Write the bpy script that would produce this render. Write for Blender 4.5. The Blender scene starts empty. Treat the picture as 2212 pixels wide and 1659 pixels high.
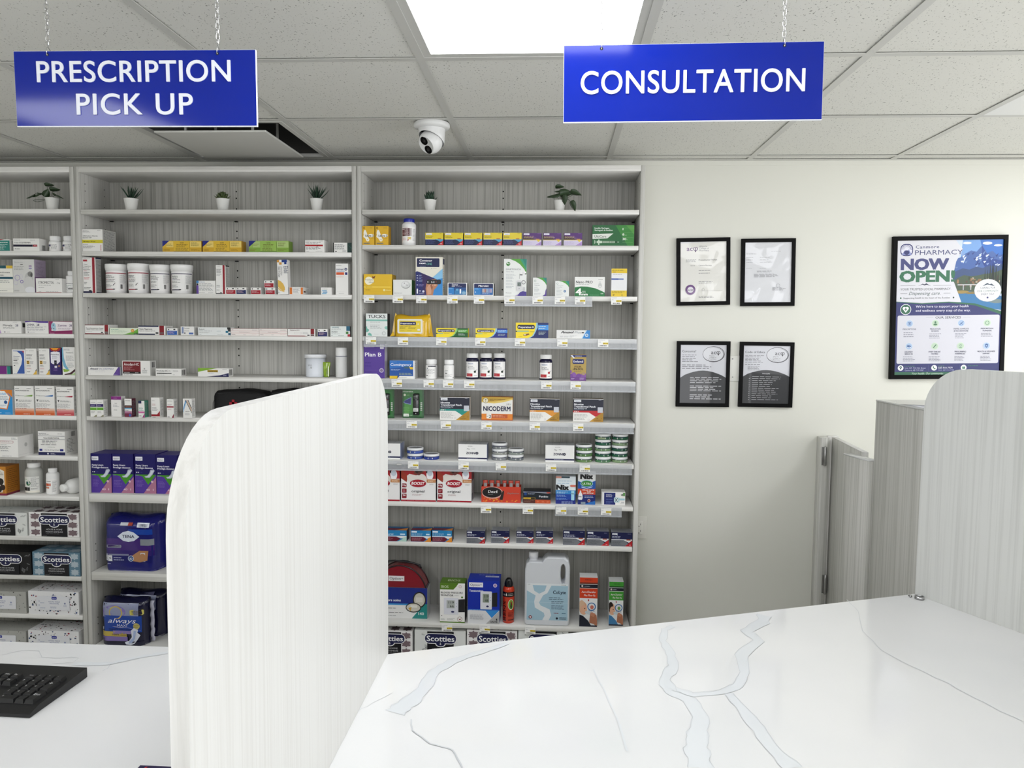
import bpy, bmesh, math, random
from mathutils import Vector, Matrix
C = bpy.context.scene.collection
R_ = math.radians
# ---------------------------------------------------------------- camera
CAMZ = 1.694                      # eye height above the floor
F_PX, W_PX, H_PX = 1654.13, 2212.0, 1659.0
YAW, PITCH, ROLL = -0.05663304, -0.07216558, 0.00968095
def _axes():
    cy, sy, cp, sp, cr, sr = (math.cos(YAW), math.sin(YAW), math.cos(PITCH), math.sin(PITCH), math.cos(ROLL), math.sin(ROLL))
    f = Vector((sy, cy, 0)); r = Vector((cy, -sy, 0)); u = Vector((0, 0, 1))
    f2 = f*cp + u*sp; u2 = u*cp - f*sp
    return r*cr + u2*sr, u2*cr - r*sr, f2
AR, AU, AF = _axes()
cd = bpy.data.cameras.new('camera'); cam = bpy.data.objects.new('camera', cd); C.objects.link(cam)
m = Matrix((AR, AU, -AF)).transposed().to_4x4(); m.translation = Vector((0, 0, CAMZ)); cam.matrix_world = m
cd.sensor_fit = 'HORIZONTAL'; cd.sensor_width = 36; cd.lens = 36*F_PX/W_PX; cd.clip_start = 0.02
bpy.context.scene.camera = cam
def ray(x, y):
    return AR*((x-W_PX/2)/F_PX) - AU*((y-H_PX/2)/F_PX) + AF
def atY(x, y, Y):                 # point of the plane y = Y seen at a photo position
    d = ray(x, y); p = d*(Y/d.y); p.z += CAMZ; return p
def atZ(x, y, z):                 # point of the horizontal plane z seen at a photo position
    d = ray(x, y); p = d*((z-CAMZ)/d.z); p.z += CAMZ; return p
# ---------------------------------------------------------------- world, view, lights
sc = bpy.context.scene
sc.view_settings.view_transform = 'Standard'; sc.view_settings.look = 'None'
sc.view_settings.gamma = 1; sc.view_settings.use_curve_mapping = False
sc.view_settings.exposure = 0.74
w = bpy.data.worlds.new('sky'); sc.world = w; w.use_nodes = True
w.node_tree.nodes['Background'].inputs[0].default_value = (0.75, 0.85, 1, 1)
w.node_tree.nodes['Background'].inputs[1].default_value = 0.6
CEIL = CAMZ + 0.7458; WALLY = 3.475; T = 0.6096; XA = -0.3872; YR = 3.395
XL, XRW, YB = -4.3, 4.4, -3.6
PANEL_E = 5.4
def win_light(name, loc, rot, sx, sy, e, col=(1, 0.98, 0.965)):
    l = bpy.data.lights.new(name, 'AREA'); l.shape = 'RECTANGLE'; l.size = sx; l.size_y = sy; l.energy = e; l.color = col
    o = bpy.data.objects.new(name, l); o.location = loc; o.rotation_euler = rot; C.objects.link(o); return o
win_light('window_daylight', (XRW-0.06, 0.9, 1.45), (0, R_(104), 0), 2.0, 3.2, 50)
win_light('storefront_daylight', (0.8, YB+0.06, 1.55), (R_(93), 0, 0), 5.0, 1.7, 55)
# ---------------------------------------------------------------- materials
def lin(c):
    if isinstance(c, str):
        c = tuple(int(c[i:i+2], 16)/255 for i in (0, 2, 4))
    return tuple((v/12.92 if v <= 0.04045 else ((v+0.055)/1.055)**2.4) for v in c[:3]) + (1,)
def mat(name, col='cccccc', rough=0.5, metal=0, spec=0.5, coat=0, emit=None, es=0):
    m = bpy.data.materials.new(name); m.use_nodes = True; b = m.node_tree.nodes['Principled BSDF']
    b.inputs['Base Color'].default_value = lin(col); b.inputs['Roughness'].default_value = rough
    b.inputs['Metallic'].default_value = metal; b.inputs['Specular IOR Level'].default_value = spec
    b.inputs['Coat Weight'].default_value = coat
    if emit: b.inputs['Emission Color'].default_value = lin(emit); b.inputs['Emission Strength'].default_value = es
    return m
def nodes(m): return m.node_tree.nodes, m.node_tree.links, m.node_tree.nodes['Principled BSDF']
def laminate(name, light, dark, rough=0.45, horiz=False, fine=1.0, amt=1.0):
    m = mat(name, light, rough); N, L, b = nodes(m)
    tc = N.new('ShaderNodeTexCoord'); geo = tc.outputs['Object']
    out = None
    for k, (sx, sz, w_) in enumerate(((120*fine, 1.6, 0.55), (52*fine, 0.9, 0.45))):
        mp = N.new('ShaderNodeMapping'); L.new(geo, mp.inputs[0])
        mp.inputs['Scale'].default_value = (0.8, 0.8, sx) if horiz else (sx, sx, sz)
        mp.inputs['Location'].default_value = (k*3.1, k*1.7, k*0.3)
        n = N.new('ShaderNodeTexNoise'); L.new(mp.outputs[0], n.inputs['Vector']); n.inputs['Scale'].default_value = 1
        n.inputs['Detail'].default_value = 5; n.inputs['Roughness'].default_value = 0.6; n.inputs['Distortion'].default_value = 0.35
        if out is None: out = n.outputs['Fac']
        else:
            mx = N.new('ShaderNodeMath'); mx.operation = 'MULTIPLY_ADD'; L.new(n.outputs['Fac'], mx.inputs[0]); mx.inputs[1].default_value = 0.8
            m2 = N.new('ShaderNodeMath'); m2.operation = 'MULTIPLY'; L.new(out, m2.inputs[0]); m2.inputs[1].default_value = 0.55
            L.new(m2.outputs[0], mx.inputs[2]); out = mx.outputs[0]
    cr = N.new('ShaderNodeValToRGB'); L.new(out, cr.inputs[0]); L.new(cr.outputs[0], b.inputs['Base Color'])
    e = cr.color_ramp.elements; c0 = 0.66-0.12*amt
    e[0].position = 0.49; e[0].color = lin(dark); e[1].position = 0.72; e[1].color = lin(light)
    return m
M = {}
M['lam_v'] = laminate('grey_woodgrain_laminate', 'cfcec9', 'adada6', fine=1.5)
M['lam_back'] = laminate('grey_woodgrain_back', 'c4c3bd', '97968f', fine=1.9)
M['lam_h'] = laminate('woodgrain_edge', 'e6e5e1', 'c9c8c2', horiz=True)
M['lam_white'] = laminate('pale_woodgrain_laminate', 'd6d5d2', 'c4c3bf', 0.35, fine=0.8)
M['lam_desk'] = laminate('desk_woodgrain_laminate', 'c6c6c2', '9d9d98', 0.4, fine=0.7)
def print_mat(name, rough, coat=0.0, bump=0.0):
    m = mat(name, 'ffffff', rough, coat=coat); N, L, b = nodes(m)
    a = N.new('ShaderNodeAttribute'); a.attribute_name = 'Col'; g_ = N.new('ShaderNodeGamma'); g_.inputs[1].default_value = 1.12; L.new(a.outputs['Color'], g_.inputs[0]); L.new(g_.outputs[0], b.inputs['Base Color'])
    b.inputs['Coat Roughness'].default_value = 0.04
    if bump:
        tc = N.new('ShaderNodeTexCoord'); n = N.new('ShaderNodeTexNoise'); L.new(tc.outputs['Object'], n.inputs['Vector'])
        n.inputs['Scale'].default_value = bump; n.inputs['Detail'].default_value = 2
        bp = N.new('ShaderNodeBump'); bp.inputs['Strength'].default_value = 0.8; bp.inputs['Distance'].default_value = 0.05
        L.new(n.outputs['Fac'], bp.inputs['Height']); L.new(bp.outputs[0], b.inputs['Coat Normal'])
    return m
M['print'] = print_mat('printed_card', 0.42)
M['gloss'] = print_mat('glossy_print', 0.18, 0.3)
M['film'] = print_mat('paper_behind_clear_film', 0.5, 1.0, 5)
M['glass'] = print_mat('paper_behind_glazing', 0.5, 0.5)
M['plastic'] = print_mat('moulded_plastic', 0.3)
M['paint'] = mat('cream_wall_paint', 'dcdcd3', 0.6)
M['black'] = mat('black_frame', '030304', 0.5, spec=0.12)
M['metal'] = mat('brushed_steel', 'a9a9a9', 0.3, 1)
M['chrome'] = mat('chain_steel', 'd9d9d9', 0.2, 1)
M['hole'] = mat('drilled_hole', '141412', 0.9)
M['tee'] = mat('ceiling_grid_enamel', 'cdcdc8', 0.45)
M['white'] = mat('white_enamel', 'e6e7e6', 0.3)
M['floor'] = mat('vinyl_floor', 'c9c6bf', 0.4)
M['dark'] = mat('dark_recess', '3b3b39', 0.8)
M['keys'] = mat('black_keycap', '0b0b0d', 0.45)
M['emit'] = mat('lit_diffuser', 'f2f8ff', 0.5, emit='f8faff', es=PANEL_E)
m = mat('clear_acrylic', 'd4d8dc', 0.12); m.node_tree.nodes['Principled BSDF'].inputs['Alpha'].default_value = 0.32
M['acrylic'] = m
m = mat('white_quartz', 'e2e2e0', 0.09); N, L, b = nodes(m)
tc = N.new('ShaderNodeTexCoord'); n = N.new('ShaderNodeTexNoise'); n.inputs['Scale'].default_value = 2.2; n.inputs['Detail'].default_value = 3
L.new(tc.outputs['Object'], n.inputs['Vector']); cr = N.new('ShaderNodeValToRGB'); L.new(n.outputs['Fac'], cr.inputs[0]); L.new(cr.outputs[0], b.inputs['Base Color'])
cr.color_ramp.elements[0].position = 0.3; cr.color_ramp.elements[0].color = lin('cfd0d0'); cr.color_ramp.elements[1].position = 0.6; cr.color_ramp.elements[1].color = lin('d6d6d5')
M['quartz'] = m
M['vein'] = mat('grey_quartz_vein', 'ced1d3', 0.09)
M['veinline'] = mat('dark_quartz_vein_edge', 'bfc2c4', 0.09)
m = mat('fissured_ceiling_tile', 'e0e0db', 0.85); N, L, b = nodes(m)
tc = N.new('ShaderNodeTexCoord'); mp = N.new('ShaderNodeMapping'); L.new(tc.outputs['Object'], mp.inputs[0]); mp.inputs['Scale'].default_value = (1, 0.6, 1)
v = N.new('ShaderNodeTexNoise'); v.inputs['Scale'].default_value = 210; v.inputs['Detail'].default_value = 1.5; v.inputs['Distortion'].default_value = 0.6; L.new(mp.outputs[0], v.inputs['Vector'])
cr = N.new('ShaderNodeValToRGB'); L.new(v.outputs['Fac'], cr.inputs[0])
cr.color_ramp.elements[0].position = 0.30; cr.color_ramp.elements[0].color = lin('96968f'); cr.color_ramp.elements[1].position = 0.345; cr.color_ramp.elements[1].color = lin('e2e2dc')
L.new(cr.outputs[0], b.inputs['Base Color'])
M['tile'] = m
M['print'].node_tree.nodes['Principled BSDF'].inputs['Specular IOR Level'].default_value = 0.4
# ---------------------------------------------------------------- mesh builder
class MB:
    """collects polygons (with print colours and material slots) into one mesh"""
    def __init__(s): s.v = []; s.f = []; s.c = []; s.m = []; s.s = []; s.mats = []
    def slot(s, mt):
        if mt not in s.mats: s.mats.append(mt)
        return s.mats.index(mt)
    def add(s, vs, fs, col='ffffff', mt='print', smooth=False):
        k = len(s.v); s.v += [tuple(x) for x in vs]; cl = lin(col) if isinstance(col, str) else col; i = s.slot(mt)
        for f in fs: s.f.append(tuple(k+j for j in f)); s.c.append(cl); s.m.append(i); s.s.append(smooth)
    def box(s, x0, x1, y0, y1, z0, z1, col='ffffff', mt='print', cols=None):
        vs = [(x0,y0,z0),(x1,y0,z0),(x1,y1,z0),(x0,y1,z0),(x0,y0,z1),(x1,y0,z1),(x1,y1,z1),(x0,y1,z1)]
        fs = dict(bot=(0,3,2,1), top=(4,5,6,7), front=(0,1,5,4), right=(1,2,6,5), back=(2,3,7,6), left=(3,0,4,7))
        k = len(s.v); s.v += vs; i = s.slot(mt)
        for n_, f in fs.items():
            s.f.append(tuple(k+j for j in f)); s.c.append(lin((cols or {}).get(n_, col))); s.m.append(i); s.s.append(False)
    def bevbox(s, x0, x1, y0, y1, z0, z1, b=0.002, col='ffffff', mt='print', seg=2):
        bm = bmesh.new(); bmesh.ops.create_cube(bm, size=1)
        for v in bm.verts: v.co = Vector((x0+(v.co.x+.5)*(x1-x0), y0+(v.co.y+.5)*(y1-y0), z0+(v.co.z+.5)*(z1-z0)))
        bmesh.ops.bevel(bm, geom=bm.edges[:], offset=b, segments=seg, affect='EDGES', profile=0.6)
        s.bm(bm, col, mt, True)
    def bm(s, bm, col='ffffff', mt='print', smooth=False, mx=None):
        bm.verts.index_update(); vs = [(mx @ v.co if mx else v.co.copy()) for v in bm.verts]
        s.add(vs, [tuple(v.index for v in f.verts) for f in bm.faces], col, mt, smooth); bm.free()
    def lathe(s, prof, n=32, col='ffffff', mt='plastic', cx=0, cy=0, cols=None, cap=True, mx=None):
        k = len(s.v); i = s.slot(mt)
        for (r, z) in prof:
            for j in range(n):
                a = 2*math.pi*j/n; p = Vector((cx+r*math.cos(a), cy+r*math.sin(a), z)); s.v.append(tuple(mx @ p if mx else p))
        for q in range(len(prof)-1):
            cl = lin(cols[q] if cols else col)
            for j in range(n):
                a, b_ = k+q*n+j, k+q*n+(j+1) % n
                s.f.append((a, b_, b_+n, a+n)); s.c.append(cl); s.m.append(i); s.s.append(True)
        if cap:
            s.f.append(tuple(k+j for j in reversed(range(n)))); s.c.append(lin(cols[0] if cols else col)); s.m.append(i); s.s.append(False)
            q = k+(len(prof)-1)*n
            s.f.append(tuple(q+j for j in range(n))); s.c.append(lin(cols[-1] if cols else col)); s.m.append(i); s.s.append(False)
    def tube(s, pts, r, n=8, col='ffffff', mt='plastic', closed=False):
        pts = [Vector(p) for p in pts]; k = len(s.v); i = s.slot(mt); N_ = len(pts); cl = lin(col)
        for q, p in enumerate(pts):
            a = pts[(q-1) % N_] if (closed or q > 0) else p; b_ = pts[(q+1) % N_] if (closed or q < N_-1) else p
            d = (b_-a).normalized(); u = d.orthogonal().normalized() if abs(d.z) > .95 else d.cross(Vector((0, 0, 1))).normalized(); w_ = d.cross(u)
            rr = r[q] if isinstance(r, (list, tuple)) else r
            for j in range(n):
                t = 2*math.pi*j/n; s.v.append(tuple(p + u*(rr*math.cos(t)) + w_*(rr*math.sin(t))))
        for q in range(N_ if closed else N_-1):
            for j in range(n):
                a0 = k+q*n+j; a1 = k+q*n+(j+1) % n; b0 = k+((q+1) % N_)*n+j; b1 = k+((q+1) % N_)*n+(j+1) % n
                s.f.append((a0, a1, b1, b0)); s.c.append(cl); s.m.append(i); s.s.append(True)
        if not closed:
            s.f.append(tuple(k+j for j in reversed(range(n)))); s.c.append(cl); s.m.append(i); s.s.append(False)
            q = k+(N_-1)*n; s.f.append(tuple(q+j for j in range(n))); s.c.append(cl); s.m.append(i); s.s.append(False)
    def prism(s, pts, y0, y1, col='ffffff', mt='print', ax='y', smooth=False, sidecol=None):
        """extrude a 2-D outline (x, z) from y0 to y1 (ax 'y'), or (x, y) between two heights (ax 'z')"""
        P = (lambda a, b_, h: (a, h, b_)) if ax == 'y' else (lambda a, b_, h: (a, b_, h))
        n = len(pts); vs = [P(a, b_, y0) for a, b_ in pts] + [P(a, b_, y1) for a, b_ in pts]
        s.add(vs, [tuple(range(n)), tuple(reversed(range(n, 2*n)))], col, mt)
        s.add(vs, [(j, (j+1) % n, n+(j+1) % n, n+j) for j in range(n)], sidecol or col, mt, smooth)
    def build(s, name, parent=None, loc=None, rz=0, label=None, fix=True):
        me = bpy.data.meshes.new(name); me.from_pydata(s.v, [], s.f)
        for k in s.mats: me.materials.append(M[k])
        me.polygons.foreach_set('material_index', s.m); me.polygons.foreach_set('use_smooth', s.s)
        at = me.color_attributes.new('Col', 'FLOAT_COLOR', 'CORNER'); buf = []
        for f, c in zip(s.f, s.c): buf += list(c)*len(f)
        at.data.foreach_set('color', buf); me.update()
        o = bpy.data.objects.new(name, me); C.objects.link(o)
        if parent: o.parent = parent
        if loc is not None: o.location = loc
        o.rotation_euler.z = rz
        if label: o['label'] = label
        return o
def tag(o, label, cat, group=None):
    o['label'] = label; o['category'] = cat
    if group: o['group'] = group
    return o
def empty(name, loc, rz=0, label=None, cat=None, group=None):
    o = bpy.data.objects.new(name, None); C.objects.link(o); o.location = loc; o.rotation_euler.z = rz; o.empty_display_size = 0.02
    if label: tag(o, label, cat, group)
    return o
def struct(o): o['kind'] = 'structure'; return o
def copy_tree(o, parent=None):
    c = o.copy(); C.objects.link(c); c.parent = parent
    for ch in o.children: copy_tree(ch, c)
    return c
# ---------------------------------------------------------------- lettering
_tc = {}
def text_mesh(txt, bold=0.0, ital=0.0, space=1.0, res=2):
    """triangulated letters, cap height 1, starting at x = 0"""
    key = (txt, bold, ital, space, res)
    if key not in _tc:
        cu = bpy.data.curves.new('t', 'FONT'); cu.body = txt; cu.size = 1; cu.shear = ital; cu.space_character = space
        cu.resolution_u = res; cu.fill_mode = 'FRONT'
        ob = bpy.data.objects.new('t', cu); C.objects.link(ob)
        dg = bpy.context.evaluated_depsgraph_get(); me = ob.evaluated_get(dg).to_mesh()
        vs = [(v.co.x, v.co.y) for v in me.vertices]; fs = [tuple(p.vertices) for p in me.polygons]
        ob.evaluated_get(dg).to_mesh_clear(); bpy.data.objects.remove(ob); bpy.data.curves.remove(cu)
        if vs:
            x0 = min(v[0] for v in vs); wd = max(v[0] for v in vs)-x0; k = 0.682
            vs = [((a-x0)/k, b_/k) for a, b_ in vs]; wd /= k
        else: wd = 0.1
        _tc[key] = (vs, fs, wd)
    return _tc[key]
def rounded(x0, y0, x1, y1, rx, ry, n=4):
    P = []
    for cx, cy, a0 in ((x1-rx, y0+ry, -90), (x1-rx, y1-ry, 0), (x0+rx, y1-ry, 90), (x0+rx, y0+ry, 180)):
        for k in range(n+1):
            a = R_(a0+90*k/n); P.append((cx+rx*math.cos(a), cy+ry*math.sin(a)))
    return P
DZ = 0.00009
def art(mb, items, map_, W, H, mt='print', curved=False, seed=1):
    """items in face units (0..1); map_(u, v, lift) gives the 3-D point"""
    rnd = random.Random(seed); DS = min(DZ, .0026/max(1, len(items))); L_ = DS
    def poly(pts, col, fs=None):
        vs = [map_(u, v, L_) for u, v in (pts if (fs and len(fs) != 24) else [(min(1, max(0, u)), min(1, max(0, v))) for u, v in pts])]; mb.add(vs, fs or [tuple(range(len(pts)))], col, mt)
    def rect(x0, y0, x1, y1, col):
        n = max(1, int(abs(x1-x0)*12)) if curved else 1
        for k in range(n):
            a = x0+(x1-x0)*k/n; b_ = x0+(x1-x0)*(k+1)/n; poly([(a, y0), (b_, y0), (b_, y1), (a, y1)], col)
    for it in items:
        L_ += DS; k = it[0]
        if k == 'r': rect(*it[1:])
        elif k == 'p': poly(it[1], it[2])
        elif k == 'R':
            x0, y0, x1, y1, r, col = it[1:]; poly(rounded(x0, y0, x1, y1, r*min(W, H)/W, r*min(W, H)/H), col)
        elif k == 'e':
            cx, cy, rx, ry, col = it[1:6]; poly([(cx+rx*math.cos(2*math.pi*q/20), cy+ry*math.sin(2*math.pi*q/20)) for q in range(20)], col)
        elif k == 'c':                                     # circle: radius in units of the height
            cx, cy, r, col = it[1:5]; poly([(cx+r*H/W*math.cos(2*math.pi*q/20), cy+r*math.sin(2*math.pi*q/20)) for q in range(20)], col)
        elif k == 'o':                                     # ring
            cx, cy, r, th, col = it[1:6]; n = 24; P = []
            for rr in (r, r-th): P += [(cx+rr*H/W*math.cos(2*math.pi*q/n), cy+rr*math.sin(2*math.pi*q/n)) for q in range(n)]
            poly(P, col, [(q, (q+1) % n, n+(q+1) % n, n+q) for q in range(n)])
        elif k == 'g':                                     # lines of print too small to read
            x0, y0, x1, y1, n, col = it[1:7]; h = (y1-y0)/n
            for q in range(n):
                yy = y1-h*(q+1)+h*0.3; xe = x0+(x1-x0)*rnd.uniform(0.62, 1.0)
                xx = x0
                while xx < xe:
                    wl = (x1-x0)*rnd.uniform(0.1, 0.24); rect(xx, yy, min(xx+wl, xe), yy+h*0.34, col); xx += wl+(x1-x0)*0.035
        elif k == 'b':                                     # bar code
            x0, y0, x1, y1, col = it[1:6]; xx = x0
            while xx < x1:
                wl = (x1-x0)*rnd.choice((0.02, 0.03, 0.05)); rect(xx, y0, min(x1, xx+wl), y1, col); xx += wl+(x1-x0)*rnd.choice((0.02, 0.04))
        elif k == 't':
            txt, x, y, h, col = it[1:6]; o = it[6] if len(it) > 6 else {}
            vs, fs, wd = text_mesh(txt, o.get('b', 0.0), o.get('i', 0.0), o.get('s', 1.0), o.get('res', 2))
            sx = h*H/W
            if 'w' in o: sx = o['w']/wd
            al = o.get('a', 'l'); x0 = x - (wd*sx/2 if al == 'c' else wd*sx if al == 'r' else 0)
            if o.get('v'):                                 # reading downwards
                sx2 = h; sy2 = h*H/W if 'w' not in o else o['w']/wd
                poly([(x+b_*sx2*H/W, y-a*(o['w']/wd if 'w' in o else h)) for a, b_ in vs], col, fs)
            elif o.get('up'):                              # reading upwards
                q = o['w']/wd
                poly([(x-b_*h, y+a*q) for a, b_ in vs], col, fs)
            else:
                bo = o.get('b', 0.0)*1.25; q = [(0, 0)]
                if bo >= .008: q = [(-bo, 0), (bo, 0)]
                if bo >= .024: q = [(-bo, -bo*.6), (bo, -bo*.6), (-bo, bo*.6), (bo, bo*.6)]+([(0, 0)] if bo > .05 else [])
                for dx, dy in q: L_ += DS*.2; poly([(x0+(a+dx)*sx, y+(b_+dy)*h) for a, b_ in vs], col, fs)
def face_map(kind, x0, x1, y0, y1, z0, z1):
    if kind == 'front': return (lambda u, v, l: (x0+u*(x1-x0), y0-l, z0+v*(z1-z0))), x1-x0, z1-z0
    if kind == 'right': return (lambda u, v, l: (x1+l, y0+u*(y1-y0), z0+v*(z1-z0))), y1-y0, z1-z0
    if kind == 'left': return (lambda u, v, l: (x0-l, y1-u*(y1-y0), z0+v*(z1-z0))), y1-y0, z1-z0
    if kind == 'top': return (lambda u, v, l: (x0+u*(x1-x0), y0+v*(y1-y0), z1+l)), x1-x0, y1-y0
def wrap_map(r, z0, z1, span=1.0, a0=-math.pi/2, cx=0, cy=0):
    """u runs across the visible half of a round body; span in radians each side"""
    def f(u, v, l):
        a = a0 + (u-0.5)*2*span; return (cx+(r+l+0.0002)*math.cos(a), cy+(r+l+0.0002)*math.sin(a), z0+v*(z1-z0))
    return f, 2*span*r, z1-z0
# ================================================================ the room
mb = MB(); mb.box(XL, XRW, YB, WALLY, -0.05, 0, mt='floor'); struct(mb.build('floor'))
mb = MB(); mb.box(XL, XRW, WALLY, WALLY+0.1, 0, CEIL+0.02, mt='paint'); struct(mb.build('wall_back'))
mb = MB(); mb.box(XL-0.1, XL, YB, WALLY, 0, CEIL+0.02, mt='paint'); struct(mb.build('wall_left'))
mb = MB()                         # right wall with its wide window opening
mb.box(XRW, XRW+0.1, YB, -0.75, 0, CEIL+0.02, mt='paint'); mb.box(XRW, XRW+0.1, 2.55, WALLY, 0, CEIL+0.02, mt='paint')
mb.box(XRW, XRW+0.1, -0.75, 2.55, 0, 0.3, mt='paint'); mb.box(XRW, XRW+0.1, -0.75, 2.55, 2.4, CEIL+0.02, mt='paint')
struct(mb.build('wall_right'))
mb = MB(); mb.box(XL, XRW, YB-0.1, YB, 0, 0.28, mt='paint'); mb.box(XL, XRW, YB-0.1, YB, 2.4, CEIL+0.02, mt='paint')
mb.box(XL, -1.8, YB-0.1, YB, 0.28, 2.4, mt='paint'); mb.box(3.4, XRW, YB-0.1, YB, 0.28, 2.4, mt='paint'); struct(mb.build('wall_front'))
for i, (a, b_) in enumerate((((XRW+0.03, XRW+0.07, -0.75, 2.55, 0.3, 2.4), 1), ((-1.8, 3.4, YB-0.07, YB-0.03, 0.28, 2.4), 2))):
    x0, x1, y0, y1, z0, z1 = a; mb = MB(); t = 0.05
    if i == 0:
        for q in range(4):
            yy = y0+(y1-y0-t)*q/3; mb.box(x0, x1, yy, yy+t, z0, z1, mt='metal')
        mb.box(x0+.001, x1-.001, y0, y1, z0, z0+t, mt='metal'); mb.box(x0+.001, x1-.001, y0, y1, z1-t, z1, mt='metal')
    else:
        for q in range(5):
            xx = x0+(x1-x0-t)*q/4; mb.box(xx, xx+t, y0, y1, z0, z1, mt='metal')
        mb.box(x0, x1, y0+.001, y1-.001, z0, z0+t, mt='metal'); mb.box(x0, x1, y0+.001, y1-.001, z1-t, z1, mt='metal')
    struct(mb.build('window_%d' % b_))
# ceiling: tiles in one plane with openings for the lamps and the air diffusers, and a grid of tees
LIGHTS = [(0, 3, 2), (-3, 5, 2), (3, 3, 2), (0, 8, 2), (3, 8, 2), (-3, 9, 2), (-6, 3, 2), (-6, 8, 2), (5, 6, 2)]   # (column, first row, rows)
def cell(c, r, n=1): return XA+c*T, XA+(c+1)*T, YR-(r+n)*T, YR-r*T     # r counts rows from the tee next to the wall
LIGHTS = [(0, 2, 2), (-3, 5, 2), (4, 1, 2), (0, 7, 2), (4, 8, 2), (-3, 9, 2), (-6, 4, 2)]  # right-hand panel is unseen, moved near the wall to brighten its lower part
skip = set()
for c, r, n in LIGHTS: skip |= {(c, r+k) for k in range(n)}
skip |= {(-2, 0), (3, 1)}
mb = MB(); c0 = math.floor((XL-XA)/T); c1 = math.ceil((XRW-XA)/T); nr = math.ceil((YR-YB)/T)
def tile(x0, x1, y0, y1):
    x0 = max(x0, XL); x1 = min(x1, XRW); y0 = max(y0, YB)
    if x1-x0 > .02: mb.box(x0+.0035, x1-.0035, y0+.0035, y1-.0035, CEIL+0.004, CEIL+0.02, mt='tile')
for c in range(c0, c1):
    x0, x1 = XA+c*T, XA+(c+1)*T
    tile(x0, x1, YR, WALLY)
    for r in range(nr):
        if (c, r) in skip: continue
        tile(x0, x1, YR-(r+1)*T, YR-r*T)
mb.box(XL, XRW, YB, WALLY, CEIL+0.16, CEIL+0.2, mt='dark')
o = struct(mb.build('ceiling')); 
mb = MB(); hw = 0.012
for c in range(c0, c1+1):
    x = XA+c*T
    if XL < x < XRW: mb.box(x-hw, x+hw, YB, WALLY, CEIL, CEIL+0.0018, mt='tee')
for r in range(nr+1):
    y = YR-r*T
    if y < YB: continue
    for c in range(c0, c1+1):
        x0 = max(XL, XA+(c-1)*T+hw); x1 = min(XRW, XA+c*T-hw)
        if x1 <= x0 or ((c-1, r) in skip and (c-1, r-1) in skip and any(l[0] == c-1 and l[1] < r < l[1]+l[2] for l in LIGHTS)): continue
        mb.box(x0, x1, y-hw, y+hw, CEIL, CEIL+0.0015, mt='tee')
struct(mb.build('trim_1'))
mb = MB(); mb.box(XL, XRW, WALLY-0.022, WALLY, CEIL-0.001, CEIL+0.001, mt='tee'); mb.box(XL, XRW, WALLY-0.0015, WALLY, CEIL-0.022, CEIL-0.001, mt='paint'); struct(mb.build('trim_2'))
LN = {0: 'lit ceiling light panel between the two hanging signs', 1: 'ceiling light panel over the keyboard end of the desk, left of the camera',
      2: 'unseen ceiling light panel added over the right-hand corner to brighten the wall', 3: 'ceiling light panel behind the camera', 4: 'ceiling light panel at the right rear of the shop',
      5: 'ceiling light panel at the left rear of the shop', 6: 'ceiling light panel by the left wall'}
for i, (c, r, n) in enumerate(LIGHTS):
    x0, x1, y0, y1 = cell(c, r, n); f = 0.022
    L0 = empty('ceiling_light', ((x0+x1)/2, (y0+y1)/2, CEIL), label=LN[i], cat='ceiling light', group='flat ceiling light panels')
    a, b_ = (x1-x0)/2-hw, (y1-y0)/2-hw; mb = MB()
    for q in ((-a, a, -b_, -b_+f), (-a, a, b_-f, b_), (-a, -a+f, -b_+f, b_-f), (a-f, a, -b_+f, b_-f)): mb.box(*q, 0.002, 0.03, mt='tee')
    mb.build('frame', L0)
    mb = MB(); mb.box(-a+f, a-f, -b_+f, b_-f, 0.006, 0.02, mt='emit'); mb.build('diffuser', L0)
# square plaque air diffuser in the ceiling behind the left sign
x0, x1, y0, y1 = cell(-2, 0); D = empty('air_diffuser', ((x0+x1)/2, (y0+y1)/2, CEIL), label='square white ceiling air diffuser with a hanging plate behind the left sign', cat='air vent')
a = T/2-hw; mb = MB(); k = 0.11; zt = 0.12
ring = [(-a, -a), (a, -a), (a, a), (-a, a)]; inn = [(-k, -k), (k, -k), (k, k), (-k, k)]
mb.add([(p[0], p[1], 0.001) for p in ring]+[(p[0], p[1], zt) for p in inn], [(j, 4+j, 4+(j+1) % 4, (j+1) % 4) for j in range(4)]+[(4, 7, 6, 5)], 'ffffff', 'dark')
mb.build('back_pan', D)
mb = MB(); q = 0.018
for s_ in ((-a, a, -a, -a+q), (-a, a, a-q, a), (-a, -a+q, -a+q, a-q), (a-q, a, -a+q, a-q)): mb.box(*s_, -0.002, 0.012, mt='tee')
mb.build('rim', D)
mb = MB(); pl = 0.212; ox, oy = 0.015, -0.062
mb.bevbox(ox-pl, ox+pl, oy-pl, oy+pl, -0.034, -0.026, 0.003, mt='tee')
mb.bevbox(ox-pl+.045, ox+pl-.045, oy-pl+.045, oy+pl-.045, -0.026, -0.018, 0.003, mt='tee')
for sx in (-1, 1):
    for sy in (-1, 1): mb.box(ox+sx*.13-.004, ox+sx*.13+.004, oy+sy*.13-.004, oy+sy*.13+.004, -0.02, 0.085, mt='tee')
mb.build('plate', D)
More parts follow.
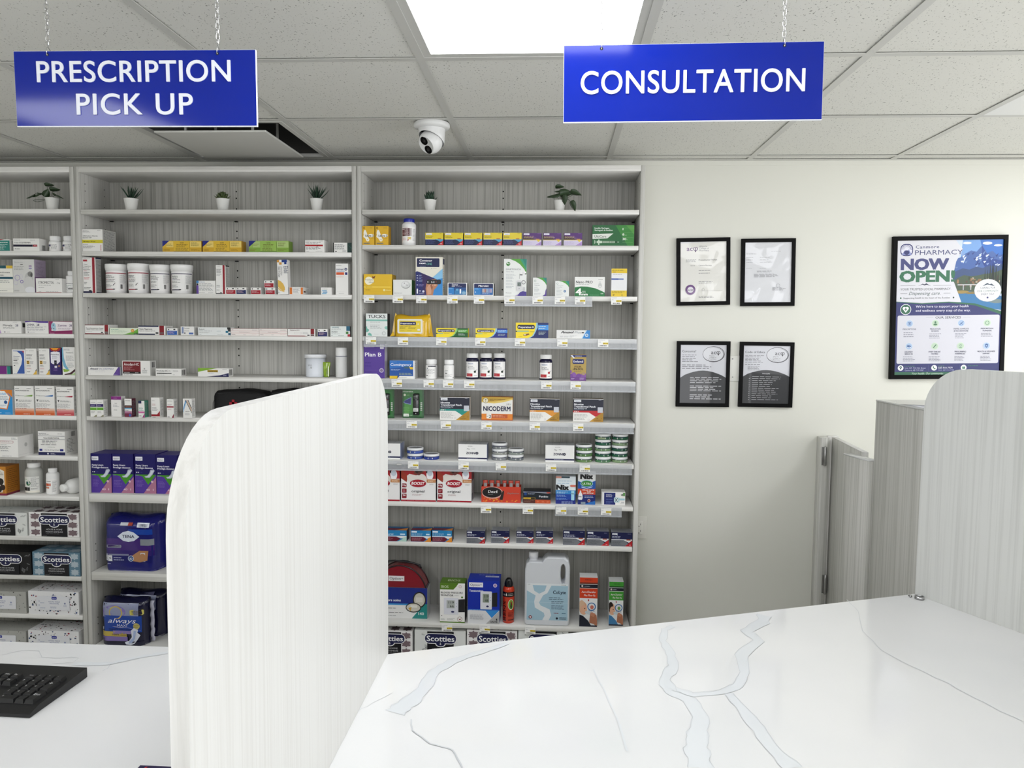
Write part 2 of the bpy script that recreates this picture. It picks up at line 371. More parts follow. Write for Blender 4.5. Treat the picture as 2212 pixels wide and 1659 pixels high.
# round-necked diffuser at the right edge
x0, x1, y0, y1 = cell(3, 1); D = empty('air_diffuser', ((x0+x1)/2, (y0+y1)/2, CEIL), label='white ceiling diffuser with round cones at the right edge of the picture', cat='air vent')
mb = MB(); bm = bmesh.new(); n = 48
outer = [(max(-a, min(a, 1.5*a*math.cos(2*math.pi*j/n))), max(-a, min(a, 1.5*a*math.sin(2*math.pi*j/n)))) for j in range(n)]
mb.add([(p[0], p[1], 0.0) for p in outer]+[(0.2*math.cos(2*math.pi*j/n), 0.2*math.sin(2*math.pi*j/n), 0.0) for j in range(n)], [(j, n+j, n+(j+1) % n, (j+1) % n) for j in range(n)], mt='white'); bm.free()
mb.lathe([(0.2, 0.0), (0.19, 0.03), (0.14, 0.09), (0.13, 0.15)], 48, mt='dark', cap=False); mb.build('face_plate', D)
for r0 in (0.15, 0.095, 0.045):
    mb = MB(); mb.lathe([(r0-0.03, 0.07), (r0, 0.012), (r0+0.02, 0.0), (r0+0.02, 0.002), (r0-0.027, 0.074)], 40, mt='white', cap=False); mb.build('cone', D)
# ================================================================ bookcases
YF, YBK = 3.215, 3.452
XLM, XMR, XR = -2.067, -0.843, 0.3578
TH = 0.0185
SH = {'L': [2.188, 2.009, 1.830, 1.652, 1.473, 1.294, 1.115, 0.936, 0.753, 0.575, 0.397, 0.219],
      'M': [2.186, 2.008, 1.830, 1.652, 1.474, 1.295, 0.951, 0.599, 0.262],
      'R': [2.186, 2.040, 1.831, 1.655, 1.476, 1.301, 1.127, 0.946, 0.772, 0.415, 0.262]}
TOP = 2.366
def bookcase(key, x0, x1, label, thick=()):
    B = empty('bookcase', ((x0+x1)/2, YBK, 0), label=label, cat='bookcase', group='wall bookcases full of pharmacy stock'); ox, oy = (x0+x1)/2, YBK
    def part(name, q, mt, extra=None):
        mb = MB(); mb.bevbox(q[0]-ox, q[1]-ox, q[2]-oy, q[3]-oy, q[4], q[5], 0.0008, mt=mt, seg=1)
        if extra: extra(mb)
        return mb.build(name, B)
    t = 0.0195; zs = SH[key]
    def holes_side(sgn, xx):
        def f(mb):
            for zsh in zs:
                for dz in (.115, .085, .037):
                    for yy in (YF+.045, YBK-.05):
                        bmx = Matrix.Translation((xx-ox, yy-oy, zsh+dz)) @ Matrix.Rotation(R_(90)*sgn, 4, 'Y')
                        n = 8; mb.add([bmx @ Vector((0.0028*math.cos(2*math.pi*j/n), 0.0028*math.sin(2*math.pi*j/n), 0.0004)) for j in range(n)], [tuple(range(n))], mt='hole')
        return f
    part('side_panel', (x0+.0008, x0+t, YF, YBK, 0, TOP), 'lam_v', holes_side(1, x0+t))
    part('side_panel', (x1-t, x1-.0008, YF, YBK, 0, TOP), 'lam_v', holes_side(-1, x1-t))
    xm = (x0+x1)/2
    def holes_back(mb):
        n = 10
        for zsh in zs:
            for dz in (.115, .085, .037):
                mb.add([(xm-ox+0.0034*math.cos(2*math.pi*j/n), YBK-.0065-oy, zsh+dz+0.0034*math.sin(2*math.pi*j/n)) for j in range(n)], [tuple(range(n))], mt='hole')
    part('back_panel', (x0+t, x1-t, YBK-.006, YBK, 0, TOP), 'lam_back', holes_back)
    part('top_board', (x0+t, x1-t, YF, YBK-.006, TOP-.023, TOP), 'lam_h')
    part('plinth', (x0+t, x1-t, YF+.03, YF+.045, 0, 0.09), 'lam_h')
    for i, z in enumerate(zs):
        th = 0.036 if i in thick else TH
        def pins(mb, z=z, th=th):
            for xx in (x0+t+.004, x1-t-.012, xm-.006):
                mb.box(xx-ox, xx-ox+.012, YBK-.02-oy, YBK-.0065-oy, z-th-.004, z-th-.0002, mt='hole')
        part('shelf', (x0+t+.003, x1-t-.003, YF+.0015, YBK-.0065, z-th, z), 'lam_h', pins)
    return B
bookcase('L', XLM-1.22, XLM-.0004, 'grey woodgrain bookcase at the left edge of the picture')
bookcase('M', XLM+.0004, XMR-.0004, 'grey woodgrain bookcase in the middle, behind the hanging left sign', (6, 7))
bookcase('R', XMR+.0004, XR, 'grey woodgrain bookcase next to the cream wall, with price tags on its shelves')
# ================================================================ desk, dividers, worktop
CT = CAMZ-0.70                    # worktop surface
TK = 0.03
A_ = Vector((-0.351, 1.5815)); Bc = Vector((0.970, 2.069)); Bd = (Vector((1.1005, 1.8071))-Bc).normalized()
Bn = Bc + Bd*1.9
poly = [(-2.9, 1.5745), (A_.x, A_.y), (Bc.x, Bc.y), (Bn.x, Bn.y), (0.6, 0.02), (-2.9, 0.02)]
mb = MB(); mb.prism(poly, CT-TK, CT, mt='quartz', ax='z')
def Q(cx, cy): return 680+cx/1.444, 1280+cy/1.444
def flat(pts, mt='vein', lift=0.00025, conv=Q):
    P = [atZ(*conv(*p), CT+lift) for p in pts]; mb.add(P, [tuple(range(len(P)))], mt=mt)
def wob(pts, k, amp, seed=3):
    r = random.Random(seed); out = []
    for a, b_ in zip(pts, pts[1:]):
        for q in range(k):
            t = q/k; out.append((a[0]+(b_[0]-a[0])*t+r.uniform(-amp, amp), a[1]+(b_[1]-a[1])*t+r.uniform(-amp, amp)))
    return out+[pts[-1]]
def ribbon(pts, wd, mt, conv=Q, lift=0.00025, seed=3):
    lift = 0.0002+seed*0.00005
    P = [atZ(*conv(*p), CT+lift) for p in wob(pts, 4, 1.5, seed)]; r = random.Random(seed); L_, Rr = [], []
    for i, p in enumerate(P):
        d = (P[min(i+1, len(P)-1)]-P[max(i-1, 0)]); nn = Vector((-d.y, d.x, 0)).normalized()
        ww = (wd[0]+(wd[1]-wd[0])*i/(len(P)-1))*r.uniform(0.8, 1.2); L_.append(p+nn*ww/2); Rr.append(p-nn*ww/2)
    n = len(P); mb.add(L_+Rr, [(i, i+1, n+i+1, n+i) for i in range(n-1)], mt=mt)
    return L_, Rr
def edged(pts, wd, seed):
    L_, Rr = ribbon(pts, wd, 'vein', seed=seed)
    for S in (L_, Rr):
        n = len(S); q = []
        for i, p in enumerate(S):
            d = (S[min(i+1, n-1)]-S[max(i-1, 0)]); nn = Vector((-d.y, d.x, 0)).normalized()*0.00045
            q.append((p+nn, p-nn))
        mb.add([a+Vector((0, 0, .0007)) for a, _ in q]+[b_+Vector((0, 0, .0007)) for _, b_ in q], [(i, i+1, n+i+1, n+i) for i in range(n-1)], mt='veinline')
edged([(1120, 104), (1092, 116), (1085, 150), (1110, 190), (1120, 230), (1090, 270), (1110, 310), (1170, 335), (1205, 390), (1195, 440), (1190, 490), (1205, 547)], (0.012, 0.040), 1)
edged([(1402, 70), (1398, 92), (1345, 120), (1385, 150), (1330, 195), (1340, 250), (1320, 290), (1270, 310), (1180, 320), (1120, 300)], (0.03, 0.016), 2)
edged([(1290, 315), (1330, 360), (1380, 420), (1420, 480), (1490, 547)], (0.02, 0.030), 4)
edged([(600, 158), (520, 185), (430, 215), (370, 250), (340, 300), (290, 345), (250, 375)], (0.010, 0.040), 5)
edged([(300, 395), (305, 430), (360, 472), (430, 490), (460, 547)], (0.0015, 0.002), 6)
ribbon([(240, 315), (200, 335), (130, 372)], (0.0012, 0.001), 'veinline', seed=7)
ribbon([(1660, 20), (1695, 60), (1710, 120), (1770, 180), (1850, 225), (1960, 275), (2040, 318), (2120, 360), (2205, 400)], (0.0012, 0.002), 'veinline', seed=8)
ribbon([(870, 240), (910, 320), (950, 410), (975, 495)], (0.0025, 0.004), 'vein', seed=9)
K = lambda cx, cy: (cx/4.424, 1380+cy/4.424)
ribbon([(20, 155), (110, 130), (230, 108), (370, 112), (400, 175), (560, 185), (680, 172), (750, 185), (700, 225), (500, 235)], (0.0012, 0.0012), 'veinline', K, seed=10)
ribbon([(1600, 130), (1400, 160), (1200, 200), (1060, 235), (860, 240), (700, 235)], (0.012, 0.016), 'vein', K, seed=11)
ribbon([(1060, 240), (1030, 280), (980, 305)], (0.0015, 0.0015), 'veinline', K, seed=12)
tag(mb.build('worktop'), 'white quartz worktop with pale grey veins across the foreground', 'worktop')
mb = MB(); inn = [(-2.85, 1.53), (A_.x-.02, 1.535), (Bc.x-.04, Bc.y-.05), (Bn.x-.08, Bn.y+.03), (0.58, 0.10), (-2.85, 0.10)]
mb.prism(inn, 0.0, CT-TK-.0005, mt='lam_desk', ax='z'); tag(mb.build('desk_base'), 'grey woodgrain cabinet carrying the white worktop', 'desk')
def divider(name, S0, S1, thick, side, ztop, r, r2, mt, label):
    """upright board from S0 to S1 on the worktop; rounded top corners (r at S0, r2 at S1)"""
    L_ = (S1-S0).length; d = (S1-S0)/L_; nn = Vector((-d.y, d.x))*side; h = ztop-CT; P = [(0, 0.0006), (L_, 0.0006)]
    for (cx, rr, a0) in ((L_-r2, r2, 0), (r, r, 90)):
        for k in range(13):
            a = R_(a0+7.5*k); P.append((cx+rr*math.cos(a), h-rr+rr*math.sin(a)))
    o = empty('privacy_divider', (S0.x, S0.y, CT), label=label, cat='divider')
    n = len(P); ib = 0.0012
    face = lambda off, k_: [(d.x*a+nn.x*off, d.y*a+nn.y*off, b_) for a, b_ in P]
    vs = face(0, 0)+face(thick, 0); mb = MB()
    mb.add(vs, [tuple(range(n)), tuple(reversed(range(n, 2*n)))], mt=mt); mb.build('board', o)
    mb = MB(); mb.add(vs, [(j, (j+1) % n, n+(j+1) % n, n+j) for j in range(n)], mt='lam_white', smooth=True); e = mb.build('edge_band', o)
    return o
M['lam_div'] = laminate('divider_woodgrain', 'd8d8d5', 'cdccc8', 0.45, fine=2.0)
M['lam_div_shade'] = laminate('shaded_divider_woodgrain', 'c2c3bf', 'b1b2ae', 0.45, fine=1.3)  # darker copy of the divider laminate, its shaded side put into the colour
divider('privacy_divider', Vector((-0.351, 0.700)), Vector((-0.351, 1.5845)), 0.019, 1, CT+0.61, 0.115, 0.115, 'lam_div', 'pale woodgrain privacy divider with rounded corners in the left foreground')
divider('privacy_divider', Bc+Bd*0.002, Bc+Bd*1.0, 0.019, 1, CT+0.61, 0.115, 0.115, 'lam_div_shade', 'woodgrain privacy divider coloured darker for shade, with a rounded corner at the right edge')
# ================================================================ gate and tall counter on the right
zg = CAMZ-0.466
g0 = atZ(1796, 944, zg); g1 = atZ(1862, 977, zg)
mb = MB(); px0 = atY(1774, 943, 3.42).x; px1 = atY(1795, 943, 3.42).x
Gp = empty('gate_post', (px0, 3.45, 0), label='grey woodgrain post fixed to the cream wall beside the gate', cat='post')
mb.bevbox(0, px1-px0, -0.03, 0.0245, 0, zg, 0.001, mt='lam_v', seg=1); mb.build('post', Gp)
mb = MB(); mb.bevbox(px1-px0, px1-px0+.048, 0.005, 0.0245, 0, zg+.003, 0.001, mt='lam_white', seg=1); mb.build('cleat', Gp)
G = empty('swing_gate', (g0.x, g0.y-.005, 0), label='low grey woodgrain swing gate hinged on the wall post', cat='gate')
d = Vector((g1.x-g0.x, g1.y-g0.y)); ang = math.atan2(d.y, d.x); G.rotation_euler.z = ang; gl = d.length
mb = MB(); mb.bevbox(0.002, gl, 0.0, 0.022, 0.1, zg, 0.001, mt='lam_v', seg=1); mb.build('leaf', G)
mb = MB(); mb.bevbox(0.002, gl+.002, -.0006, 0.0226, zg, zg+.0015, 0.0004, mt='lam_white', seg=1); mb.bevbox(gl+.0003, gl+.0025, 0, .022, .1, zg, .0004, mt='lam_white', seg=1); mb.build('edge_band', G)
for yy0, yy1 in ((965, 1008), (1243, 1286)):
    a = atY(1785, yy0, 3.40); b_ = atY(1784, yy1, 3.40); h = a.z-b_.z
    H = empty('hinge', (a.x-px0, -0.040, b_.z)); H.parent = Gp
    mb = MB(); mb.lathe([(.0001, 0), (.004, .001), (.0062, .004), (.0062, h-.004), (.004, h-.001), (.0001, h)], 16, mt='metal'); mb.build('barrel', H)
    mb = MB(); mb.box(-.012, -.0002, 0.0062, 0.0098, .004, h-.004, mt='metal'); mb.box(.0002, .010, 0.0062, 0.0098, .004, h-.004, mt='metal'); mb.build('leaf_plate', H)
z1 = CAMZ-0.47; p0 = atZ(1823, 979, z1); p1 = atZ(1888, 997, z1); z2 = CAMZ-0.245; q0 = atZ(1893, 863, z2); q1 = atZ(1996, 883, z2)
dv = (q1-q0).normalized(); q1 = q0+dv*0.75
def block(name, a, b_, z, wide, tw, label, cat, top):
    o = empty(name, (a.x, a.y, 0), label=label, cat=cat); d = Vector((b_.x-a.x, b_.y-a.y)); o.rotation_euler.z = math.atan2(d.y, d.x); L_ = d.length
    mb = MB(); mb.bevbox(0, L_, 0.0, wide, 0, z-top, 0.001, mt='lam_v', seg=1); mb.build('cabinet', o)
    mb = MB(); mb.bevbox(-.0015, L_, -.0015, tw, z-top+.0003, z, 0.0008, mt='quartz', seg=1); mb.build('counter_top', o)
    return o
p1 = p0+(p1-p0)*0.84
block('low_counter', p0, p1, z1, 0.035, 0.035, 'low grey woodgrain counter end with a white top beside the gate', 'counter', 0.006)
block('tall_counter', q0, q1, z2, 0.6, 0.6, 'tall grey woodgrain counter with a white top behind the right divider', 'counter', 0.006)
# ================================================================ small things on the worktop
def on(x, y): return atZ(x, y, CT)
p = on(1986, 1294); mb = MB(); mb.lathe([(.0105, .0004), (.0118, .0004), (.0118, .008), (.0105, .008), (.0098, .0085), (.0092, .008), (.0092, .0004), (.0105, .0004)], 28, mt='metal', cap=False)
tag(mb.build('ferrule', loc=p), 'small steel lock ring standing on the white worktop by the right divider', 'ring')
p = on(1963, 1289); mb = MB(); mb.lathe([(.0022, 0), (.0022, .004), (.0035, .0045), (.0035, .007), (.0001, .0075)], 12, mt='metal', mx=Matrix.Translation((0, 0, .0035)) @ Matrix.Rotation(R_(90), 4, 'X') @ Matrix.Rotation(R_(20), 4, 'Y'))
mb.lathe([(.0035, 0.0003), (.0035, .003), (.0015, .003)], 6, mt='metal', cx=.006, cy=.002)
tag(mb.build('screw', loc=p), 'tiny steel screw lying left of the lock ring on the worktop', 'screw')
# keyboard
kz = CT+0.021
kb = atZ(188, 1441, kz); kf = atZ(40, 1539, CT+0.010); kl = atZ(0, 1432, kz)
ux = Vector((kb.x-kl.x, kb.y-kl.y, 0)).normalized(); uy = Vector((-ux.y, ux.x, 0)); dep = (Vector((kb.x-kf.x, kb.y-kf.y, 0))).dot(uy)
KW, KD = 0.445, max(0.13, min(0.165, dep))
KO = empty('keyboard', (kb.x, kb.y, CT), rz=math.atan2(ux.y, ux.x), label='black computer keyboard on the desk in the lower left corner', cat='keyboard')
mb = MB(); pr = [(-KD, 0.001), (0, 0.001), (0, 0.020), (-KD+.022, 0.013), (-KD, 0.007)]
nP = len(pr); mb.add([(-KW, a, b_) for a, b_ in pr]+[(0, a, b_) for a, b_ in pr], [tuple(range(nP)), tuple(reversed(range(nP, 2*nP)))]+[(j, nP+j, nP+(j+1) % nP, (j+1) % nP) for j in range(nP)], mt='keys')
mb.build('case', KO)
u = 0.019
def kz_at(y): return 0.013+(0.020-0.013)*(y+KD-.022)/(KD-.022)
def key(x, y, wx, wy, txt=None):
    mb = MB(); z = kz_at(y); b0 = [(x-wx/2, y-wy/2), (x+wx/2, y-wy/2), (x+wx/2, y+wy/2), (x-wx/2, y+wy/2)]; i_ = 0.0022
    tt = [(x-wx/2+i_, y-wy/2+i_+.0006), (x+wx/2-i_, y-wy/2+i_+.0006), (x+wx/2-i_, y+wy/2-i_*.6), (x-wx/2+i_, y+wy/2-i_*.6)]
    mb.add([(a, b_, z-.001) for a, b_ in b0]+[(a, b_, z+.0065) for a, b_ in tt], [(3, 2, 1, 0), (4, 5, 6, 7)]+[(j, (j+1) % 4, 4+(j+1) % 4, 4+j) for j in range(4)], mt='keys')
    if txt: art(mb, [('t', txt, 0.14, 0.5, 0.32 if len(txt) < 3 else 0.2, 'c8c8c8', {'res': 1})], lambda a, b_, l: (tt[0][0]+a*(tt[1][0]-tt[0][0]), tt[0][1]+b_*(tt[3][1]-tt[0][1]), z+.0066+l), tt[1][0]-tt[0][0], tt[3][1]-tt[0][1])
    mb.build('key', KO)
rows_y = [-0.022-.010, -.053, -.072, -.091, -.110, -.129]
if KD < .15: rows_y = [y*KD/.155 for y in rows_y]
pad = [['', '', '', ''], ['Num', '/', '*', '-'], ['7', '8', '9', '+'], ['4', '5', '6', ''], ['1', '2', '3', 'Ent'], ['0', '', '.', '']]
for ri, y in enumerate(rows_y):
    if ri > 0:
        for ci in range(4):
            x = -0.020-(3-ci)*u
            t_ = pad[ri][ci]
            if ri in (3, 5) and ci == 3: continue
            if ri == 5 and ci == 1: continue
            if ri == 5 and ci == 0: key(x+u/2, y, u*2-.001, u-.001, '0'); continue
            if ci == 3 and ri in (2, 4): key(x, y-u/2, u-.001, u*2-.001, t_); continue
            key(x, y, u-.001, u-.001, t_)
        if ri in (1, 2, 5):
            for ci in range(3): key(-0.108-(2-ci)*u, y, u-.001, u-.001, {1: ['Ins', 'Hm', 'Pg'], 2: ['Del', 'End', 'Pg'], 5: ['<', 'v', '>']}[ri][ci])
        if ri == 4: key(-0.108-u, y, u-.001, u-.001, '^')
    if ri == 0: xs = [-.176-k*u for k in range(13)]
    else: xs = [-.176-k*u for k in range(14)]
    for k, x in enumerate(xs):
        if x < -KW+.012: break
        key(x, y, u-.001, (u-.001)*(0.8 if ri == 0 else 1), 'qwertyuiopasdfghjkl;'[k] .upper() if ri in (2, 3) else None)
# corner of a printed packet lying on the desk at the bottom edge
c_ = atZ(303, 1653, CT+.012); mb = MB(); mb.box(0, .075, -.14, 0, 0.0005, .012, '2a2250', 'gloss')
r = random.Random(5); it = []
for k in range(26): it.append(('e', r.random()*.86+.07, r.random()*.9+.05, .05+r.random()*.03, .03+r.random()*.02, r.choice(['b3262e', 'c9423a', '1c2a6a', '3a1a4a', 'd8894a'])))
f, W_, H_ = face_map('top', 0, .075, -.14, 0, 0, .012); art(mb, it, f, W_, H_, 'gloss')
tag(mb.build('snack_packet', loc=(c_.x, c_.y, CT)), 'red and dark blue patterned packet on the desk at the bottom edge', 'packet')
# ================================================================ stock on the shelves: helpers
WH = 'eeedea'; NV = '12164a'; RD = '9c1230'; GY = '8d8d8d'; BK = '15151a'; YE = 'f3dc2c'
def t(txt, x, y, h, col=BK, w=None, b=0.0, **k):
    d = dict(k)
    if w: d['w'] = w
    if b: d['b'] = b
    return ('t', txt, x, y, h, col, d)
LIM = {'L': (-9, XLM-.0208), 'M': (XLM+.0212, XMR-.0212), 'R': (XMR+.0212, XR-.0208)}
def span(unit, i, x0, x1, yt, off, by, z=None):
    zb = SH[unit][i] if z is None else z; xm = (x0+x1)/2
    Y = atZ(xm, by, zb).y if by else YF+off
    ym = yt
    a = atY(x0, ym, Y).x; b_ = atY(x1, ym, Y).x; lo, hi = LIM[unit]
    if a < lo: print('CLAMP', unit, i, x0, 'lo %.4f' % (lo-a)); a = lo
    if b_ > hi: print('CLAMP', unit, i, x1, 'hi %.4f' % (b_-hi)); b_ = hi
    zt = atY(xm, yt, Y).z
    return a, b_, Y, zb+0.0003, zt-zb
def bx(name, label, cat, u_, i, x0, x1, yt, items, body=WH, side=None, top=None, depth=.05, off=.012, by=None, group=None, sart=None, tart=None, mt='print', z=None, rz=0, bv=0.0):
    a, b_, Y, zb, h = span(u_, i, x0, x1, yt, off, by, z); w_ = b_-a-.0006
    d = min(depth, YBK-.008-Y)
    mb = MB()
    mb.box(-w_/2, w_/2, 0, d, 0, h, cols=dict(front=body, right=side or body, left=side or body, top=top or side or body, back=side or body, bot=body), mt=mt)
    # tuck-in flap seams on the ends and the glued edge
    sc_ = tuple(c*0.72 for c in lin(side or body)[:3])+(1,)
    for s_ in (-1, 1):
        xx = s_*(w_/2+.00008); mb.add([(xx, .004, h*.10), (xx, d-.004, h*.10), (xx, d-.004, h*.10+.0007), (xx, .004, h*.10+.0007)], [(0, 1, 2, 3)], sc_, mt)
    f, W_, H_ = face_map('front', -w_/2, w_/2, 0, d, 0, h); art(mb, items, f, W_, H_, mt, seed=int(x0))
    if sart: f, W_, H_ = face_map('right', -w_/2, w_/2, 0, d, 0, h); art(mb, sart, f, W_, H_, mt, seed=int(x0)+1)
    if tart: f, W_, H_ = face_map('top', -w_/2, w_/2, 0, d, 0, h); art(mb, tart, f, W_, H_, mt, seed=int(x0)+2)
    o = mb.build(name, loc=((a+b_)/2, Y, zb), rz=rz); tag(o, label, cat, group); return o
SG = [('g', .12, .1, .88, .9, 14, '9b9b9b')]        # small print on an end flap
def bottle(name, label, u_, i, x0, x1, yt, ycap, items, body='f0f0ef', cap='f2f2f1', off=.03, by=None, group=None, neck=.8, capr=.8, span_=1.15, z=None, base=None, lab='f4f3f1', v0=.08, v1=.72, shoulder=.06, mt='plastic', cat='bottle', ridges=True):
    a, b_, Y, zb, h = span(u_, i, x0, x1, yt, off, by, z); r = (b_-a)/2
    hc = h*ycap; hb = h-hc; sh_ = h*shoulder*2
    o = empty(name, ((a+b_)/2, Y+r, zb)); tag(o, label, cat, group)
    mb = MB(); rn = r*neck*.86; pr = [(.0005, 0), (r*.93, 0), (r, r*.08), (r, hb-sh_)]
    for k in range(1, 7):
        q = R_(90*k/6); pr.append((rn+(r-rn)*math.cos(q), hb-sh_+sh_*.8*math.sin(q)))
    pr += [(rn, hb), (rn, hb+.001)]
    mb.lathe(pr, 36, body, mt, cap=False); mb.build('body', o)
    mb = MB(); rc = r*capr; n_ = 48; pr = [(rc*.97, hb-.0005), (rc, hb+.001), (rc, h-.002), (rc*.95, h-.0003), (.0004, h)]
    mb.lathe(pr, n_, cap, mt, cap=False)
    if ridges:
        for j in range(0, 32):
            t_ = 2*math.pi*j/32; mb.box(-.0004, .0004, -rc-.0005, -rc+.0004, hb+.002, h-.003, cap, mt); k_ = len(mb.v)-8
            c_, s_ = math.cos(t_), math.sin(t_); mb.v[k_:] = [(x*c_-y*s_, x*s_+y*c_, z_) for x, y, z_ in mb.v[k_:]]
    mb.build('cap', o)
    if items is not None:
        mb = MB(); z0_, z1_ = h*v0, h*v1
        f, W_, H_ = wrap_map(r, z0_, z1_, span_); art(mb, [('r', 0, 0, 1, 1, lab)]+items, f, W_, H_, 'print', True, seed=int(x0)); mb.build('label', o)
    return o
def tin(label, x0, x1, yt, by, z, h, col, col2, group, dark=NV):
    a = atY(x0, by, YF+.02).x
    Yc = atZ((x0+x1)/2, by, z).y if z < SH['R'][6]+.001 else None
    return None
# ---------------------------------------------------------------- LEFT BOOKCASE
bx('medicine_box', 'teal and white medicine carton with a red corner at the left picture edge', 'box', 'L', 1, -22, 20.5, 517, [('r', 0, .0, 1, .9, '2f8a80'), ('p', [(0, 1), (.75, 1), (0, .72)], 'b02538'), ('g', .3, .1, .9, .6, 5, 'cfe3df'), ('g', .5, .66, .95, .8, 1, 'eef4f2')], WH, depth=.09, sart=SG)
bx('medicine_box', 'white medicine carton with a dark navy band ending in red, left of two white bottles', 'box', 'L', 1, 28, 84.5, 515.5, [('r', 0, .35, .75, .52, '221c3c'), ('r', .76, .35, .92, .52, 'b0213c'), t('Teva-COLPERMIN', .04, .62, .1, BK, .62, .01), t('75 mg', .8, .4, .07, 'ffffff', .09), ('g', .03, .84, .4, .92, 1, '555555'), ('g', .66, .84, .9, .92, 1, '333333'), t('30 tablets', .06, .14, .09, '333333', .2)], depth=.055, sart=[('b', .3, .08, .7, .5, BK)])
for k, (xa, xb, lb) in enumerate(((99, 123.5, 'white pill bottle with a blue-black label, left one of the pair by the shelf side'), (129, 153.5, 'white pill bottle with a red mark on its label, right against the shelf side'))):
    bottle('pill_bottle', lb, 'L', 1, xa, xb, 509, .3, [('r', .05, .55, .4, .8, '2c2f6b'), ('r', .08, .3, .26, .46, BK if k == 0 else 'b0303a'), ('g', .42, .2, .95, .85, 6, '6d6d6d'), ('g', .05, .06, .4, .2, 2, '444466')], off=.03, by=None, group='two small white pill bottles', neck=.92, capr=.84, v0=.04, v1=.55)
bx('medicine_box', 'cream carton with teal and yellow stripe tops, cut by the left picture edge', 'box', 'L', 2, -32, 27, 573.6, [('r', 0, .89, .47, 1, '17707a'), ('r', .48, .89, .76, 1, '0f5a66'), ('r', .77, .89, 1, 1, 'dfc047'), ('r', 0, .5, 1, .58, '14586a'), t('Alendronate', .45, .72, .06, '333333', .45), ('g', .45, .61, .8, .68, 1, '666666'), ('g', .3, .35, .9, .46, 2, 'a0a0a0'), ('r', 0, .12, 1, .13, 'c9c9c4'), ('g', .5, .04, .8, .09, 1, '777777')], 'efeee6', depth=.05)
bx('medicine_box', 'tall pale grey carton with a mother and baby picture and lilac rings', 'box', 'L', 2, 27, 73.5, 560.5, [('e', .74, .42, .2, .2, 'c5c5c3'), ('e', .8, .56, .12, .08, '8a8a88'), ('e', .86, .53, .05, .06, '5a5a58'), ('e', .7, .28, .25, .2, 'd2d2d0'), ('e', .78, .08, .24, .1, 'e4e5e8'), ('o', .2, .45, .085, .014, 'a596c4'), ('o', .4, .33, .05, .016, '7d69b4'), ('o', .36, .48, .06, .006, 'c8c0da'), ('o', .12, .3, .07, .008, 'c3bbd6'), ('e', .82, .8, .08, .022, 'a890b4'), ('e', .82, .73, .08, .022, 'a39ac4'), ('g', .06, .68, .6, .8, 3, '9f9f9f'), ('r', .36, .84, .48, .86, '3a3a3a'), t('Diclectin', .08, .9, .03, 'a9a9a9', .4), ('g', .05, .03, .3, .08, 2, '777777')], 'd9d9d6', side='b7a9bd', depth=.075, sart=[('r', .0, 0, 1, .48, '8d6f95'), ('g', .15, .5, .9, .95, 12, '8d8592')])
bx('medicine_box', 'low white carton with black lettering and a thin red base line beside a white bottle', 'box', 'L', 2, 77, 133.5, 601.5, [t('STROMECTOL', .1, .63, .16, BK, .6, .01), t('3 mg', .8, .64, .1, '222222', .13, i=.3), ('g', .1, .5, .62, .56, 1, '4a4a4a'), ('g', .1, .32, .36, .38, 1, '888888'), ('g', .76, .9, .97, .95, 1, '777777'), ('r', .01, 0, .98, .035, 'a3142b'), ('g', .38, .06, .95, .11, 1, '888888'), ('g', .1, .06, .22, .11, 1, '333333')], depth=.05)
bottle('pill_bottle', 'white plastic bottle partly hidden by the shelf side, right of the low white carton', 'L', 2, 136, 161, 585, .19, [('r', .1, .66, .8, .7, '556065'), ('g', .1, .1, .9, .6, 7, '8b9a9a'), ('r', .4, .2, .9, .28, '555555')], off=.03, neck=.8, capr=.72, v0=.06, v1=.6, shoulder=.03)
bx('medicine_box', 'white contraceptive carton with a lilac left end, leftmost of three on its shelf', 'box', 'L', 3, -13, 45.5, 694, [('p', [(0, 0), (.26, 0), (.2, .35), (.22, 1), (0, 1)], 'c3a4d2'), ('p', [(0, 0), (.18, 0), (.13, .4), (.14, 1), (0, 1)], '9c6fb4'), t('Mirvala', .33, .58, .16, '2b2b33', .34, .01), t('28', .79, .58, .16, '2b2b66', .1, .02), ('g', .33, .38, .95, .5, 2, '777777'), t('28', .36, .06, .1, '3d2a66', .05, .02), ('g', .46, .08, .62, .14, 1, '888888'), ('g', .7, .9, .96, .95, 1, '777777')], depth=.08, group='contraceptive cartons', sart=[('r', .1, .5, .5, .85, '444444')])
bx('medicine_box', 'white contraceptive carton with a purple wave along its top, middle of three', 'box', 'L', 3, 54, 104, 694, [('p', [(0, 1), (1, 1), (1, .86), (.6, .88), (.3, .95), (0, .9)], '5a3a98'), t('OVIMA', .07, .62, .17, '3a2f66', .33, .015), t('28', .5, .62, .17, '3a2f66', .11, .02), ('g', .07, .46, .95, .58, 2, '8a8a9a'), ('g', .07, .25, .95, .4, 2, '8a8a9a'), t('28', .1, .06, .1, '2a2a44', .06), ('g', .2, .07, .5, .13, 1, '9a9aaa')], depth=.06, group='contraceptive cartons')
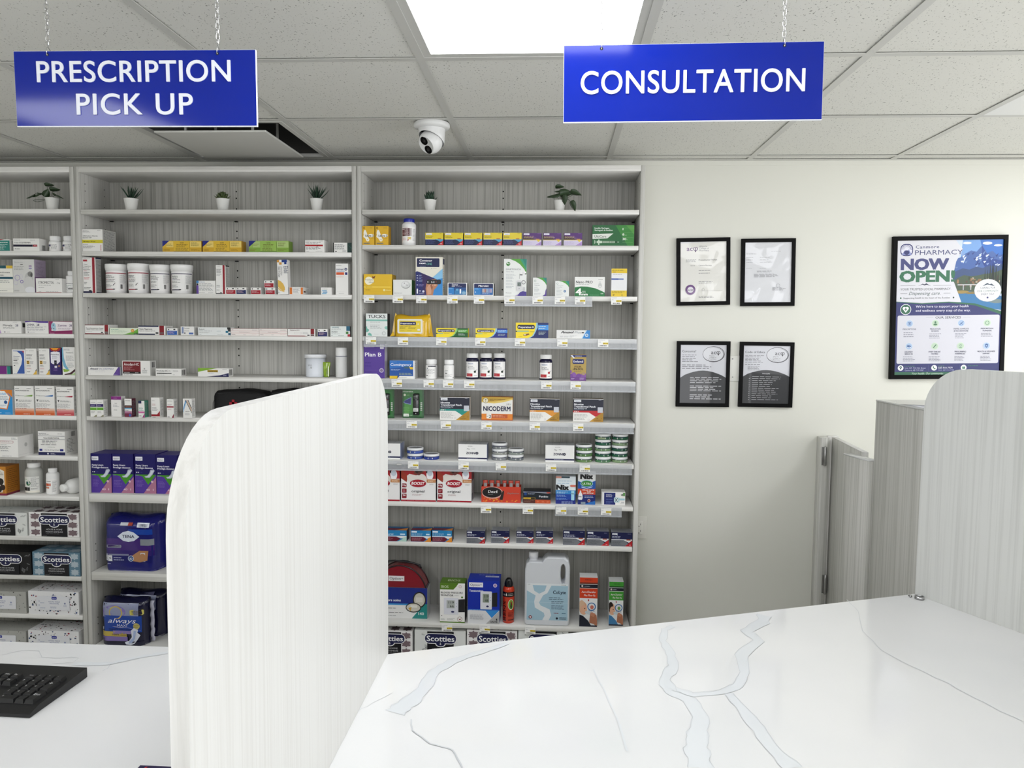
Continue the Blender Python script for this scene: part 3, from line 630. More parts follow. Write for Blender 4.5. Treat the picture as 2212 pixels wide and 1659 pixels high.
bx('medicine_box', 'magenta and white contraceptive carton with a pale blue flower, against the shelf side', 'box', 'L', 3, 104.8, 156, 694.5, [('r', 0, 0, 1, 1, '98336b'), ('p', [(.1, .2), (1, .3), (1, .96), (.18, .98)], 'f0e9ec'), ('e', .2, .6, .1, .3, 'a9cbdc'), ('e', .24, .38, .08, .16, 'b9d4e0'), ('p', [(.1, .25), (.45, .18), (1, .26), (1, .14), (.5, .08), (0, .12)], '8c2060'), t('Zamine', .38, .6, .16, '6a3a78', .38, .015), t('28', .88, .6, .16, '4a3a68', .1, .02), ('g', .4, .35, .95, .5, 2, 'a99aa8'), ('e', .2, .7, .02, .05, '2c3a60'), ('e', .22, .42, .02, .05, '2c3a60'), ('g', .06, .03, .3, .08, 1, 'e8c8dc')], depth=.06, group='contraceptive cartons')
bx('medicine_box', 'flat purple carton with a teal end at the left picture edge', 'box', 'L', 4, -30, 22.5, 791, [('r', .86, 0, 1, 1, '1c857f'), ('r', .848, 0, .86, 1, 'c8d8d8')], '7d2384', side='6f6f78', depth=.05)
bx('medicine_box', 'white nasal spray carton with a big blue swoosh, left end of the tall carton row', 'box', 'L', 4, 25.5, 53.5, 755, [('r', .07, .03, .93, .95, '3d63ad'), ('p', [(.07, .93), (.4, .92), (.68, .8), (.78, .62), (.7, .4), (.5, .2), (.33, .04), (.07, .04)], WH), ('p', [(.74, .95), (.93, .95), (.93, .84)], 'b04a6a'), t('Avamys', .1, .7, .05, '2a3b7d', .5, .01), ('r', .1, .53, .4, .56, '222222'), ('g', .1, .58, .6, .68, 3, '9a9a9a'), ('g', .1, .4, .5, .5, 2, '9a9a9a'), ('r', .12, .34, .22, .37, '333333')], depth=.045, group='tall nasal and eye cartons', off=.01)
for k, (xa, xb) in enumerate(((54.5, 78), (83, 106))):
    bx('medicine_box', ['tall white carton with a small yellow square, left of the twin pair', 'tall white carton with a small yellow square, right of the twin pair'][k], 'box', 'L', 4, xa, xb, 753, [('g', .08, .9, .2, .93, 1, '444444'), ('g', .35, .9, .9, .93, 1, '555555'), ('g', .08, .7, .7, .79, 2, BK), ('g', .08, .58, .65, .68, 3, '444444'), ('r', .08, .4, .35, .53, 'd9b04a'), ('r', .14, .42, .28, .45, '4a3c20'), ('r', .14, .48, .28, .51, '4a3c20'), ('g', .42, .41, .8, .52, 3, '777777'), ('g', .08, .3, .6, .37, 2, '555555'), ('g', .08, .2, .55, .27, 2, 'd08c8c'), ('r', .1, .09, .4, .11, '333333'), ('p', [(.65, 0), (1, 0), (1, .2), (.85, .1)], 'e0b84a'), ('p', [(.85, .12), (1, .22), (1, .16)], '2a2a3a')], depth=.05, sart=[('g', .1, .1, .9, .9, 22, '555555')], group='tall nasal and eye cartons')
bx('medicine_box', 'tall purple carton with an orange glow on top and a dark dropper picture', 'box', 'L', 4, 107, 131.5, 752, [('r', 0, 0, 1, 1, '35206e'), ('p', [(.08, .45), (.08, .84), (.5, .88), (.9, .84), (.9, .5), (.7, .42), (.5, .38), (.25, .4)], 'eceaf0'), ('p', [(0, 1), (1, 1), (.85, .9), (.5, .86), (.12, .9)], 'a8261e'), ('p', [(.1, 1), (.8, 1), (.6, .92), (.3, .92)], 'e8a02c'), t('Pataday', .1, .74, .045, '232348', .72, .015), ('g', .2, .6, .8, .72, 3, 'a8a8b4'), ('R', .38, .36, .6, .54, .02, '14122a'), ('r', .42, .44, .56, .47, '6a6a88'), ('R', .4, .26, .62, .34, .01, 'e8e6ee'), ('e', .8, .33, .1, .04, 'a07a66'), ('g', .3, .14, .8, .24, 3, '8a6ab0')], side='2a1a58', depth=.05, group='tall nasal and eye cartons')
bx('medicine_box', 'tall white carton with blue, green and maroon swooshes, against the shelf side', 'box', 'L', 4, 133.5, 161, 750, [('p', [(0, 1), (.08, 1), (.14, .6), (.3, .35), (.5, .2), (.35, .18), (.1, .3), (0, .5)], '7db4cf'), ('p', [(.1, .1), (.4, .12), (.6, .18), (.3, .2), (.05, .22)], '9bbf4f'), ('p', [(.1, .02), (.6, .08), (1, .22), (1, .14), (.7, .02), (.2, 0)], '4a1a2c'), ('p', [(.6, 0), (1, .1), (1, 0)], 'b9d4a0'), t('Travatan Z', .3, .78, .045, '2c2c3c', .6, .01), ('g', .3, .5, .95, .7, 6, '9a9a9a'), ('g', .15, .88, .7, .95, 2, '8a8a9a'), ('g', .4, .25, .95, .45, 5, 'a9a9a9')], depth=.05, group='tall nasal and eye cartons')
bx('medicine_box', 'bright blue and orange carton with a white shield, cut by the left picture edge', 'box', 'L', 5, -26, 26, 842, [('r', 0, 0, 1, 1, '2f9ad8'), ('p', [(.5, 1), (1, 1), (1, .7), (.85, .85)], 'e08a2e'), ('p', [(0, .98), (.7, .98), (.93, .72), (.78, .2), (.0, .3)], 'e58a3a'), ('p', [(0, .95), (.68, .95), (.89, .72), (.75, .24), (0, .34)], 'f2f4f5'), t('Salofalk', .36, .8, .08, '4aa8dc', .4, .01, i=.2), ('g', .4, .6, .85, .75, 3, '5a7a94'), ('c', .72, .5, .07, '1f5f9c'), ('g', .4, .33, .75, .4, 2, '7a9ab4'), ('g', .7, .04, .95, .09, 1, 'e8f4fa'), ('g', .4, .05, .55, .1, 1, 'e8f4fa')], side='dfe4ea', depth=.055)
for k, (xa, xb, yt, ac, bt, lb) in enumerate(((30.5, 72, 834, '74a03a', 'd46a38', 'white inhaler carton with a green stripe fading to orange at its foot'), (75, 116.5, 834, '3a78b8', 'd46a38', 'white inhaler carton with a blue stripe fading to orange at its foot'), (121, 158.5, 836, 'b0304a', 'c9585e', 'white inhaler carton with a crimson stripe fading to pink at its foot'))):
    bx('inhaler_box', lb, 'box', 'L', 5, xa, xb, yt, [('r', 0, 0, 1, .09, bt), ('r', 0, .09, 1, .15, 'dc8a62' if k < 2 else 'd47a7c'), ('r', 0, .15, 1, .2, 'e6b49c' if k < 2 else 'e0a6a4'), ('r', 0, .2, 1, .24, 'ead6ca'), t('APO-FLUTICASONE HFA', .05, .82, .035, BK, .72, .025), ('p', [(.5, .66), (.95, .7), (.93, .65), (.9, .64), (.5, .65)], ac), ('r', .25, .66, .52, .67, '9a9a9a'), t(['50 mcg', '125 mcg', '250 mcg'][k], .05, .66, .03, '333333', .2), ('g', .05, .9, .3, .94, 1, '555555'), ('g', .65, .9, .95, .94, 1, BK), ('p', [(.06, .54), (.18, .54), (.12, .46)], '555555'), ('g', .22, .46, .9, .53, 2, '666666'), ('g', .05, .27, .92, .42, 5, '9c9c9c'), ('g', .45, .02, .95, .06, 1, 'f4e0d4'), ('g', .05, .21, .75, .25, 1, 'b4583a')], depth=.05, off=.008, group='inhaler cartons', sart=[('g', .1, .1, .9, .9, 18, '8a8a8a')])
bx('medicine_box', 'large white carton with a pink outlined title, cut by the left picture edge', 'box', 'L', 6, -30, 38, 943, [('R', -.0+.3, .68, .86, .8, .05, 'b05a66'), ('R', .3, .695, .85, .785, .045, WH), ('g', .42, .72, .8, .76, 1, 'b05a66'), ('g', .8, .86, .98, .95, 2, '555555'), ('g', .45, .58, .65, .62, 1, '555555'), ('g', .4, .4, .82, .54, 3, '4a4a4a'), ('g', .45, .28, .75, .36, 2, '666666'), ('g', .5, .04, .95, .08, 1, '777777')], by=987.5, depth=.1, sart=[('c', .5, .55, .1, 'c9c9c6')])
bx('medicine_box', 'large white carton with navy bands and a navy foot, in front of the shelf side', 'box', 'L', 6, 81.5, 139.5, 932, [('r', 0, .01, 1, .14, '171e58'), ('r', 0, .8, 1, .815, '1b1f4a'), ('r', 0, .655, 1, .67, '1b1f4a'), ('r', .04, .18, .15, .27, '2a2f86'), ('r', .81, .18, .94, .27, '2a2f86'), t('Teva-SALBUTAMOL', .5, .7, .05, BK, .6, .02, a='c'), ('g', .15, .5, .85, .63, 3, '2b2b2b'), ('g', .1, .42, .9, .48, 1, '777777'), ('g', .35, .33, .65, .37, 1, '555555'), t('1 mg / mL (2.5 mg / 2.5 mL)', .5, .21, .045, '333355', .56, a='c'), ('c', .36, .075, .035, 'e8e8ee'), ('g', .46, .04, .66, .11, 2, 'd8d8e4'), ('g', .04, .86, .45, .93, 2, '555566'), ('g', .74, .88, .97, .92, 1, '222222')], by=984, depth=.09, sart=[('b', .5, .75, .8, .95, BK), ('g', .15, .1, .8, .7, 10, '999999')])
bx('supplement_box', 'orange herbal remedy carton with a maroon foot at the left picture edge', 'box', 'L', 7, -32, 12, 1008, [('r', 0, 0, 1, .07, '8e2a4e'), ('p', [(.0, .1), (.8, .1), (.92, .35), (.92, .85), (.6, .95), (0, .95)], 'e8e2d8'), ('c', .72, .48, .12, '231a18'), ('c', .82, .28, .1, '3a241c'), ('c', .66, .2, .09, '1d1614'), ('g', .5, .7, .9, .86, 3, '5a4a3a'), ('g', .5, .1, .95, .14, 1, '5a2a2a')], 'c98a30', side='b3762a', depth=.085, by=1070, sart=[('r', 0, 0, 1, .07, '7c2442'), ('g', .12, .12, .9, .93, 12, '7c5620')])
bottle('supplement_bottle', 'large clear-shouldered white supplement bottle with a green leaf and black label', 'L', 7, 44, 78, 1002.5, .13, [('r', 0, 0, 1, .12, 'ece9df'), ('r', .08, .12, .55, .34, BK), ('p', [(.08, .36), (.55, .36), (.55, .62), (.3, .5)], '4f8a3a'), ('c', .46, .6, .15, '3f7a4a'), ('c', .42, .62, .07, '2a5a64'), ('g', .1, .8, .5, .88, 1, '7ab06a'), ('g', .6, .35, .98, .95, 10, '8f8f8f'), ('g', .6, .2, .98, .3, 2, '666666')], body='c3c4bf', cap='f0f0ee', by=1068.5, off=.03, neck=.78, capr=.7, lab='e6e6e2', v0=.06, v1=.58, shoulder=.1)
bottle('medicine_bottle', 'small white syrup bottle with an orange and navy label', 'L', 7, 92.5, 117.5, 1013.5, .13, [('r', .05, .52, .62, .7, 'd2643a'), ('r', .1, .34, .5, .44, 'd98a6a'), ('p', [(.1, .02), (.7, .02), (.7, .42)], '262650'), ('g', .3, .8, .7, .9, 1, '6a6a6a'), ('g', .72, .1, .98, .9, 11, '9a9a9a'), ('g', .08, .45, .6, .5, 1, '555555')], by=1069, neck=.72, capr=.66, v0=.06, v1=.6, shoulder=.07)
# white bottle lying on its side, cap towards the room
a = atY(142, 1056, 3.25); b_ = atY(182, 1040, 3.30); o = empty('medicine_bottle', (-2.1575, 3.268, SH['L'][7]+.0345)); tag(o, 'white bottle lying on its side against the shelf end', 'bottle')
Mx = Matrix.Rotation(R_(-21), 4, 'Z') @ Matrix.Rotation(R_(90), 4, 'X')
mb = MB(); mb.lathe([(.0005, -.09), (.031, -.09), (.034, -.086), (.034, -.01), (.031, .006), (.02, .02), (.015, .024), (.015, .03)], 32, 'eeeeec', 'plastic', mx=Mx, cap=False); mb.build('body', o)
mb = MB(); mb.lathe([(.0165, .026), (.017, .028), (.017, .043), (.015, .045), (.0004, .045)], 32, 'f3f3f1', 'plastic', mx=Mx, cap=False); mb.build('cap', o)
# tissue boxes
def leaves_art(rnd, n, col, x0=0, x1=1, y0=0, y1=1):
    out = []
    for k in range(n):
        cx, cy = rnd.uniform(x0+.03, x1-.03), rnd.uniform(y0+.08, y1-.08); a = rnd.uniform(0, 3.14); l_, w_ = .055, .012
        p = [(cx+l_*math.cos(a)*.55, cy+l_*math.sin(a)*1.6), (cx-w_*math.sin(a), cy+w_*math.cos(a)*1.6), (cx-l_*math.cos(a)*.55, cy-l_*math.sin(a)*1.6), (cx+w_*math.sin(a), cy-w_*math.cos(a)*1.6)]
        for q in range(4):
            u, v = p[q], p[(q+1) % 4]; dx, dy = v[0]-u[0], v[1]-u[1]; L_ = math.hypot(dx, dy)+1e-6; nx, ny = -dy/L_*.0028, dx/L_*.006
            out.append(('p', [(u[0]-nx, u[1]-ny), (v[0]-nx, v[1]-ny), (v[0]+nx, v[1]+ny), (u[0]+nx, u[1]+ny)], col))
    return out
def damask(col, x0=0, x1=1, ny=3, nx=2, y0=.0, y1=1.0):
    out = []
    for j in range(ny):
        for i in range(nx):
            cx, cy = x0+(x1-x0)*(i+.5)/nx, y0+(y1-y0)*(j+.5)/ny; sx, sy = (x1-x0)/nx*.46, (y1-y0)/ny*.46
            for k in range(4):
                a = math.pi/4+k*math.pi/2
                out.append(('e', cx+sx*.5*math.cos(a), cy+sy*.5*math.sin(a), sx*.34, sy*.3, col))
                out.append(('e', cx+sx*.85*math.cos(a), cy+sy*.62*math.sin(a), sx*.16, sy*.2, col))
            out.append(('e', cx, cy, sx*.25, sy*.95, col)); out.append(('e', cx, cy, sx*.9, sy*.14, col))
    return out
def terrazzo(rnd, n, cols, x0=0, x1=1, s=.03):
    out = []
    for k in range(n):
        cx, cy = rnd.uniform(x0+.02, x1-.02), rnd.uniform(.03, .97); sz = s*rnd.uniform(.3, 1.0); m_ = rnd.randint(3, 5); a0 = rnd.random()*6
        out.append(('p', [(min(x1, max(x0, cx+sz*rnd.uniform(.5, 1)*math.cos(a0+6.28*q/m_))), min(1, max(0, cy+2*sz*rnd.uniform(.5, 1)*math.sin(a0+6.28*q/m_)))) for q in range(m_)], rnd.choice(cols)))
    return out
def brand_band(x0=.25, x1=.77):
    xm = (x0+x1)/2
    return [('r', x0, 0, x1, .97, '0b0d18'), ('R', xm-.32, .5, xm+.32, .9, .2, 'f2f2f2'), ('e', xm, .5, .1, .12, 'f2f2f2'), ('R', xm-.305, .525, xm+.305, .875, .17, '171c4e'), ('e', xm, .51, .085, .1, '171c4e'),
            t('Scotties', xm, .6, .2, 'f6f6f6', .54, .02, a='c'), t('&', xm, .46, .1, 'f0f0f0', .03, a='c'), t('HOUSE & HOME', xm, .27, .06, 'd8d8dc', .32, a='c'), t('MAISON DEMEURE', xm, .17, .06, 'c8c8cc', .34, a='c'), ('g', xm-.16, .1, xm+.16, .13, 1, '9a9a9a'), ('g', x0+.02, .03, x0+.12, .06, 1, 'a0a0a0')]
def tissue(kind, label, u_, i, x0, x1, yt, by=None, off=.01, group='facial tissue boxes', band=(.25, .77)):
    rnd = random.Random(int(abs(x0))+i*7)
    if kind == 'leaf': body, A, Tp = 'e3e5e2', leaves_art(rnd, 26, '8f9290'), leaves_art(rnd, 14, '8f9290')
    elif kind == 'damask': body, A, Tp = 'eeeceb', damask('857478', 0, .26, 3, 1)+damask('857478', .75, 1, 3, 1), damask('6a5a5e', 0, 1, 2, 4)
    elif kind == 'black': body, A, Tp = '17171a', leaves_art(rnd, 22, '8a8a8c'), leaves_art(rnd, 12, '5a5a5c')
    elif kind == 'blue': body, A, Tp = '6f8ea0', damask('b9c6ce', .0, .26, 3, 1)+damask('b9c6ce', .78, 1, 3, 1), damask('a9b8c2', 0, 1, 2, 3)
    elif kind == 'gray': body, A, Tp = 'b9b9b4', terrazzo(rnd, 90, ['7f7f7b', '8d8d89', '5c5c5a'], s=.02), terrazzo(rnd, 60, ['7f7f7b', '5c5c5a'], s=.02)
    else: body, A, Tp = 'efeff0', terrazzo(rnd, 110, ['1b1b20', '1b1b20', '2c4a78', 'a01c40', '1b1b20', '30508a'], s=.03), terrazzo(rnd, 60, ['1b1b20', '1b1b20', 'a01c40', '44486a'], s=.03)
    if kind in ('gray', 'terrazzo'):
        A = A+[('R', .17, .2, .82, .8, .04, 'e9eaee'), ('R', .47, .66, .57, .78, .03, '26349a'), ('t', 'savvy', .52, .7, .04, 'ffffff', dict(w=.07, a='c')), t('FACIAL TISSUE', .52, .54, .045, '3a4a98', .22, a='c'), t('MOUCHOIRS', .52, .46, .045, '3a4a98', .18, a='c'), ('g', .44, .28, .6, .36, 2, '7a84b0'), ('c', .73, .5, .04, '9aa2c0'), ('g', .7, .36, .77, .44, 2, '9aa2c0'), ('o', .22, .58, .035, .008, '9aa2c0'), ('g', .24, .48, .34, .54, 1, 'a0a8c4'), ('o', .22, .4, .035, .008, '9aa2c0'), ('g', .24, .26, .36, .32, 1, 'a0a8c4')]
    else: A = A+brand_band(*band)
    o = bx('tissue_box', label, 'tissue box', u_, i, x0, x1, yt, A, body, depth=.115, by=by, off=off, group=group, tart=Tp)
    return o
tissue('leaf', 'white tissue box with grey leaf drawing, upper left at the picture edge', 'L', 8, -52, 57.5, 1107, off=.008)
tissue('damask', 'white tissue box with mauve floral pattern, topmost at the middle divider', 'L', 8, 61.5, 170, 1107.5, off=.008)
tissue('black', 'black tissue box with grey line drawing, second tissue row at the left edge', 'L', 9, -45, 67, 1192, off=.008)
tissue('blue', 'blue-grey tissue box with white blossom pattern, second tissue row', 'L', 9, 69.5, 172.5, 1193, off=.008)
tissue('gray', 'grey terrazzo tissue box with a white label, third tissue row at the left edge', 'L', 10, -62, 55.5, 1277, off=.008)
tissue('terrazzo', 'red, blue and black terrazzo tissue box, third tissue row', 'L', 10, 60.5, 169.5, 1278, off=.008)
tissue('gray', 'grey terrazzo tissue box with a white label, bottom row above the desk edge', 'L', 11, -62, 55.5, 1362, off=.008)
tissue('terrazzo', 'red, blue and black terrazzo tissue box, bottom row above the desk edge', 'L', 11, 60.5, 170, 1363, off=.008)
# ---------------------------------------------------------------- MIDDLE BOOKCASE
bx('medicine_box', 'square white injection carton with a yellow band, left end of its shelf', 'box', 'M', 1, 176, 221.3, 495.5, [('r', 0, .38, 1, .53, 'd9cf3a'), t('0.9% Sodium Chloride', .04, .68, .045, BK, .72, .02), t('Injection USP', .04, .6, .045, BK, .42, .02), t('90 mg / 10 mL', .06, .43, .045, '222222', .6, .02), ('g', .04, .86, .4, .96, 3, '777777'), ('g', .74, .92, .96, .96, 1, '333333'), ('g', .04, .3, .35, .34, 1, '444444'), ('g', .04, .14, .62, .27, 4, '5c5c5c'), ('t', 'Sandoz', .93, .05, .07, 'c03050', {'up': 1, 'w': .26})], side='c6c6c2', depth=.1, sart=[('g', .08, .04, .95, .96, 18, '7d7d7d')])
def softgel(x0, x1, col, dk, lt, lb, depth=.05):
    bx('suppository_box', lb, 'box', 'M', 1, x0, x1, 520.5, [('r', 0, 0, .3, .4, dk), ('p', [(0, 1), (.18, 1), (0, .45)], '1f2a86'), ('r', .1, .42, .28, .95, lt), ('p', [(0, 1), (.18, 1), (0, .45)], '1f2a86'), ('r', .29, .08, .7, .93, col), ('r', .29, .05, .7, .09, '5c4a10' if col[0] != '9' else '3c5a1c'), ('r', .695, .05, .7, .93, '8a7420' if col[0] != '9' else '4c6a2c'), ('r', .71, .42, 1, .95, lt), ('r', .71, 0, 1, .38, dk), t('Salofalk', .5, .78, .1, '4a3c10', .1, .01, a='c'), ('g', .36, .42, .66, .72, 3, '6a5a20'), ('g', .34, .12, .68, .38, 3, '6a5a20'), ('g', .74, .5, .96, .86, 4, '6a5a20'), ('g', .74, .12, .96, .26, 2, '7a6420'), ('g', .1, .55, .26, .75, 2, '8a7a3a'), ('g', .03, .1, .2, .28, 2, '8a7420')], col, side='c79a2c' if col[0] != '9' else '7fa040', depth=depth, group='yellow and green suppository cartons')
softgel(350.6, 435, 'e0bd3e', 'd6ae34', 'ead27a', 'long yellow carton with a blue corner, left of the yellow pair')
softgel(437.5, 521.5, 'e0bd3e', 'd6ae34', 'ead27a', 'long yellow carton with a blue corner, right of the yellow pair')
softgel(537.5, 623.5, '9fc05e', '8cb04c', 'b4cc84', 'long light green carton with a blue corner, right of the yellow pair')
bx('medicine_box', 'small white carton with a red band and a pen tick', 'box', 'M', 1, 659, 700.5, 519, [('r', 0, .5, .93, .64, 'b5252b'), ('g', .03, .78, .9, .86, 1, '333333'), ('g', .06, .68, .85, .76, 1, '333333'), ('g', .04, .22, .9, .46, 3, '555555'), ('g', .03, .06, .3, .12, 1, '333333'), ('g', .55, .06, .95, .12, 1, '999999'), ('p', [(.58, .42), (.6, .38), (.7, .62), (.69, .63)], '222222'), ('g', .02, .9, .3, .95, 1, '777777'), ('g', .75, .9, .98, .95, 1, '777777')], depth=.06)
bx('medicine_box', 'small white carton with a dark green end, right end of the upper shelf', 'box', 'M', 1, 719.5, 760, 524.5, [('r', 0, 0, .05, 1, '16201c'), ('r', .76, 0, 1, 1, '163c36'), ('p', [(.78, .8), (1, .3), (1, .5)], '2a5a50'), ('g', .08, .3, .7, .85, 6, '4a4a4a'), ('r', .1, .08, .2, .16, '333333'), ('g', .5, .05, .72, .25, 3, '777777')], depth=.05)
bx('medicine_box', 'tall narrow white carton with a vertical crimson bar at the left shelf end', 'box', 'M', 2, 178, 206, 556.5, [('r', 0, .0, .7, .05, NV), ('r', .74, 0, .93, 1, '98142c'), ('r', .72, 0, .74, 1, 'd8b0b8'), ('t', 'Taro-', .08, .8, .022, BK, dict(w=.3, b=.03)), t('Adapalene', .06, .75, .02, BK, .58, .03), t('Benzoyl', .06, .7, .02, BK, .42, .03), t('Peroxide', .06, .65, .02, BK, .5, .03), ('R', .05, .89, .36, .94, .01, 'b02a3c'), ('g', .08, .96, .6, .98, 1, '444444'), ('g', .08, .61, .4, .64, 1, 'b83a4a'), ('g', .08, .49, .55, .6, 3, '222222'), ('g', .08, .38, .6, .46, 2, 'c84a5a'), ('g', .08, .24, .35, .32, 2, '888888'), ('g', .08, .1, .6, .17, 2, '555555'), ('e', .55, .065, .12, .018, BK)], side='bdbdba', depth=.04, off=.01, sart=[('r', 0, .97, 1, 1, NV), ('r', 0, 0, 1, .03, NV), ('g', .1, .05, .95, .95, 26, '7c7c7c')])
for k, (xa, xb, yt, cc, lb) in enumerate(((216, 260.5, 569.5, 'a0183a', 'white screw-top tub with a crimson label line, first in the row of four'), (264.5, 309.5, 568.5, 'a0183a', 'white screw-top tub with a crimson label line, second in the row of four'), (313.5, 355.5, 571, NV, 'white screw-top tub with a navy label line, third in the row of four'), (358.5, 404, 571, NV, 'white screw-top tub with a navy label line, last in the row of four'))):
    a, b_, Y, zb, h = span('M', 2, xa, xb, yt, .016, None); r = (b_-a)/2
    J = empty('ointment_tub', ((a+b_)/2, Y+r, zb), rz=0.05); tag(J, lb, 'tub', 'white ointment tubs')
    mb = MB(); mb.lathe([(.0005, 0), (r*.86, 0), (r*.9, .002), (r*.93, h*.74), (r*.93, h*.8), (.0005, h*.8)], 40, 'edeceb', 'plastic', cap=False); mb.build('tub', J)
    mb = MB(); mb.lathe([(r*.94, h*.78), (r*.97, h*.785), (r*.97, h*.84), (r, h*.85), (r, h*.985), (r*.97, h), (r*.9, h*.995), (.0005, h*.99)], 44, 'f1f1ef', 'plastic', cap=False); mb.build('lid', J)
    mb = MB(); f, W_, H_ = wrap_map(r*.9+.0012, h*.1, h*.7, 1.35, -1.38)
    art(mb, [('r', 0, 0, 1, 1, 'f0efed'), ('r', 0, .95, 1, .995, cc), ('r', 0, .0, .12, .95, '86203a'), ('r', .14, .03, .5, .08, cc), ('e', .5, .065, .05, .03, BK), t('Betaderm', .16, .8, .055, BK, .27, .02), ('g', .16, .68, .55, .78, 2, '222222'), ('g', .16, .58, .3, .66, 1, 'b03a4a' if k < 2 else '4a5a8a'), ('g', .3, .58, .55, .66, 1, '333333'), ('g', .16, .45, .55, .56, 2, '2a2a2a'), ('g', .16, .18, .48, .36, 4, '8a8a8a'), ('g', .7, .4, .95, .9, 9, 'b0b0b0'), ('b', .72, .1, .8, .35, BK)]+([('p', [(.47, .3), (.49, .27), (.56, .42), (.55, .43)], '333333')] if k < 2 else []), f, W_, H_, 'print', True, seed=k); mb.build('label', J)
bx('medicine_box', 'small white carton with a purple and blue left end beside the tubs', 'box', 'M', 2, 424, 465.5, 606.5, [('r', 0, 0, .11, .65, '6a4aa0'), ('r', 0, .8, .12, 1, '4a8cc0'), ('c', .06, .72, .07, BK), ('g', .14, .86, .5, .94, 1, '4a7ab0'), ('g', .14, .2, .95, .82, 7, '8f9093'), ('g', .14, .06, .5, .12, 1, '555555'), ('g', .62, .06, .95, .12, 1, '555555')], depth=.05)
bx('medicine_box', 'tall white carton with a vertical crimson bar in the middle of the shelf', 'box', 'M', 2, 466, 487, 573, [('r', .7, 0, .92, 1, '98142c'), ('r', 0, 0, .66, .025, BK), ('g', .08, .93, .5, .95, 1, '555555'), ('g', .06, .72, .62, .88, 4, '3a3a3a'), ('g', .06, .64, .6, .7, 2, '777777'), ('g', .06, .22, .5, .32, 2, '888888'), ('g', .06, .12, .4, .16, 1, '888888'), ('e', .5, .05, .1, .015, BK)], side='c4c4c0', depth=.04, sart=[('r', 0, .96, .95, 1, BK), ('g', .12, .05, .9, .92, 24, '8a8a8a')])
def mini(x0, x1, yt, c_, lb, z=None, i=2, off=.012, depth=.035):
    bx('ointment_box', lb, 'box', 'M', i, x0, x1, yt, [('r', .03, .03, .97, .62, c_), ('e', .16, .8, .05, .1, BK), ('e', .72, .82, .11, .08, '2a2a2a'), ('g', .12, .2, .85, .55, 3, 'e4c8cc')], depth=depth, z=z, off=off, group='small ointment cartons with a coloured lower half', sart=SG)
mini(487.8, 509.3, 621, 'a8182e', 'small white and red ointment carton touching the tall crimson-barred carton')
mini(510, 532, 621, '1c2a66', 'small white and navy ointment carton right of the red one')
mini(541.5, 563.5, 621.5, 'a8182e', 'small white and red ointment carton standing alone')
mini(573, 594.2, 621.8, 'a8182e', 'small white and red ointment carton, lower of a stack of two')
zs2 = atY(583, 621.8, YF+.012).z+.0006
mini(570.5, 591.5, 606, 'a8182e', 'small white and red ointment carton, upper of a stack of two', z=zs2)
o = bx('medicine_box', 'tall leaning white carton with a yellow leaf and blue and gold squares on top', 'box', 'M', 2, 600.0, 622.0, 562, [('r', 0, .93, .22, 1, 'd39a3c'), ('r', .22, .93, .47, 1, WH), ('r', .22, .86, .47, .93, 'd39a3c'), ('r', .47, .93, 1, 1, '21438c'), ('r', .72, .87, .95, .93, '21438c'), ('p', [(.02, .42), (.3, .38), (.55, .3), (.68, .2), (.7, .12), (.5, .08), (.2, .16), (.02, .22)], 'dfb95c'), ('p', [(.02, .2), (.3, .12), (.66, .08), (.6, .06), (.2, .1), (.02, .16)], 'e8c77c'), ('t', 'Elidel', .66, .81, .13, '2a3a5c', {'v': 1, 'w': .2, 'b': .02}), ('t', 'Elidel 1% Cream', .1, .8, .06, '4a4a4a', {'v': 1, 'w': .3}), ('t', 'pimecrolimus', .34, .8, .06, '9a9a9a', {'v': 1, 'w': .25}), ('r', .06, .03, .1, .07, '333333')], depth=.035, rz=0)
o.rotation_euler.y = -0.03; o.location.z += 0.0012
bx('medicine_box', 'small white carton with two orange bars beside the tall leaning carton', 'box', 'M', 2, 625, 655, 620.5, [('r', .02, .05, .2, .95, 'd9813a'), ('r', .82, .05, .99, .95, 'd9813a'), ('g', .28, .15, .78, .85, 6, '7a7a7a')], depth=.09, sart=[('r', .05, .3, .35, .5, '6a4a3a'), ('g', .4, .2, .95, .9, 4, 'aaaaaa')])
bx('medicine_box', 'tiny white carton with pale blue stripes left of the tall orange-marked one', 'box', 'M', 2, 693.3, 716.5, 621.3, [('g', .1, .72, .75, .85, 1, '3a3a3a'), ('r', .1, .48, .55, .62, '7aaed0'), ('r', .16, .3, .6, .42, '5a9ac4'), ('r', .1, .1, .52, .24, '8ab8d4')], depth=.05)
bx('medicine_box', 'tall white gel carton with an orange bar and a dark blue dot', 'box', 'M', 2, 724.6, 752, 569.5, [('c', .82, .82, .045, '20285c'), ('c', .83, .82, .018, 'e8e8ee'), t('metrogel', .06, .8, .045, '1f3a70', .58, .02), ('r', .06, .75, .72, .765, '5a8ac0'), ('r', .06, .64, .68, .72, 'd9683a'), ('r', .76, .64, .94, .72, '232a78'), ('g', .06, .56, .68, .62, 2, 'e0b8a4'), ('r', .1, .1, .68, .105, 'd9d9d4'), ('g', .25, .03, .75, .06, 1, 'aaaaaa'), ('g', .06, .92, .5, .95, 1, '999999')], depth=.045)
Z4 = 3
bx('ointment_box', 'long low white carton with crimson edges at the left end of the cream shelf', 'box', 'M', 3, 178, 234.5, 701.5, [('r', 0, .93, .8, 1, '7c1226'), ('r', 0, 0, .8, .1, '7c1226'), ('r', .83, .0, .98, 1, '8e1022'), ('r', .83, .06, .98, .3, '7a6a6a'), t('Taro-Mometasone Cream', .05, .58, .1, BK, .73, .02), ('g', .07, .42, .78, .52, 1, '2a2a2a'), ('g', .05, .26, .4, .32, 1, '999999'), ('e', .72, .2, .05, .06, BK)], depth=.07)
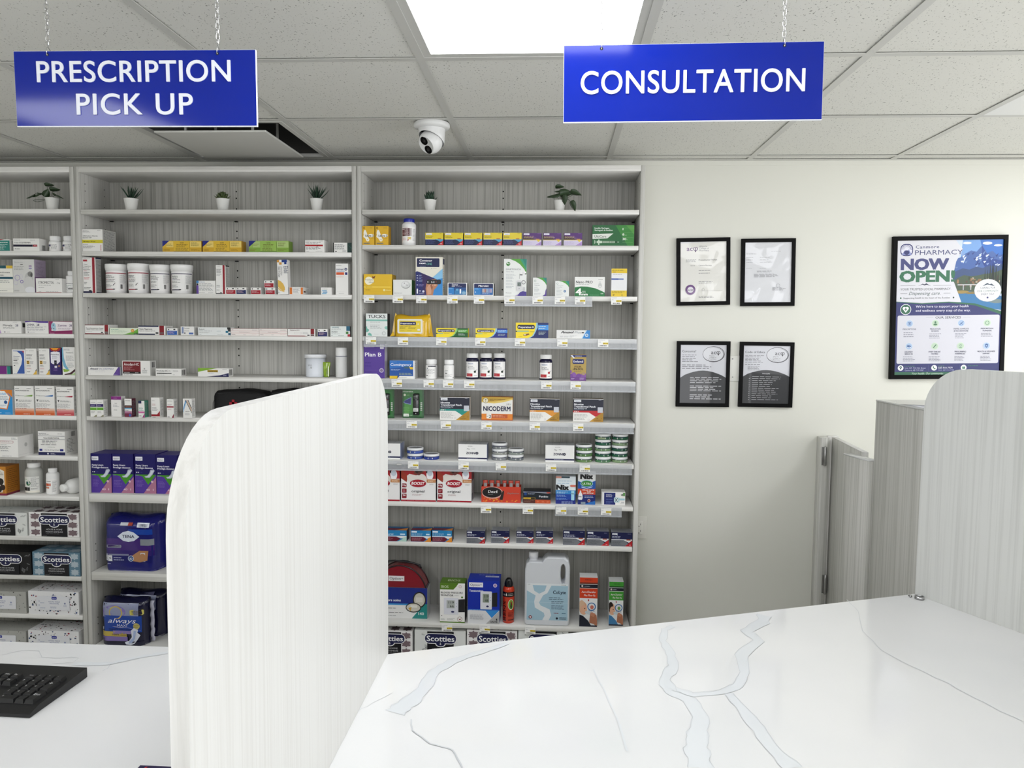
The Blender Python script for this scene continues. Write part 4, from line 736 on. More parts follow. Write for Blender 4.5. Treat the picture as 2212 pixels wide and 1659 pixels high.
bx('ointment_box', 'long pale green carton with a green wave and a small orange sun', 'box', 'M', 3, 236.8, 298, 708.5, [('p', [(.45, 0), (1, 0), (1, .9), (.82, .35), (.6, .12)], '5fa038'), ('p', [(.5, .02), (.82, .12), (1, .5), (1, .9), (.84, .45)], '79b347'), ('c', .81, .6, .26, 'd9a24a'), ('c', .81, .6, .15, 'e6bd74'), ('r', .86, 0, 1, .2, '14401e'), ('g', .05, .7, .35, .85, 1, '7ab0a0'), ('g', .05, .3, .7, .6, 3, 'b4cdb4'), t('New', .88, .04, .12, 'e0f0e0', .1)], 'e3ecd9', depth=.05)
bx('ointment_box', 'long white carton with navy edges and a crimson end bar', 'box', 'M', 3, 298.3, 356.5, 703.5, [('r', 0, .86, .76, 1, '17224e'), ('r', 0, 0, .62, .13, '17224e'), ('r', .79, .0, .96, 1, '8e1428'), ('r', .8, .12, .95, .28, '7a6060'), t('Taro-Mupirocin', .04, .56, .12, BK, .48, .03), t('Mupirocin Ointment USP, 2%', .04, .38, .08, '222222', .58, .01), ('e', .7, .2, .06, .08, BK)], depth=.07, sart=SG)
mini(360.5, 383, 709, '2464b4', 'small white and bright blue carton between two white cream cartons', i=3)
bx('medicine_box', 'small square white carton with a pale blue bar down its left side', 'box', 'M', 3, 390, 419, 705.5, [('r', .08, .2, .22, .92, '8c9cc0'), t('Protopic', .26, .76, .1, '1f2a44', .42, .02), ('g', .26, .4, .72, .62, 3, 'b0b0b0'), ('r', .62, .1, .95, .3, '5c7ab8'), ('r', .26, .18, .36, .3, '555555')], depth=.05, sart=SG)
bx('ointment_box', 'long white cream carton with black and teal squares at its right end', 'box', 'M', 3, 427.5, 498, 707.3, [('r', .9, .75, 1, 1, '2a2a2c'), ('r', .92, .5, 1, .75, '3c3c40'), ('r', .85, .33, .93, .58, '2a7c98'), ('r', .93, .06, 1, .33, '20607c'), t('Retin-A', .04, .7, .12, BK, .16, .01), ('g', .04, .5, .6, .6, 1, 'a0a0a0'), ('g', .04, .3, .4, .4, 2, '888888'), ('g', .04, .08, .12, .14, 1, '444444'), ('g', .6, .08, .82, .14, 1, '777777'), t('0.01%', .58, .5, .07, '7a9aa8', .12)], 'e9eceb', depth=.04)
for k, (xa, xb) in enumerate(((498.6, 559.6), (560, 620.5))):
    bx('ointment_box', ['long white carton with thin pink rules, left of the matching pair', 'long white carton with thin pink rules, right of the matching pair'][k], 'box', 'M', 3, xa, xb, 710, [('r', 0, .66, 1, .69, 'dcb0ae'), ('r', 0, .36, 1, .39, 'dcb0ae'), ('r', 0, .96, 1, 1, 'c9a09e'), t('TOPSYN Betamethasone', .3, .46, .09, '7a4a4a', .36), ('g', .75, .76, .97, .86, 1, '4a4a4a'), t('30', .04, .78, .09, '555555', .04), ('g', .03, .12, .16, .24, 1, '5a1a1a'), ('g', .44, .12, .56, .2, 1, '777777'), ('g', .75, .2, .96, .26, 1, 'd0a0a0')], 'efe8e4', depth=.04, group='long white cream cartons')
bx('ointment_box', 'long white carton edged in crimson with a crimson end block', 'box', 'M', 3, 621.6, 680.5, 710.3, [('r', 0, .95, .82, 1, '7c1226'), ('p', [(0, 0), (.75, 0), (.6, .1), (0, .1)], '8e1428'), ('r', .84, .3, .97, 1, '8e1022'), ('r', .84, .06, .97, .26, '6a5050'), t('Viaderm K.C.', .08, .74, .13, '5a1020', .36, .03), ('r', .24, .3, .5, .55, 'd8d0cc'), ('r', .25, .32, .49, .53, 'ecebe8'), ('g', .55, .3, .78, .6, 3, 'b0b0b0'), ('e', .76, .16, .05, .06, BK)], side='d4d2ce', depth=.05)
mini(685.8, 707.5, 711, '1d2468', 'small white and navy carton near the right end of the cream shelf', i=3)
bx('medicine_box', 'white carton with teal, green and red squares at the right end of the cream shelf', 'box', 'M', 3, 713.8, 759, 704.8, [('r', .76, .56, .93, 1, '2a6c88'), ('r', .93, 0, 1, 1, '18181a'), ('r', .74, .28, .86, .5, '4f8a48'), ('r', .82, .02, .94, .24, 'b42c3a'), ('r', .86, .28, .94, .5, 'dfe4e4'), t('TARGINIQ', .05, .84, .1, '3a7c88', .36, .02), ('g', .05, .66, .62, .78, 2, 'a8a8a8'), ('g', .05, .36, .5, .56, 2, '555555'), ('g', .05, .24, .6, .32, 1, '999999'), ('g', .38, .08, .68, .16, 1, '222222'), ('g', .04, .08, .12, .16, 1, '555555')], 'e6ebe8', depth=.05)
bx('ointment_box', 'long white ointment carton with a purple corner triangle', 'box', 'M', 4, 190, 259, 792.8, [('p', [(.78, 0), (1, 0), (1, 1), (.95, 1)], '5b3f8e'), ('p', [(.8, 0), (.97, 0), (.96, .9)], '6a4c9c'), t('Anusol', .06, .68, .19, '1b2350', .26, .035, i=.25), t('-HC OINTMENT', .34, .68, .17, '6f77a4', .48, i=.05), ('g', .04, .56, .8, .62, 1, 'b0b4c4'), ('g', .22, .38, .62, .44, 1, 'b8bcc8'), ('g', .04, .1, .08, .16, 1, '666666'), ('g', .8, .06, .96, .12, 1, 'd0c8e4')], depth=.045, side='cdd0d8')
bx('suppository_box', 'white carton with a large crimson panel and white lettering', 'box', 'M', 4, 263.7, 324, 779.5, [('r', .02, .13, .66, .95, '7d1220'), ('r', .02, .13, .66, .27, '17100f'), t('Anodan-HC', .06, .68, .17, 'f4ecec', .54, .012), ('g', .06, .52, .4, .6, 2, 'd8a8ac'), ('g', .06, .36, .45, .48, 2, 'd8a8ac'), t('ODAN', .06, .17, .06, 'e8e0e0', .2), ('g', .46, .17, .64, .23, 1, 'e8e0e0'), ('g', .04, .04, .55, .09, 1, '4a4a4a'), ('g', .72, .16, .9, .4, 3, '8a8a8a'), ('c', .8, .47, .05, 'a8a8a8')], depth=.05, side='d6d6d2', sart=[('b', .3, .55, .75, .92, '444444')])
bx('ointment_box', 'long low white carton with a black and grey band', 'box', 'M', 4, 336, 391.5, 796.5, [('r', .04, .3, .62, .42, '1a1a1c'), ('r', .42, .3, .62, .42, '55555a'), t('Proctodan-HC', .04, .6, .2, '26262c', .44, .012), ('g', .5, .62, .62, .76, 2, '777777'), ('g', .68, .6, .9, .78, 2, '888888'), ('g', .04, .1, .4, .18, 1, '888888'), ('g', .68, .14, .76, .22, 1, '555555')], depth=.045, sart=[('b', .1, .15, .8, .85, '333333')])
bx('ointment_box', 'long white carton with a lime green top edge and navy lower corner', 'box', 'M', 4, 427.3, 494, 795.5, [('p', [(0, 1), (.62, 1), (0, .55)], '8cb83c'), ('p', [(.28, 0), (1, 0), (1, .45), (.7, .16)], '1b1f5a'), ('r', .31, .52, .65, .78, 'b79a28'), t('CANDISTATIN', .33, .58, .12, '2a2408', .3, .02), ('g', .34, .36, .6, .46, 1, '9aa8bc'), ('g', .8, .82, .96, .9, 1, '666666'), ('g', .82, .08, .96, .26, 2, 'd0d0e8'), ('g', .03, .84, .09, .92, 1, '3a4a1c')], depth=.045, sart=[('b', .1, .15, .8, .85, '333333')])
# handwritten white jar
a, b_, Y, zb, h = span('M', 4, 653.5, 696, 766, .012, 815); r = (b_-a)/2; J = empty('plastic_jar', ((a+b_)/2, Y+r, zb)); tag(J, 'white plastic jar with handwritten black marker text and a wide lid', 'jar')
mb = MB(); mb.lathe([(.0005, 0), (r*.93, 0), (r*.96, .003), (r*.985, h*.86), (.0005, h*.86)], 40, 'e3e7ee', 'plastic', cap=False); f, W_, H_ = wrap_map(r*.965, 0, h*.85, .9, -1.75)
art(mb, [t('DICLO', .3, .58, .09, '1a1a1e', .26, i=-.1), t('10', .44, .44, .1, '1a1a1e', .12, i=.2)], f, W_, H_, 'print', True); mb.build('jar', J)
mb = MB(); mb.lathe([(r*1.04, h*.84), (r*1.08, h*.845), (r*1.08, h*.985), (r*1.04, h), (.0005, h)], 44, 'eceef1', 'plastic', cap=False); mb.build('lid', J)
# green tube standing on its cap
a, b_, Y, zb, h = span('M', 4, 695.3, 712.8, 782.5, .03, 814.8); w_ = b_-a; Tb = empty('cream_tube', ((a+b_)/2, Y+.008, zb)); tag(Tb, 'small lime green tube standing beside the handwritten jar', 'tube')
mb = MB(); n = 20; V = []; rows = [(w_*.36, .008, .004), (w_*.38, .0085, h*.3), (w_*.42, .006, h*.65), (w_*.5, .0012, h*.93), (w_*.5, .0008, h)]
for rx, ry, zz in rows: V += [(rx*math.cos(2*math.pi*j/n), ry*math.sin(2*math.pi*j/n), zz) for j in range(n)]
mb.add(V, [(q*n+j, q*n+(j+1) % n, (q+1)*n+(j+1) % n, (q+1)*n+j) for q in range(4) for j in range(n)]+[tuple(range(4*n, 5*n))], '8fae1c', 'gloss', True)
art(mb, [('t', 'Tyvek', .55, .7, .25, '3f5a14', {'v': 1, 'w': .5, 'b': .02}), ('r', .8, .05, .98, .8, 'e9efd0')], lambda u, v, l: ((u-.5)*w_*.8, -.0092-l, v*h*.9), w_, h, 'print'); mb.build('tube', Tb)
mb = MB(); mb.lathe([(.0005, 0), (w_*.33, 0), (w_*.34, .0035), (.0005, .0038)], 20, '7f9e18', 'plastic', cap=False); mb.build('cap', Tb)
bottle('dropper_vial', 'small white vial half hidden between the lime tube and the tall white bottle', 'M', 4, 712.5, 721.5, 779, .14, [('b', .3, .3, .8, .7, '555555')], by=806.5, neck=.9, capr=.9, v0=.1, v1=.7, shoulder=.02, cat='vial', ridges=False)
a, b_, Y, zb, h = span('M', 4, 721.5, 746, 751, .012, 815.6); r = (b_-a)/2; J = empty('pump_bottle', ((a+b_)/2, Y+r, zb)); tag(J, 'tall smooth white cylindrical bottle with a thin blue ring at the shelf end', 'bottle')
mb = MB(); mb.lathe([(.0005, 0), (r*.96, 0), (r, .003), (r, h*.69), (r*.98, h*.7), (.0005, h*.7)], 40, 'e4e4e3', 'plastic', cap=False); mb.build('body', J)
mb = MB(); mb.lathe([(r*1.01, h*.705), (r*1.02, h*.706), (r*1.02, h*.72), (r*1.01, h*.721)], 40, '2a3a6a', 'plastic', cap=False); mb.build('ring', J)
mb = MB(); mb.lathe([(r*.98, h*.7), (r*.99, h*.725), (r*.99, h*.97), (r*.95, h*.998), (.0005, h)], 40, 'f1f1f0', 'plastic', cap=False); mb.build('cap', J)
# eye drop cartons
def dcart(x0, x1, yt, items, lb, by=None, body=WH, side=None, sart=None, depth=.032, **k):
    bx('eye_drop_box', lb, 'box', 'M', 5, x0, x1, yt, items, body, side=side, depth=depth, by=by, sart=sart or SG, group='small eye drop cartons', **k)
for k, (xa, xb) in enumerate(((194.3, 208.3), (209, 223))):
    dcart(xa, xb, 863.5, [('r', 0, .58, 1, .74, '3b2a6c'), ('r', 0, .38, 1, .54, '6fae3c'), ('g', .1, .82, .9, .86, 1, '555555'), ('g', .1, .2, .8, .34, 3, '888888'), ('p', [(.5, 0), (1, 0), (1, .12)], '8a8a6a'), ('g', .1, .62, .9, .7, 2, 'c0b8dc')], ['white carton with purple and green bands, left of the touching pair', 'white carton with purple and green bands, right of the touching pair'][k], by=900)
dcart(239.5, 261.5, 856.5, [('r', 0, .84, 1, 1, '8c2a86'), ('g', .25, .9, .75, .94, 1, 'e8d0e6'), ('g', .35, .64, .65, .69, 1, '222222'), ('g', .2, .48, .8, .6, 3, '999999'), ('g', .25, .3, .75, .36, 1, '777777'), ('g', .05, .03, .2, .06, 1, '666666')], 'white carton with a wide purple top band, tallest on the drop shelf', by=900.3)
dcart(268.6, 284.2, 861.5, [('r', 0, .5, 1, .64, '3a1f24'), ('r', .1, .54, .9, .58, 'a86a5a'), ('r', 0, .44, 1, .5, '7ab4d4'), ('r', 0, 0, 1, .2, '7c2348'), ('r', 0, .2, 1, .32, 'b07a9a'), ('g', .1, .34, .6, .4, 1, '666666'), ('c', .75, .1, .07, '4a6ab0'), ('g', .15, .86, .9, .92, 1, '777777')], 'small carton shading from white to plum with a brown band', by=901, side='6a2440')
dcart(298.5, 312, 866, [('r', 0, .84, .5, 1, '1d2a58'), ('g', .1, .4, .9, .62, 4, '3a9a8a'), ('r', 0, .26, 1, .36, 'd070a8'), ('p', [(.6, 0), (1, 0), (1, .26)], 'a03080'), ('g', .1, .06, .5, .14, 1, '555555')], 'small white carton with a teal side and a pink band', by=902, side='4f9a84')
dcart(326, 344.8, 859, [('r', 0, .06, 1, .16, '9c1a2a'), ('p', [(.68, .16), (1, .16), (1, .34)], '9c1a2a'), ('g', .1, .6, .7, .7, 2, 'b05a5a'), ('g', .1, .34, .8, .54, 4, '777777'), ('g', .1, .82, .5, .86, 1, '999999'), ('r', .1, .01, .5, .03, '333333')], 'white drop carton with a crimson foot and corner', by=902)
dcart(360, 374.8, 862.5, [('r', 0, .55, 1, .62, '9a1a34'), ('g', .1, .66, .8, .74, 2, '7a5a7a'), ('g', .1, .4, .7, .5, 2, 'd0a0a8'), ('p', [(.7, 0), (1, 0), (1, .22)], '8a1c3c'), ('g', .1, .88, .9, .93, 1, '777777'), ('r', .1, .03, .4, .06, '555555')], 'white drop carton with a thin crimson stripe', by=902.5)
dcart(394.8, 414.2, 861.5, [('p', [(.02, .5), (.28, .9), (.36, .9), (.02, .38)], '4a90c8'), ('p', [(.02, .34), (.36, .9), (.43, .9), (.02, .26)], '8cc0e4'), ('p', [(.26, .93), (.34, .93), (.98, .3), (.98, .24)], '2a1c1c'), ('p', [(.4, .93), (.48, .93), (.98, .42), (.98, .34)], 'c8956a'), ('p', [(.54, .93), (.62, .93), (.98, .54), (.98, .46)], '3a2420'), ('g', .25, .3, .75, .36, 1, '333333'), ('g', .2, .14, .8, .28, 3, '9a9a9a')], 'white drop carton with blue and brown chevron lines', by=903)
# soft black medical bags at the back of the shelf
def bag(x0, x1, yt, Y, lb, patch=False):
    a = atY(x0, 880, Y).x; b_ = atY(x1, 880, Y).x; zt = atY((x0+x1)/2, yt, Y).z; zb = SH['M'][5]; h = zt-zb; w_ = b_-a
    B_ = empty('first_aid_bag', ((a+b_)/2, Y, zb+.0005)); tag(B_, lb, 'bag', 'soft black first aid bags')
    bm = bmesh.new(); bmesh.ops.create_cube(bm, size=1)
    for v in bm.verts: v.co = Vector((v.co.x*w_, (v.co.y+.5)*.105, (v.co.z+.5)*h))
    bmesh.ops.subdivide_edges(bm, edges=bm.edges[:], cuts=7, use_grid_fill=True); rn = random.Random(int(x0))
    for v in bm.verts:
        x, y, z_ = v.co.x/(w_/2), v.co.y/.105*2-1, v.co.z/h*2-1
        if z_ > -.98:
            k = (abs(x)**5+max(0, z_)**5*.9+abs(y)**5*.5); f = 1/max(1, k)**.2
            v.co = Vector((v.co.x*f, .0525+(v.co.y-.0525)*f, h/2+(v.co.z-h/2)*f+rn.uniform(-.0008, .0008)))
            if z_ > .9: v.co.z += .003*math.sin(x*5+1)
    mb = MB(); mb.bm(bm, '101013', 'fabric', True); mb.build('body', B_)
    mb = MB(); P = [(-w_/2*.97, -.0012, .02), (-w_/2*.96, -.0012, h*.5), (-w_/2*.82, -.001, h*.86), (0, -.001, h*.93), (w_/2*.82, -.001, h*.86), (w_/2*.96, -.001, h*.5), (w_/2*.97, -.001, .02)]
    mb.tube(P, .0015, 6, '1c1c20', 'plastic'); mb.build('zip', B_)
    if patch:
        mb = MB(); c_ = atY(504, 866, Y-.001); q = .0115
        for s_ in ((-q/2, q/2, -q*1.5, q*1.5), (-q*1.5, q*1.5, -q/2, q/2)):
            mb.box(c_.x-(a+b_)/2+s_[0], c_.x-(a+b_)/2+s_[1], -.0035, .004, c_.z-zb-.012+s_[2], c_.z-zb-.012+s_[3], 'a81830')
        mb.build('red_cross', B_)
m = print_mat('black_nylon', .75); M['fabric'] = m
bag(458.5, 576, 843.5, 3.325, 'black nylon bag with a red cross behind the top of the left divider', True)
bag(580, 660, 842.5, 3.32, 'second black nylon bag, mostly hidden by the left divider')
# panty liners
PLA = [('r', 0, 0, 1, .48, '5b3da0'), ('p', [(0, .48), (1, .48), (.62, .22)], '4f9a2a'), ('p', [(0, .48), (.36, .43), (.62, .22), (.4, 0), (0, 0)], '5b3da0'), ('p', [(1, .42), (1, 0), (.4, 0)], 'b77f98'),
       ('R', .05, .83, .38, .93, .02, 'ececf2'), t('Option+', .08, .86, .035, '1f1f5a', .26, .01), t('Panty Liners', .06, .69, .042, 'eceaf6', .56, .03), t('Protège-dessous', .06, .63, .042, 'eceaf6', .8, .03), t('40', .52, .07, .05, 'ecdce6', .18, .01), t('1', .84, .07, .05, 'ecdce6', .03, .0), ('g', .08, .16, .45, .34, 6, '8e78c4'), ('c', .82, .3, .03, 'e0c0d0'), ('c', .1, .535, .014, 'f0f0f8'), ('c', .18, .535, .014, 'f0f0f8'), ('c', .26, .535, .014, '3a3a88'), ('c', .34, .535, .014, '3a3a88'),
       ('p', [(.46, .44), (.52, .4), (.7, .4), (.84, .48), (.95, .58), (.9, .62), (.75, .6), (.7, .52), (.6, .45)], 'b9bfd0'), ('p', [(.52, .42), (.68, .415), (.8, .48), (.9, .58), (.78, .58), (.72, .5)], 'd6dbe6'), ('g', .04, .445, .26, .47, 1, 'a8d08a')]
N5 = ['first', 'second', 'third', 'fourth']
for k, (xa, xb, yt, by) in enumerate(((192.5, 239.5, 980, 1064.5), (241, 287.5, 980.5, 1065), (290, 336, 981, 1066), (336.8, 382.5, 983.5, 1067), (383.5, 430, 986, 1068.5))):
    bx('panty_liner_box', 'navy, violet and pink panty liner box, %s from the left in its row' % N5[k] if k < 4 else 'navy and violet panty liner box disappearing behind the left divider', 'box', 'M', 6, xa, xb, yt, PLA, '170a66', side='2a1c72', top='3c2f86', depth=.11, by=by, group='purple panty liner boxes')
# soft packs -------------------------------------------------
def softpack(name, lb, cat, cx, Y, zb, w_, d_, h_, items, body, rz=0, seed=1, puff=.6, side_items=None, fin=True, top_items=None, span_z=(0, 1)):
    P_ = empty(name, (cx, Y, zb), rz=rz); tag(P_, lb, cat); rn = random.Random(seed); nx, nz = 22, 22
    def prof(u, v):
        x = (u-.5)*w_; z_ = v*h_
        ex = min(u, 1-u)*w_; ez = min(v*1.0, 1-v)*h_; rr = .035
        q = 1.0
        if ex < rr: q *= math.sqrt(max(0, 1-(1-ex/rr)**2))
        if ez < rr and v > .5: q *= math.sqrt(max(0, 1-(1-ez/rr)**2))
        if v < .5 and ez < .012: q *= .93+.07*ez/.012
        return q
    wav = [(rn.uniform(8, 22), rn.uniform(8, 22), rn.uniform(0, 6)) for _ in range(5)]
    def bump(u, v): return sum(math.sin(a*u+b_*v+c_) for a, b_, c_ in wav)*.0003
    def F(u, v, l):
        q = prof(u, v); return ((u-.5)*w_, d_/2-(d_/2)*(.12+.88*q)-bump(u, v)*q-l, v*h_+ (0.004*math.sin(u*9) if v > .97 else 0))
    mb = MB(); V = []
    for j in range(nz+1):
        for i in range(nx+1): V.append(F(i/nx, j/nz, 0))
    n1 = len(V)
    for j in range(nz+1):
        for i in range(nx+1):
            p = F(i/nx, j/nz, 0); V.append((p[0], d_-p[1], p[2]))
    fs = [(j*(nx+1)+i, j*(nx+1)+i+1, (j+1)*(nx+1)+i+1, (j+1)*(nx+1)+i) for j in range(nz) for i in range(nx)]
    fs += [tuple(n1+k for k in reversed(f)) for f in fs]
    W1 = nx+1
    for j in range(nz):
        for i in (0, nx): fs.append((j*W1+i, (j+1)*W1+i, n1+(j+1)*W1+i, n1+j*W1+i))
    for i in range(nx):
        for j in (0, nz): fs.append((j*W1+i, j*W1+i+1, n1+j*W1+i+1, n1+j*W1+i))
    mb.add(V, fs, body, 'gloss', True)
    # printed artwork follows the bulge: every item is cut into a fine grid first
    def grid(it, lift):
        if it[0] == 'r':
            x0, y0, x1, y1, c_ = it[1:]; a_, b2 = max(1, int((x1-x0)*16)), max(1, int((y1-y0)*16))
            VV = [F(x0+(x1-x0)*i/a_, y0+(y1-y0)*j/b2, lift) for j in range(b2+1) for i in range(a_+1)]
            mb.add(VV, [(j*(a_+1)+i, j*(a_+1)+i+1, (j+1)*(a_+1)+i+1, (j+1)*(a_+1)+i) for j in range(b2) for i in range(a_)], c_, 'gloss', True); return
        art(mb, [it], lambda u, v, l: F(u, v, l+lift), w_, h_, 'gloss', False, seed)
    for k, it in enumerate(items): grid(it, .0014+k*.00018)
    mb.build('pack', P_)
    if fin:
        mb = MB(); S = [(w_/2+.001, d_*.5+.004*math.sin(q*1.9), .004+q*(h_-.02)/14) for q in range(15)]; S2 = [(p[0]+.016+.002*math.sin(q*2.3), p[1]+.003, p[2]) for q, p in enumerate(S)]
        mb.add(S+S2, [(q, q+1, 15+q+1, 15+q) for q in range(14)], 'c6c6d4', 'gloss', True); o_ = mb.build('sealed_edge', P_)
        o_.modifiers.new('s', 'SOLIDIFY').thickness = .0008
    return P_
a = atY(225, 1180, 3.25); b_ = atY(327, 1180, 3.25); zt = atY(270, 1116, 3.27).z
softpack('incontinence_pack', 'puffy dark blue and purple pack of overnight underwear with a white lens logo', 'pack', (a.x+b_.x)/2+.012, 3.238, SH['M'][7]+.0006, b_.x-a.x+.035, .19, zt-SH['M'][7],
    [('r', .06, .4, .94, .62, '4a2a80'), ('r', .06, .3, .94, .4, '382378'), ('r', .05, .17, .9, .3, '1b1f70'), ('r', .5, .7, .92, .8, '1a4aa8'), ('p', [(.3, .66), (.4, .74), (.5, .77), (.6, .74), (.7, .66), (.6, .58), (.5, .56), (.4, .58)], 'dfe6f2'), t('TENA', .5, .635, .055, '16204e', .22, .02, a='c'), ('R', .1, .445, .37, .5, .02, '8e90a4'), t('OVERNIGHT', .12, .458, .028, '1a1a3a', .22), ('r', .07, .3, .5, .33, '8a8ca8'), ('r', .06, .19, .2, .3, 'e8eaf0'), t('L  G', .09, .235, .03, '16163a', .09, .02), ('g', .23, .2, .42, .28, 2, 'c8cce8'), ('p', [(.56, .3), (.7, .4), (.86, .4), (.84, .22), (.7, .18), (.58, .2)], 'b98a62'), ('p', [(.68, .2), (.72, .36), (.8, .36), (.8, .2)], 'd8d6dc'), ('c', .54, .25, .055, 'd8e2f0'), ('c', .54, .25, .045, '24508e'), t('3D', .515, .23, .035, 'ffffff', .05, .02), ('r', .72, .5, .94, .62, '8f949c'), ('g', .1, .13, .2, .16, 1, 'c8cce8'), ('r', .36, .87, .5, .92, 'd8dce4'), ('r', .5, .87, .58, .92, 'b04a38'), ('r', .66, .84, .88, .92, 'd0d4de'), ('b', .69, .85, .85, .905, '2a3a5a')], '1c1f78', seed=4)
AW = [('r', .05, .62, .86, .93, '9aa0bc'), ('e', .32, .74, .26, .14, '8c7cc0'), ('o', .36, .72, .15, .025, 'cdb868'), ('r', .1, .3, .92, .66, '1c4ca8'), ('p', [(.03, .62), (.3, .66), (.6, .66), (.92, .62), (.92, .55), (.03, .55)], '1c4ca8'), t('always', .5, .5, .1, 'f0f2fa', .62, .0, a='c', i=.3), t('MAXI', .5, .42, .05, 'dfe6f4', .22, a='c'), ('p', [(.03, .38), (.3, .42), (.65, .4), (.9, .34), (.6, .32), (.03, .32)], 'dcdde6'), t('maxProtection', .46, .345, .04, '20204a', .5, .015, a='c'), ('r', .04, .2, .6, .31, 'cbb45a'), ('r', .3, .26, .7, .33, '9484bc'), t('100%', .28, .225, .035, '26264a', .16, .02), ('g', .46, .21, .62, .27, 3, '6a5a2a'), ('r', .04, .1, .62, .2, '8a78b4'), t('5', .07, .12, .055, '1a1a44', .05, .02), ('r', .04, .0, .96, .1, '10123c'), ('R', .68, .68, .96, .8, .03, 'd8cf72'), ('g', .72, .7, .93, .78, 3, '6a5a1a'), ('c', .82, .44, .07, 'c9bf7a'), ('g', .76, .41, .88, .47, 2, '6a5a1a'), ('p', [(.58, .03), (.68, .01), (.78, .06), (.84, .14), (.9, .24), (.84, .3), (.86, .36), (.76, .4), (.7, .34), (.72, .2), (.66, .12), (.56, .08)], 'e2e6f2'), ('p', [(.64, .05), (.72, .07), (.78, .16), (.82, .34), (.76, .34), (.74, .18), (.66, .1)], 'b4c4e8')]
a = atY(219, 1340, 3.24); b_ = atY(306, 1340, 3.24); zt = atY(262, 1292, 3.26).z
softpack('sanitary_pad_pack', 'dark blue sanitary pad pack with white script lettering, front one of two', 'pack', (a.x+b_.x)/2+.008, 3.232, SH['M'][8]+.0006, b_.x-a.x+.022, .095, zt-SH['M'][8], AW, '14153c', seed=6)
a = atY(256, 1340, 3.35); b_ = atY(350, 1340, 3.35); zt = atY(300, 1276, 3.36).z
softpack('sanitary_pad_pack', 'dark blue sanitary pad pack standing behind the script-lettered one', 'pack', (a.x+b_.x)/2+.004, 3.338, SH['M'][8]+.0006, b_.x-a.x+.01, .095, zt-SH['M'][8], AW[:3]+[('r', .5, .93, .8, .98, '6a6a88')], '14153c', seed=9)
# ---------------------------------------------------------------- RIGHT BOOKCASE
for k, (xa, xb) in enumerate(((781, 809), (810.5, 839))):
    bx('sensor_box', ['yellow glucose sensor carton with a white butterfly, against the left shelf side', 'yellow glucose sensor carton with a white butterfly, beside the white capsule bottle'][k], 'box', 'R', 1, xa, xb, 488.5, [('e', .22, .62, .12, .18, 'f2f0e6'), ('e', .18, .46, .1, .08, 'f2f0e6'), ('p', [(.2, .5), (.32, .72), (.44, .52), (.4, .4)], 'f2f0e6'), ('e', .72, .5, .24, .09, 'f2f0e6'), ('e', .36, .4, .14, .12, 'f2f0e6'), ('c', .44, .28, .09, 'f2f0e6'), ('c', .44, .28, .03, 'd3ad3c'), ('R', .08, .84, .2, .95, .03, '8a6a1c'), ('R', .11, .87, .17, .92, .01, 'e0b52e'), ('g', .62, .89, .92, .92, 1, '4a3a10'), t('Libre 3', .26, .44, .1, '1a1a1a', .66, .02), ('g', .7, .34, .95, .38, 1, '555533'), ('R', .1, .06, .62, .12, .02, '8f8a78'), ('g', .13, .075, .58, .105, 1, '333333')], 'e0b52e', side='c9a028', top='5a4418', depth=.055, group='yellow sensor cartons')
bottle('capsule_bottle', 'white capsule bottle with a blue ribbed cap and maroon label', 'R', 1, 865.5, 896, 471, .13, [('r', .08, .42, .72, .92, '5a1522'), ('p', [(.08, .08), (.5, .08), (.62, .24), (.5, .38), (.08, .38)], 'b01e30'), ('r', .5, .2, .7, .36, 'e0cc8a'), ('g', .12, .46, .62, .78, 4, 'd8b8bc'), ('r', .1, .82, .3, .88, 'e0d8d8'), ('g', .12, .14, .46, .32, 3, 'e0a8ae'), ('g', .8, .1, .98, .9, 10, 'b0b0b0'), ('g', .3, .94, .6, .99, 1, 'c08080')], cap='2436a4', body='e9e9e8', off=.014, neck=.82, capr=.75, v0=.1, v1=.68, shoulder=.07)
def fivebox(items): return items
for k, (xa, xb) in enumerate(((918.5, 958), (960, 1000.5), (1002.5, 1042), (1044.5, 1085), (1087, 1127))):
    bx('pain_relief_box', 'yellow and navy carton with a red corner, %s in its row of five' % ['first', 'second', 'third', 'fourth', 'last'][k], 'box', 'R', 1, xa, xb, 503, [('r', 0, 0, 1, .46, '171f4c'), ('r', 0, .46, 1, .49, 'c8d4d8'), ('p', [(.5, .49), (1, .49), (1, .36), (.82, .28), (.66, .42)], '58a8cc'), ('p', [(.66, 0), (1, 0), (1, .42)], 'c8323c'), ('R', .69, .5, .88, .55, .02, 'b8502a'), ('r', .05, .82, .36, .96, 'eef0f0'), t('Option+', .09, .86, .055, '2a3a6a', .24, .01), ('g', .05, .6, .46, .76, 2, '6a5c14'), ('g', .78, .91, .97, .95, 1, '7a6c1a'), ('g', .04, .08, .6, .4, 6, '55609a'), t('36', .83, .08, .08, 'f0e0e0', .1, .02)], 'e3cf34', side='4a3a20', top='5a4a20', depth=.05, group='yellow and navy pain relief cartons')
